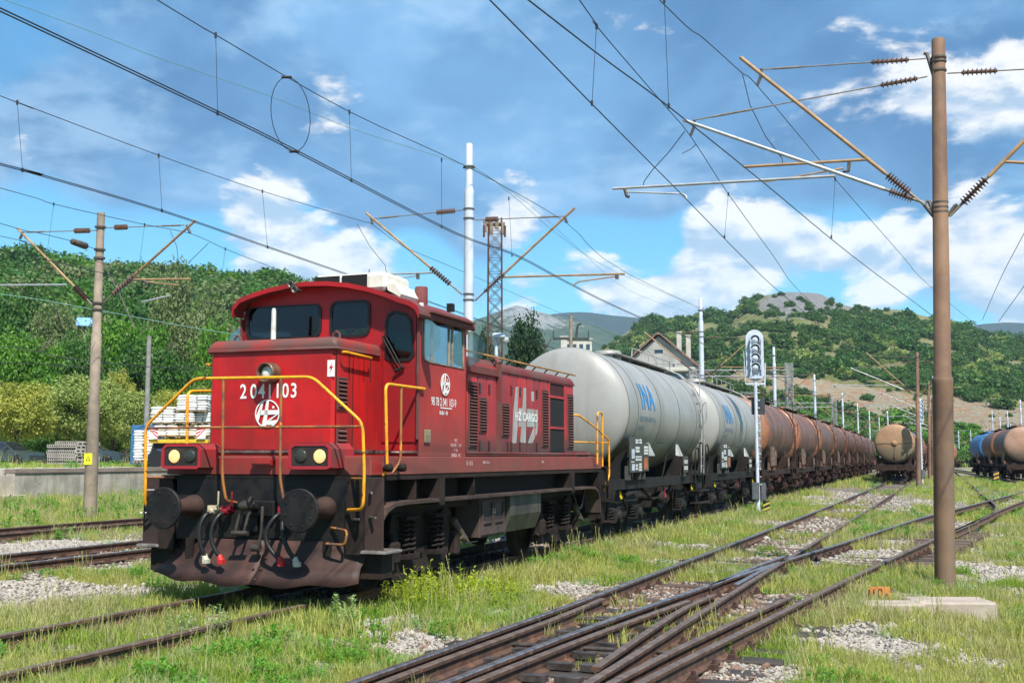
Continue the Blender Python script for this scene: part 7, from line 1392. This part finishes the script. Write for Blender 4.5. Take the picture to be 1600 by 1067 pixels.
# white sacks, trailer, container
SK = mat('white_sack', (.72, .72, .70), (.58, .58, .57), 3, .7, rnd=.1, bump=.3); vs, fs = [], []; nu, nv = 10, 5
for j in range(nv+1):
    ph = -math.pi/2+math.pi*j/nv
    for i in range(nu): th = 2*math.pi*i/nu; sg_ = lambda v_, e: math.copysign(abs(v_)**e, v_); vs.append((.5*sg_(math.cos(th), .45)*abs(math.cos(ph))**.4, .5*sg_(math.sin(th), .45)*abs(math.cos(ph))**.4, .5*sg_(math.sin(ph), .8)))
for j in range(nv):
    for i in range(nu): fs.append((j*nu+i, j*nu+(i+1) % nu, (j+1)*nu+(i+1) % nu, (j+1)*nu+i))
sme = bpy.data.meshes.new('sack'); sme.from_pydata(vs, [], fs); sme.materials.append(SK); sme.polygons.foreach_set('use_smooth', [True]*len(fs))
PLW = mat('pallet_wood', (.28, .21, .13), (.2, .15, .1), 4, .8)
def sacks(px, pyb, wpx, hpx, Y, label):
    p = atY(px, pyb, Y); w_, h_ = wpx*Y/F, hpx*Y/F; t = thing('sack_pallet', label, 'sacks', p, 0, 'pallets of white sacks'); ncol = max(1, round(w_/.52)); nrow = max(3, round(h_/.155)); cw, rh_ = w_/ncol, (h_-.1)/nrow
    mb = MB(); mb.box(-w_/2, w_/2, -.5, .5, .06, .09); [mb.box(-w_/2+k*(w_-.1)/2, -w_/2+k*(w_-.1)/2+.1, -.5, .5, 0, .06) for k in range(3)]; mb.build('pallet', PLW, t)
    for r in range(nrow):
        for c in range(ncol):
            for d in (-.25, .25):
                o = link('sack', sme, t); o.location = (-w_/2+cw*(c+.5)+random.uniform(-.03, .03), d+random.uniform(-.03, .03), .1+rh_*(r+.5)); o.scale = (cw*random.uniform(1.0, 1.12), .52, rh_*1.2); o.rotation_euler = (random.uniform(-.03, .03), random.uniform(-.05, .05), random.uniform(-.06, .06))
for a in ((257, 664, 36, 28, 60, 'white sacks, upper left load on the trailer'), (292, 663, 30, 17, 60, 'white sacks in the middle of the upper load, under the topmost pile'), (320, 663, 24, 18, 60.4, 'white sacks right end of the upper load, close to the red hood'), (303, 645, 46, 27, 60, 'topmost pile of white sacks on the trailer'), (263, 684, 36, 19, 60, 'white sacks on the trailer bed, lower left'), (297, 684, 28, 19, 60.2, 'white sacks on the trailer bed, lower middle'), (322, 684, 20, 19, 60, 'white sacks on the trailer bed, lower right between the striped boards'), (219, 723, 14, 50, 60, 'tall ground stack of white sacks beside the blue container'), (235, 723, 14, 48, 60, 'tall ground stack of white sacks beside the trailer wheels')): sacks(*a)
p = atY(285, 716, 59.6); t = thing('flat_trailer', 'yellow flat trailer with red and white striped boards, loaded with sacks', 'trailer', (p.x, p.y, ZP)); zt_ = atY(285, 686, 59.6).z-ZP
mb = MB(); mb.bbox(-1.5, 1.55, -.9, 1.1, zt_-.22, zt_-.03, .02); mb.build('trailer_bed', mat('trailer_yellow', (.72, .42, .02), (.5, .3, .03), 5, .6), t)
mb = MB(); mb.box(-1.3, 1.5, -.7, .9, zt_-.5, zt_-.23); mb.build('chassis', BLK, t)
for xw in (-1.1, .6, 1.3):
    for yw in (-.8, .8): mb = MB(); mb.lathe((xw, yw-.12, .42), (xw, yw+9, .42), [(0, .42), (.24, .42)], 18); mb.build('wheel', RUB, t)
for x0_ in (-1.46, .98):
    mb = MB(); mb.box(x0_, x0_+.46, -1.02, -1.0, zt_, zt_+.52); bo = mb.build('warning_board', WHT, t); mb = MB(); s_ = -1 if x0_ < 0 else 1
    for k in range(3):
        c = .02+k*.2; q_ = [(0, c), (.46, c+.46*1.0), (.46, c+.1+.46), (0, c+.1)]; pl2 = [((a if s_ > 0 else .46-a)+x0_, min(b, .52)+zt_) for a, b in q_]; mb.plate(pl2, [], .004, FY(-1.024))
    mb.build('red_stripe', mat('stripe_red', (.55, .015, .02), None, 4, .5), bo)
p = atY(222, 716, 64); t = thing('container', 'blue steel container partly hidden by the white sacks', 'container', (p.x, p.y, ZP), .1); mb = MB(); mb.bbox(-.65, .65, 0, 2.4, 0, atY(222, 664, 64).z-ZP, .02); mb.build('container_body', mat('container_blue', (.04, .14, .30), (.03, .1, .22), 4, .6), t); mb = MB(); [mb.box(-.6+k*.2, -.5+k*.2, -.04, 0, .1, 1.6) for k in range(6)]; mb.build('corrugation', MC['container_blue'], t)
p = atY(345, 716, 74); t = thing('shed', 'shed with a pale grey pitched roof behind the sacks', 'shed', (p.x, p.y, ZP)); zz_ = lambda py: atY(345, py, 74).z-ZP; mb = MB(); mb.box(-1.0, 4, 0, 4, 0, zz_(628)); mb.build('shed_wall', mat('shed_wall', (.12, .12, .12), None, 2, .8), t); mb = MB(); mb.plate([(-1.5, zz_(624)), (2.2, zz_(592)), (6, zz_(624)), (6, zz_(628)), (2.2, zz_(598)), (-1.5, zz_(629))], [], 4.6, FY(-.3)); mb.build('shed_roof', mat('shed_roof', (.30, .34, .38), None, 2, .6), t)
# ------------------------------------------------------------------ buildings
WALL = mat('grey_render', (.38, .37, .345), (.31, .30, .28), .8, .9, streak=((.2, .19, .18), .4, 1.)); WALL2 = mat('pale_render', (.52, .50, .44), (.42, .40, .35), .8, .9); TILE = mat('red_roof_tile', (.24, .13, .11), (.17, .10, .09), 3, .8); WG = mat('window_glass_dark', (.03, .045, .07), None, 3, .12, spec=.8)
Yb = 118; p = atY(1092, 716, Yb); b = thing('station_building', 'grey gabled house with red tiled roof behind the grey tank wagons', 'building', (p.x, p.y, -.2), -R(15)); kz_ = lambda py: HC+(716-py)*Yb/F+.2
Wd = 8.0; ze, za = kz_(572), kz_(524)+.3
mb = MB(); mb.plate([(-Wd, 0), (0, 0), (0, ze), (-Wd/2, za-.25), (-Wd, ze)], [[(-Wd/2-.45, kz_(551)), (-Wd/2+.45, kz_(551)), (-Wd/2+.45, kz_(545)), (-Wd/2-.45, kz_(545))], [(-5.0, kz_(598)), (-1.2, kz_(598)), (-1.2, kz_(583)), (-5.0, kz_(583))]], .3, FY(0)); wl_ = mb.build('gable_wall', WALL, b)
mb = MB(); mb.plate([(0, 0), (11, 0), (11, ze), (0, ze)], [[(1.2+k*2.4, kz_(604)), (2.0+k*2.4, kz_(604)), (2.0+k*2.4, kz_(588)), (1.2+k*2.4, kz_(588))] for k in range(4)], .3, lambda a, b_, d: Vector((-d, a+.301, b_))); wr_ = mb.build('side_wall', WALL2, b)
mb = MB(); mb.box(-Wd, -.31, 10.9, 11.2, 0, ze); mb.box(-Wd, -Wd+.3, .31, 10.9, 0, ze); mb.build('back_wall', WALL, b)
for sx in (-1, 1):
    mb = MB(); fn = lambda a, b_, d: Vector((a, b_, 0)); e = .5; x_e = 0+e if sx > 0 else -Wd-e; m_ = (za-ze)/(Wd/2); z_e = ze-m_*e
    mb.add([(-Wd/2, -.5, za), (x_e, -.5, z_e), (x_e, 11.6, z_e), (-Wd/2, 11.6, za), (-Wd/2, -.5, za+.18), (x_e, -.5, z_e+.18), (x_e, 11.6, z_e+.18), (-Wd/2, 11.6, za+.18)], [(0, 1, 2, 3), (7, 6, 5, 4), (0, 4, 5, 1), (1, 5, 6, 2), (2, 6, 7, 3), (3, 7, 4, 0)]); rf_ = mb.build('roof', TILE, b)
mb = MB(); mb.box(-Wd-.2, .2, -.32, -.02, ze-.35, ze-.1); mb.box(-Wd, -.5, -1.6, -.33, kz_(581), kz_(578)); mb.build('cornice', WALL2, b)
for x_, y_ in ((-2.2, 3.0), (-1.6, 6.5)): mb = MB(); mb.bbox(x_-.24, x_+.24, y_-.3, y_+.3, ze, za+.35, .03); mb.box(x_-.3, x_+.3, y_-.36, y_+.36, za+.35, za+.45); mb.build('chimney', WALL2, rf_)
for (a0, a1, b0, b1) in ((-Wd/2-.45, -Wd/2+.45, 551, 545), (-5.0, -3.15, 598, 583), (-3.05, -1.2, 598, 583)): mb = MB(); mb.box(a0, a1, .12, .14, kz_(b0), kz_(b1)); w1 = mb.build('window', WG if b0 < 590 else mat('blue_window', (.05, .11, .20), None, 3, .15, spec=.7), wl_)
for k in range(4): mb = MB(); mb.box(-.14, -.12, 1.5+k*2.4, 2.3+k*2.4, kz_(604), kz_(588)); mb.build('window', WG, wr_)
for (px, pyt, wpx, Y, lb, mm, dp) in ((903, 531, 46, 210, 'white flat roofed house on the rise behind the tank', WALL2, 8), (882, 527, 10, 205, 'narrow white block beside the flat roofed house', WALL2, 3)):
    p = atY(px, 716, Y); w_ = wpx*Y/F; h_ = HC+(716-pyt)*Y/F+.2; t = thing('white_house', lb, 'house', (p.x, p.y, -.2)); mb = MB(); mb.box(-w_/2, w_/2, 0, dp, 0, h_); wv = mb.build('wall', WALL2, t); mb = MB(); mb.box(-w_/2-.2, w_/2+.2, -.2, dp+.2, h_, h_+.3); mb.build('roof', WALL, t)
    if wpx > 20:
        for k in range(4): mb = MB(); mb.box(-w_/2+.6+k*1.25, -w_/2+1.3+k*1.25, -.04, -.001, h_-1.8, h_-.8); mb.build('window', WG, wv)
p = atY(128, 716, 118); t = thing('blue_roof_house', 'small house with a light blue roof among the trees left of the mast', 'house', (p.x, p.y, ZP), .3); h_ = atY(128, 497, 118).z-ZP; mb = MB(); mb.box(-.9, .9, 0, 2, 0, h_-.5); mb.build('wall', WALL2, t); mb = MB(); mb.add([(-1.1, -.6, h_-.9), (1.1, -.6, h_-.9), (1.1, 1.4, h_+.1), (-1.1, 1.4, h_+.1), (-1.1, -.6, h_-.8), (1.1, -.6, h_-.8), (1.1, 1.4, h_+.2), (-1.1, 1.4, h_+.2)], [(0, 3, 2, 1), (4, 5, 6, 7), (0, 1, 5, 4), (1, 2, 6, 5), (2, 3, 7, 6), (3, 0, 4, 7)]); mb.build('roof', mat('light_blue_roof', (.22, .42, .75), None, 3, .5), t)
# ------------------------------------------------------------------ single tall weeds in front
def weed(px, py, h, n, kind, label, zb=-.22):
    p = atz(px, py, zb); rg = random.Random(px); vs, fs, ti = stems(rg, n, h, .06, .045 if kind < 7 else .018, 16, w_=.003); o = proto(vs, fs, GR[{5: 4, 6: 5, 7: 2, 9: 3}[kind]], ti, name='tall_weed'); COL.objects.link(o); o.name = 'tall_weed'; o.location = p; tag(o, label, 'weed', 'single tall weeds'); return o
weed(312, 1015, .62, 3, 9, 'tall thin weed in front of the plough plate'); weed(820, 955, .55, 4, 7, 'dark dry weed standing up in the grass before the switch'); weed(626, 905, .42, 6, 5, 'yellow weed beside the front bogie'); weed(404, 1015, .32, 5, 9, 'short thin weed right of the tall one before the plough'); weed(757, 870, .35, 6, 7, 'dry brown weed in front of the equipment cabinet'); weed(1128, 1035, .22, 12, 6, 'bright green leafy weed beside the near rail'); weed(1008, 840, .5, 7, 7, 'dry brown stalks beneath the loco rear buffer')
# ------------------------------------------------------------------ haze
mb = MB(); mb.box(-6500, 6500, -1700, 9600, -1.6, 500); hz = mb.build('haze', None, None); hm = bpy.data.materials.new('haze_air'); hm.use_nodes = True; t_ = hm.node_tree; t_.nodes.clear(); g = NT(t_)
vv = g.n('ShaderNodeVolumePrincipled', {'Color': (.62, .80, 1., 1.), 'Density': 1.1e-4, 'Anisotropy': .0}); t_.links.new(vv.outputs[0], g.n('ShaderNodeOutputMaterial').inputs['Volume']); hz.data.materials.append(hm); stuff(hz, 'thin blue summer haze over the distance')
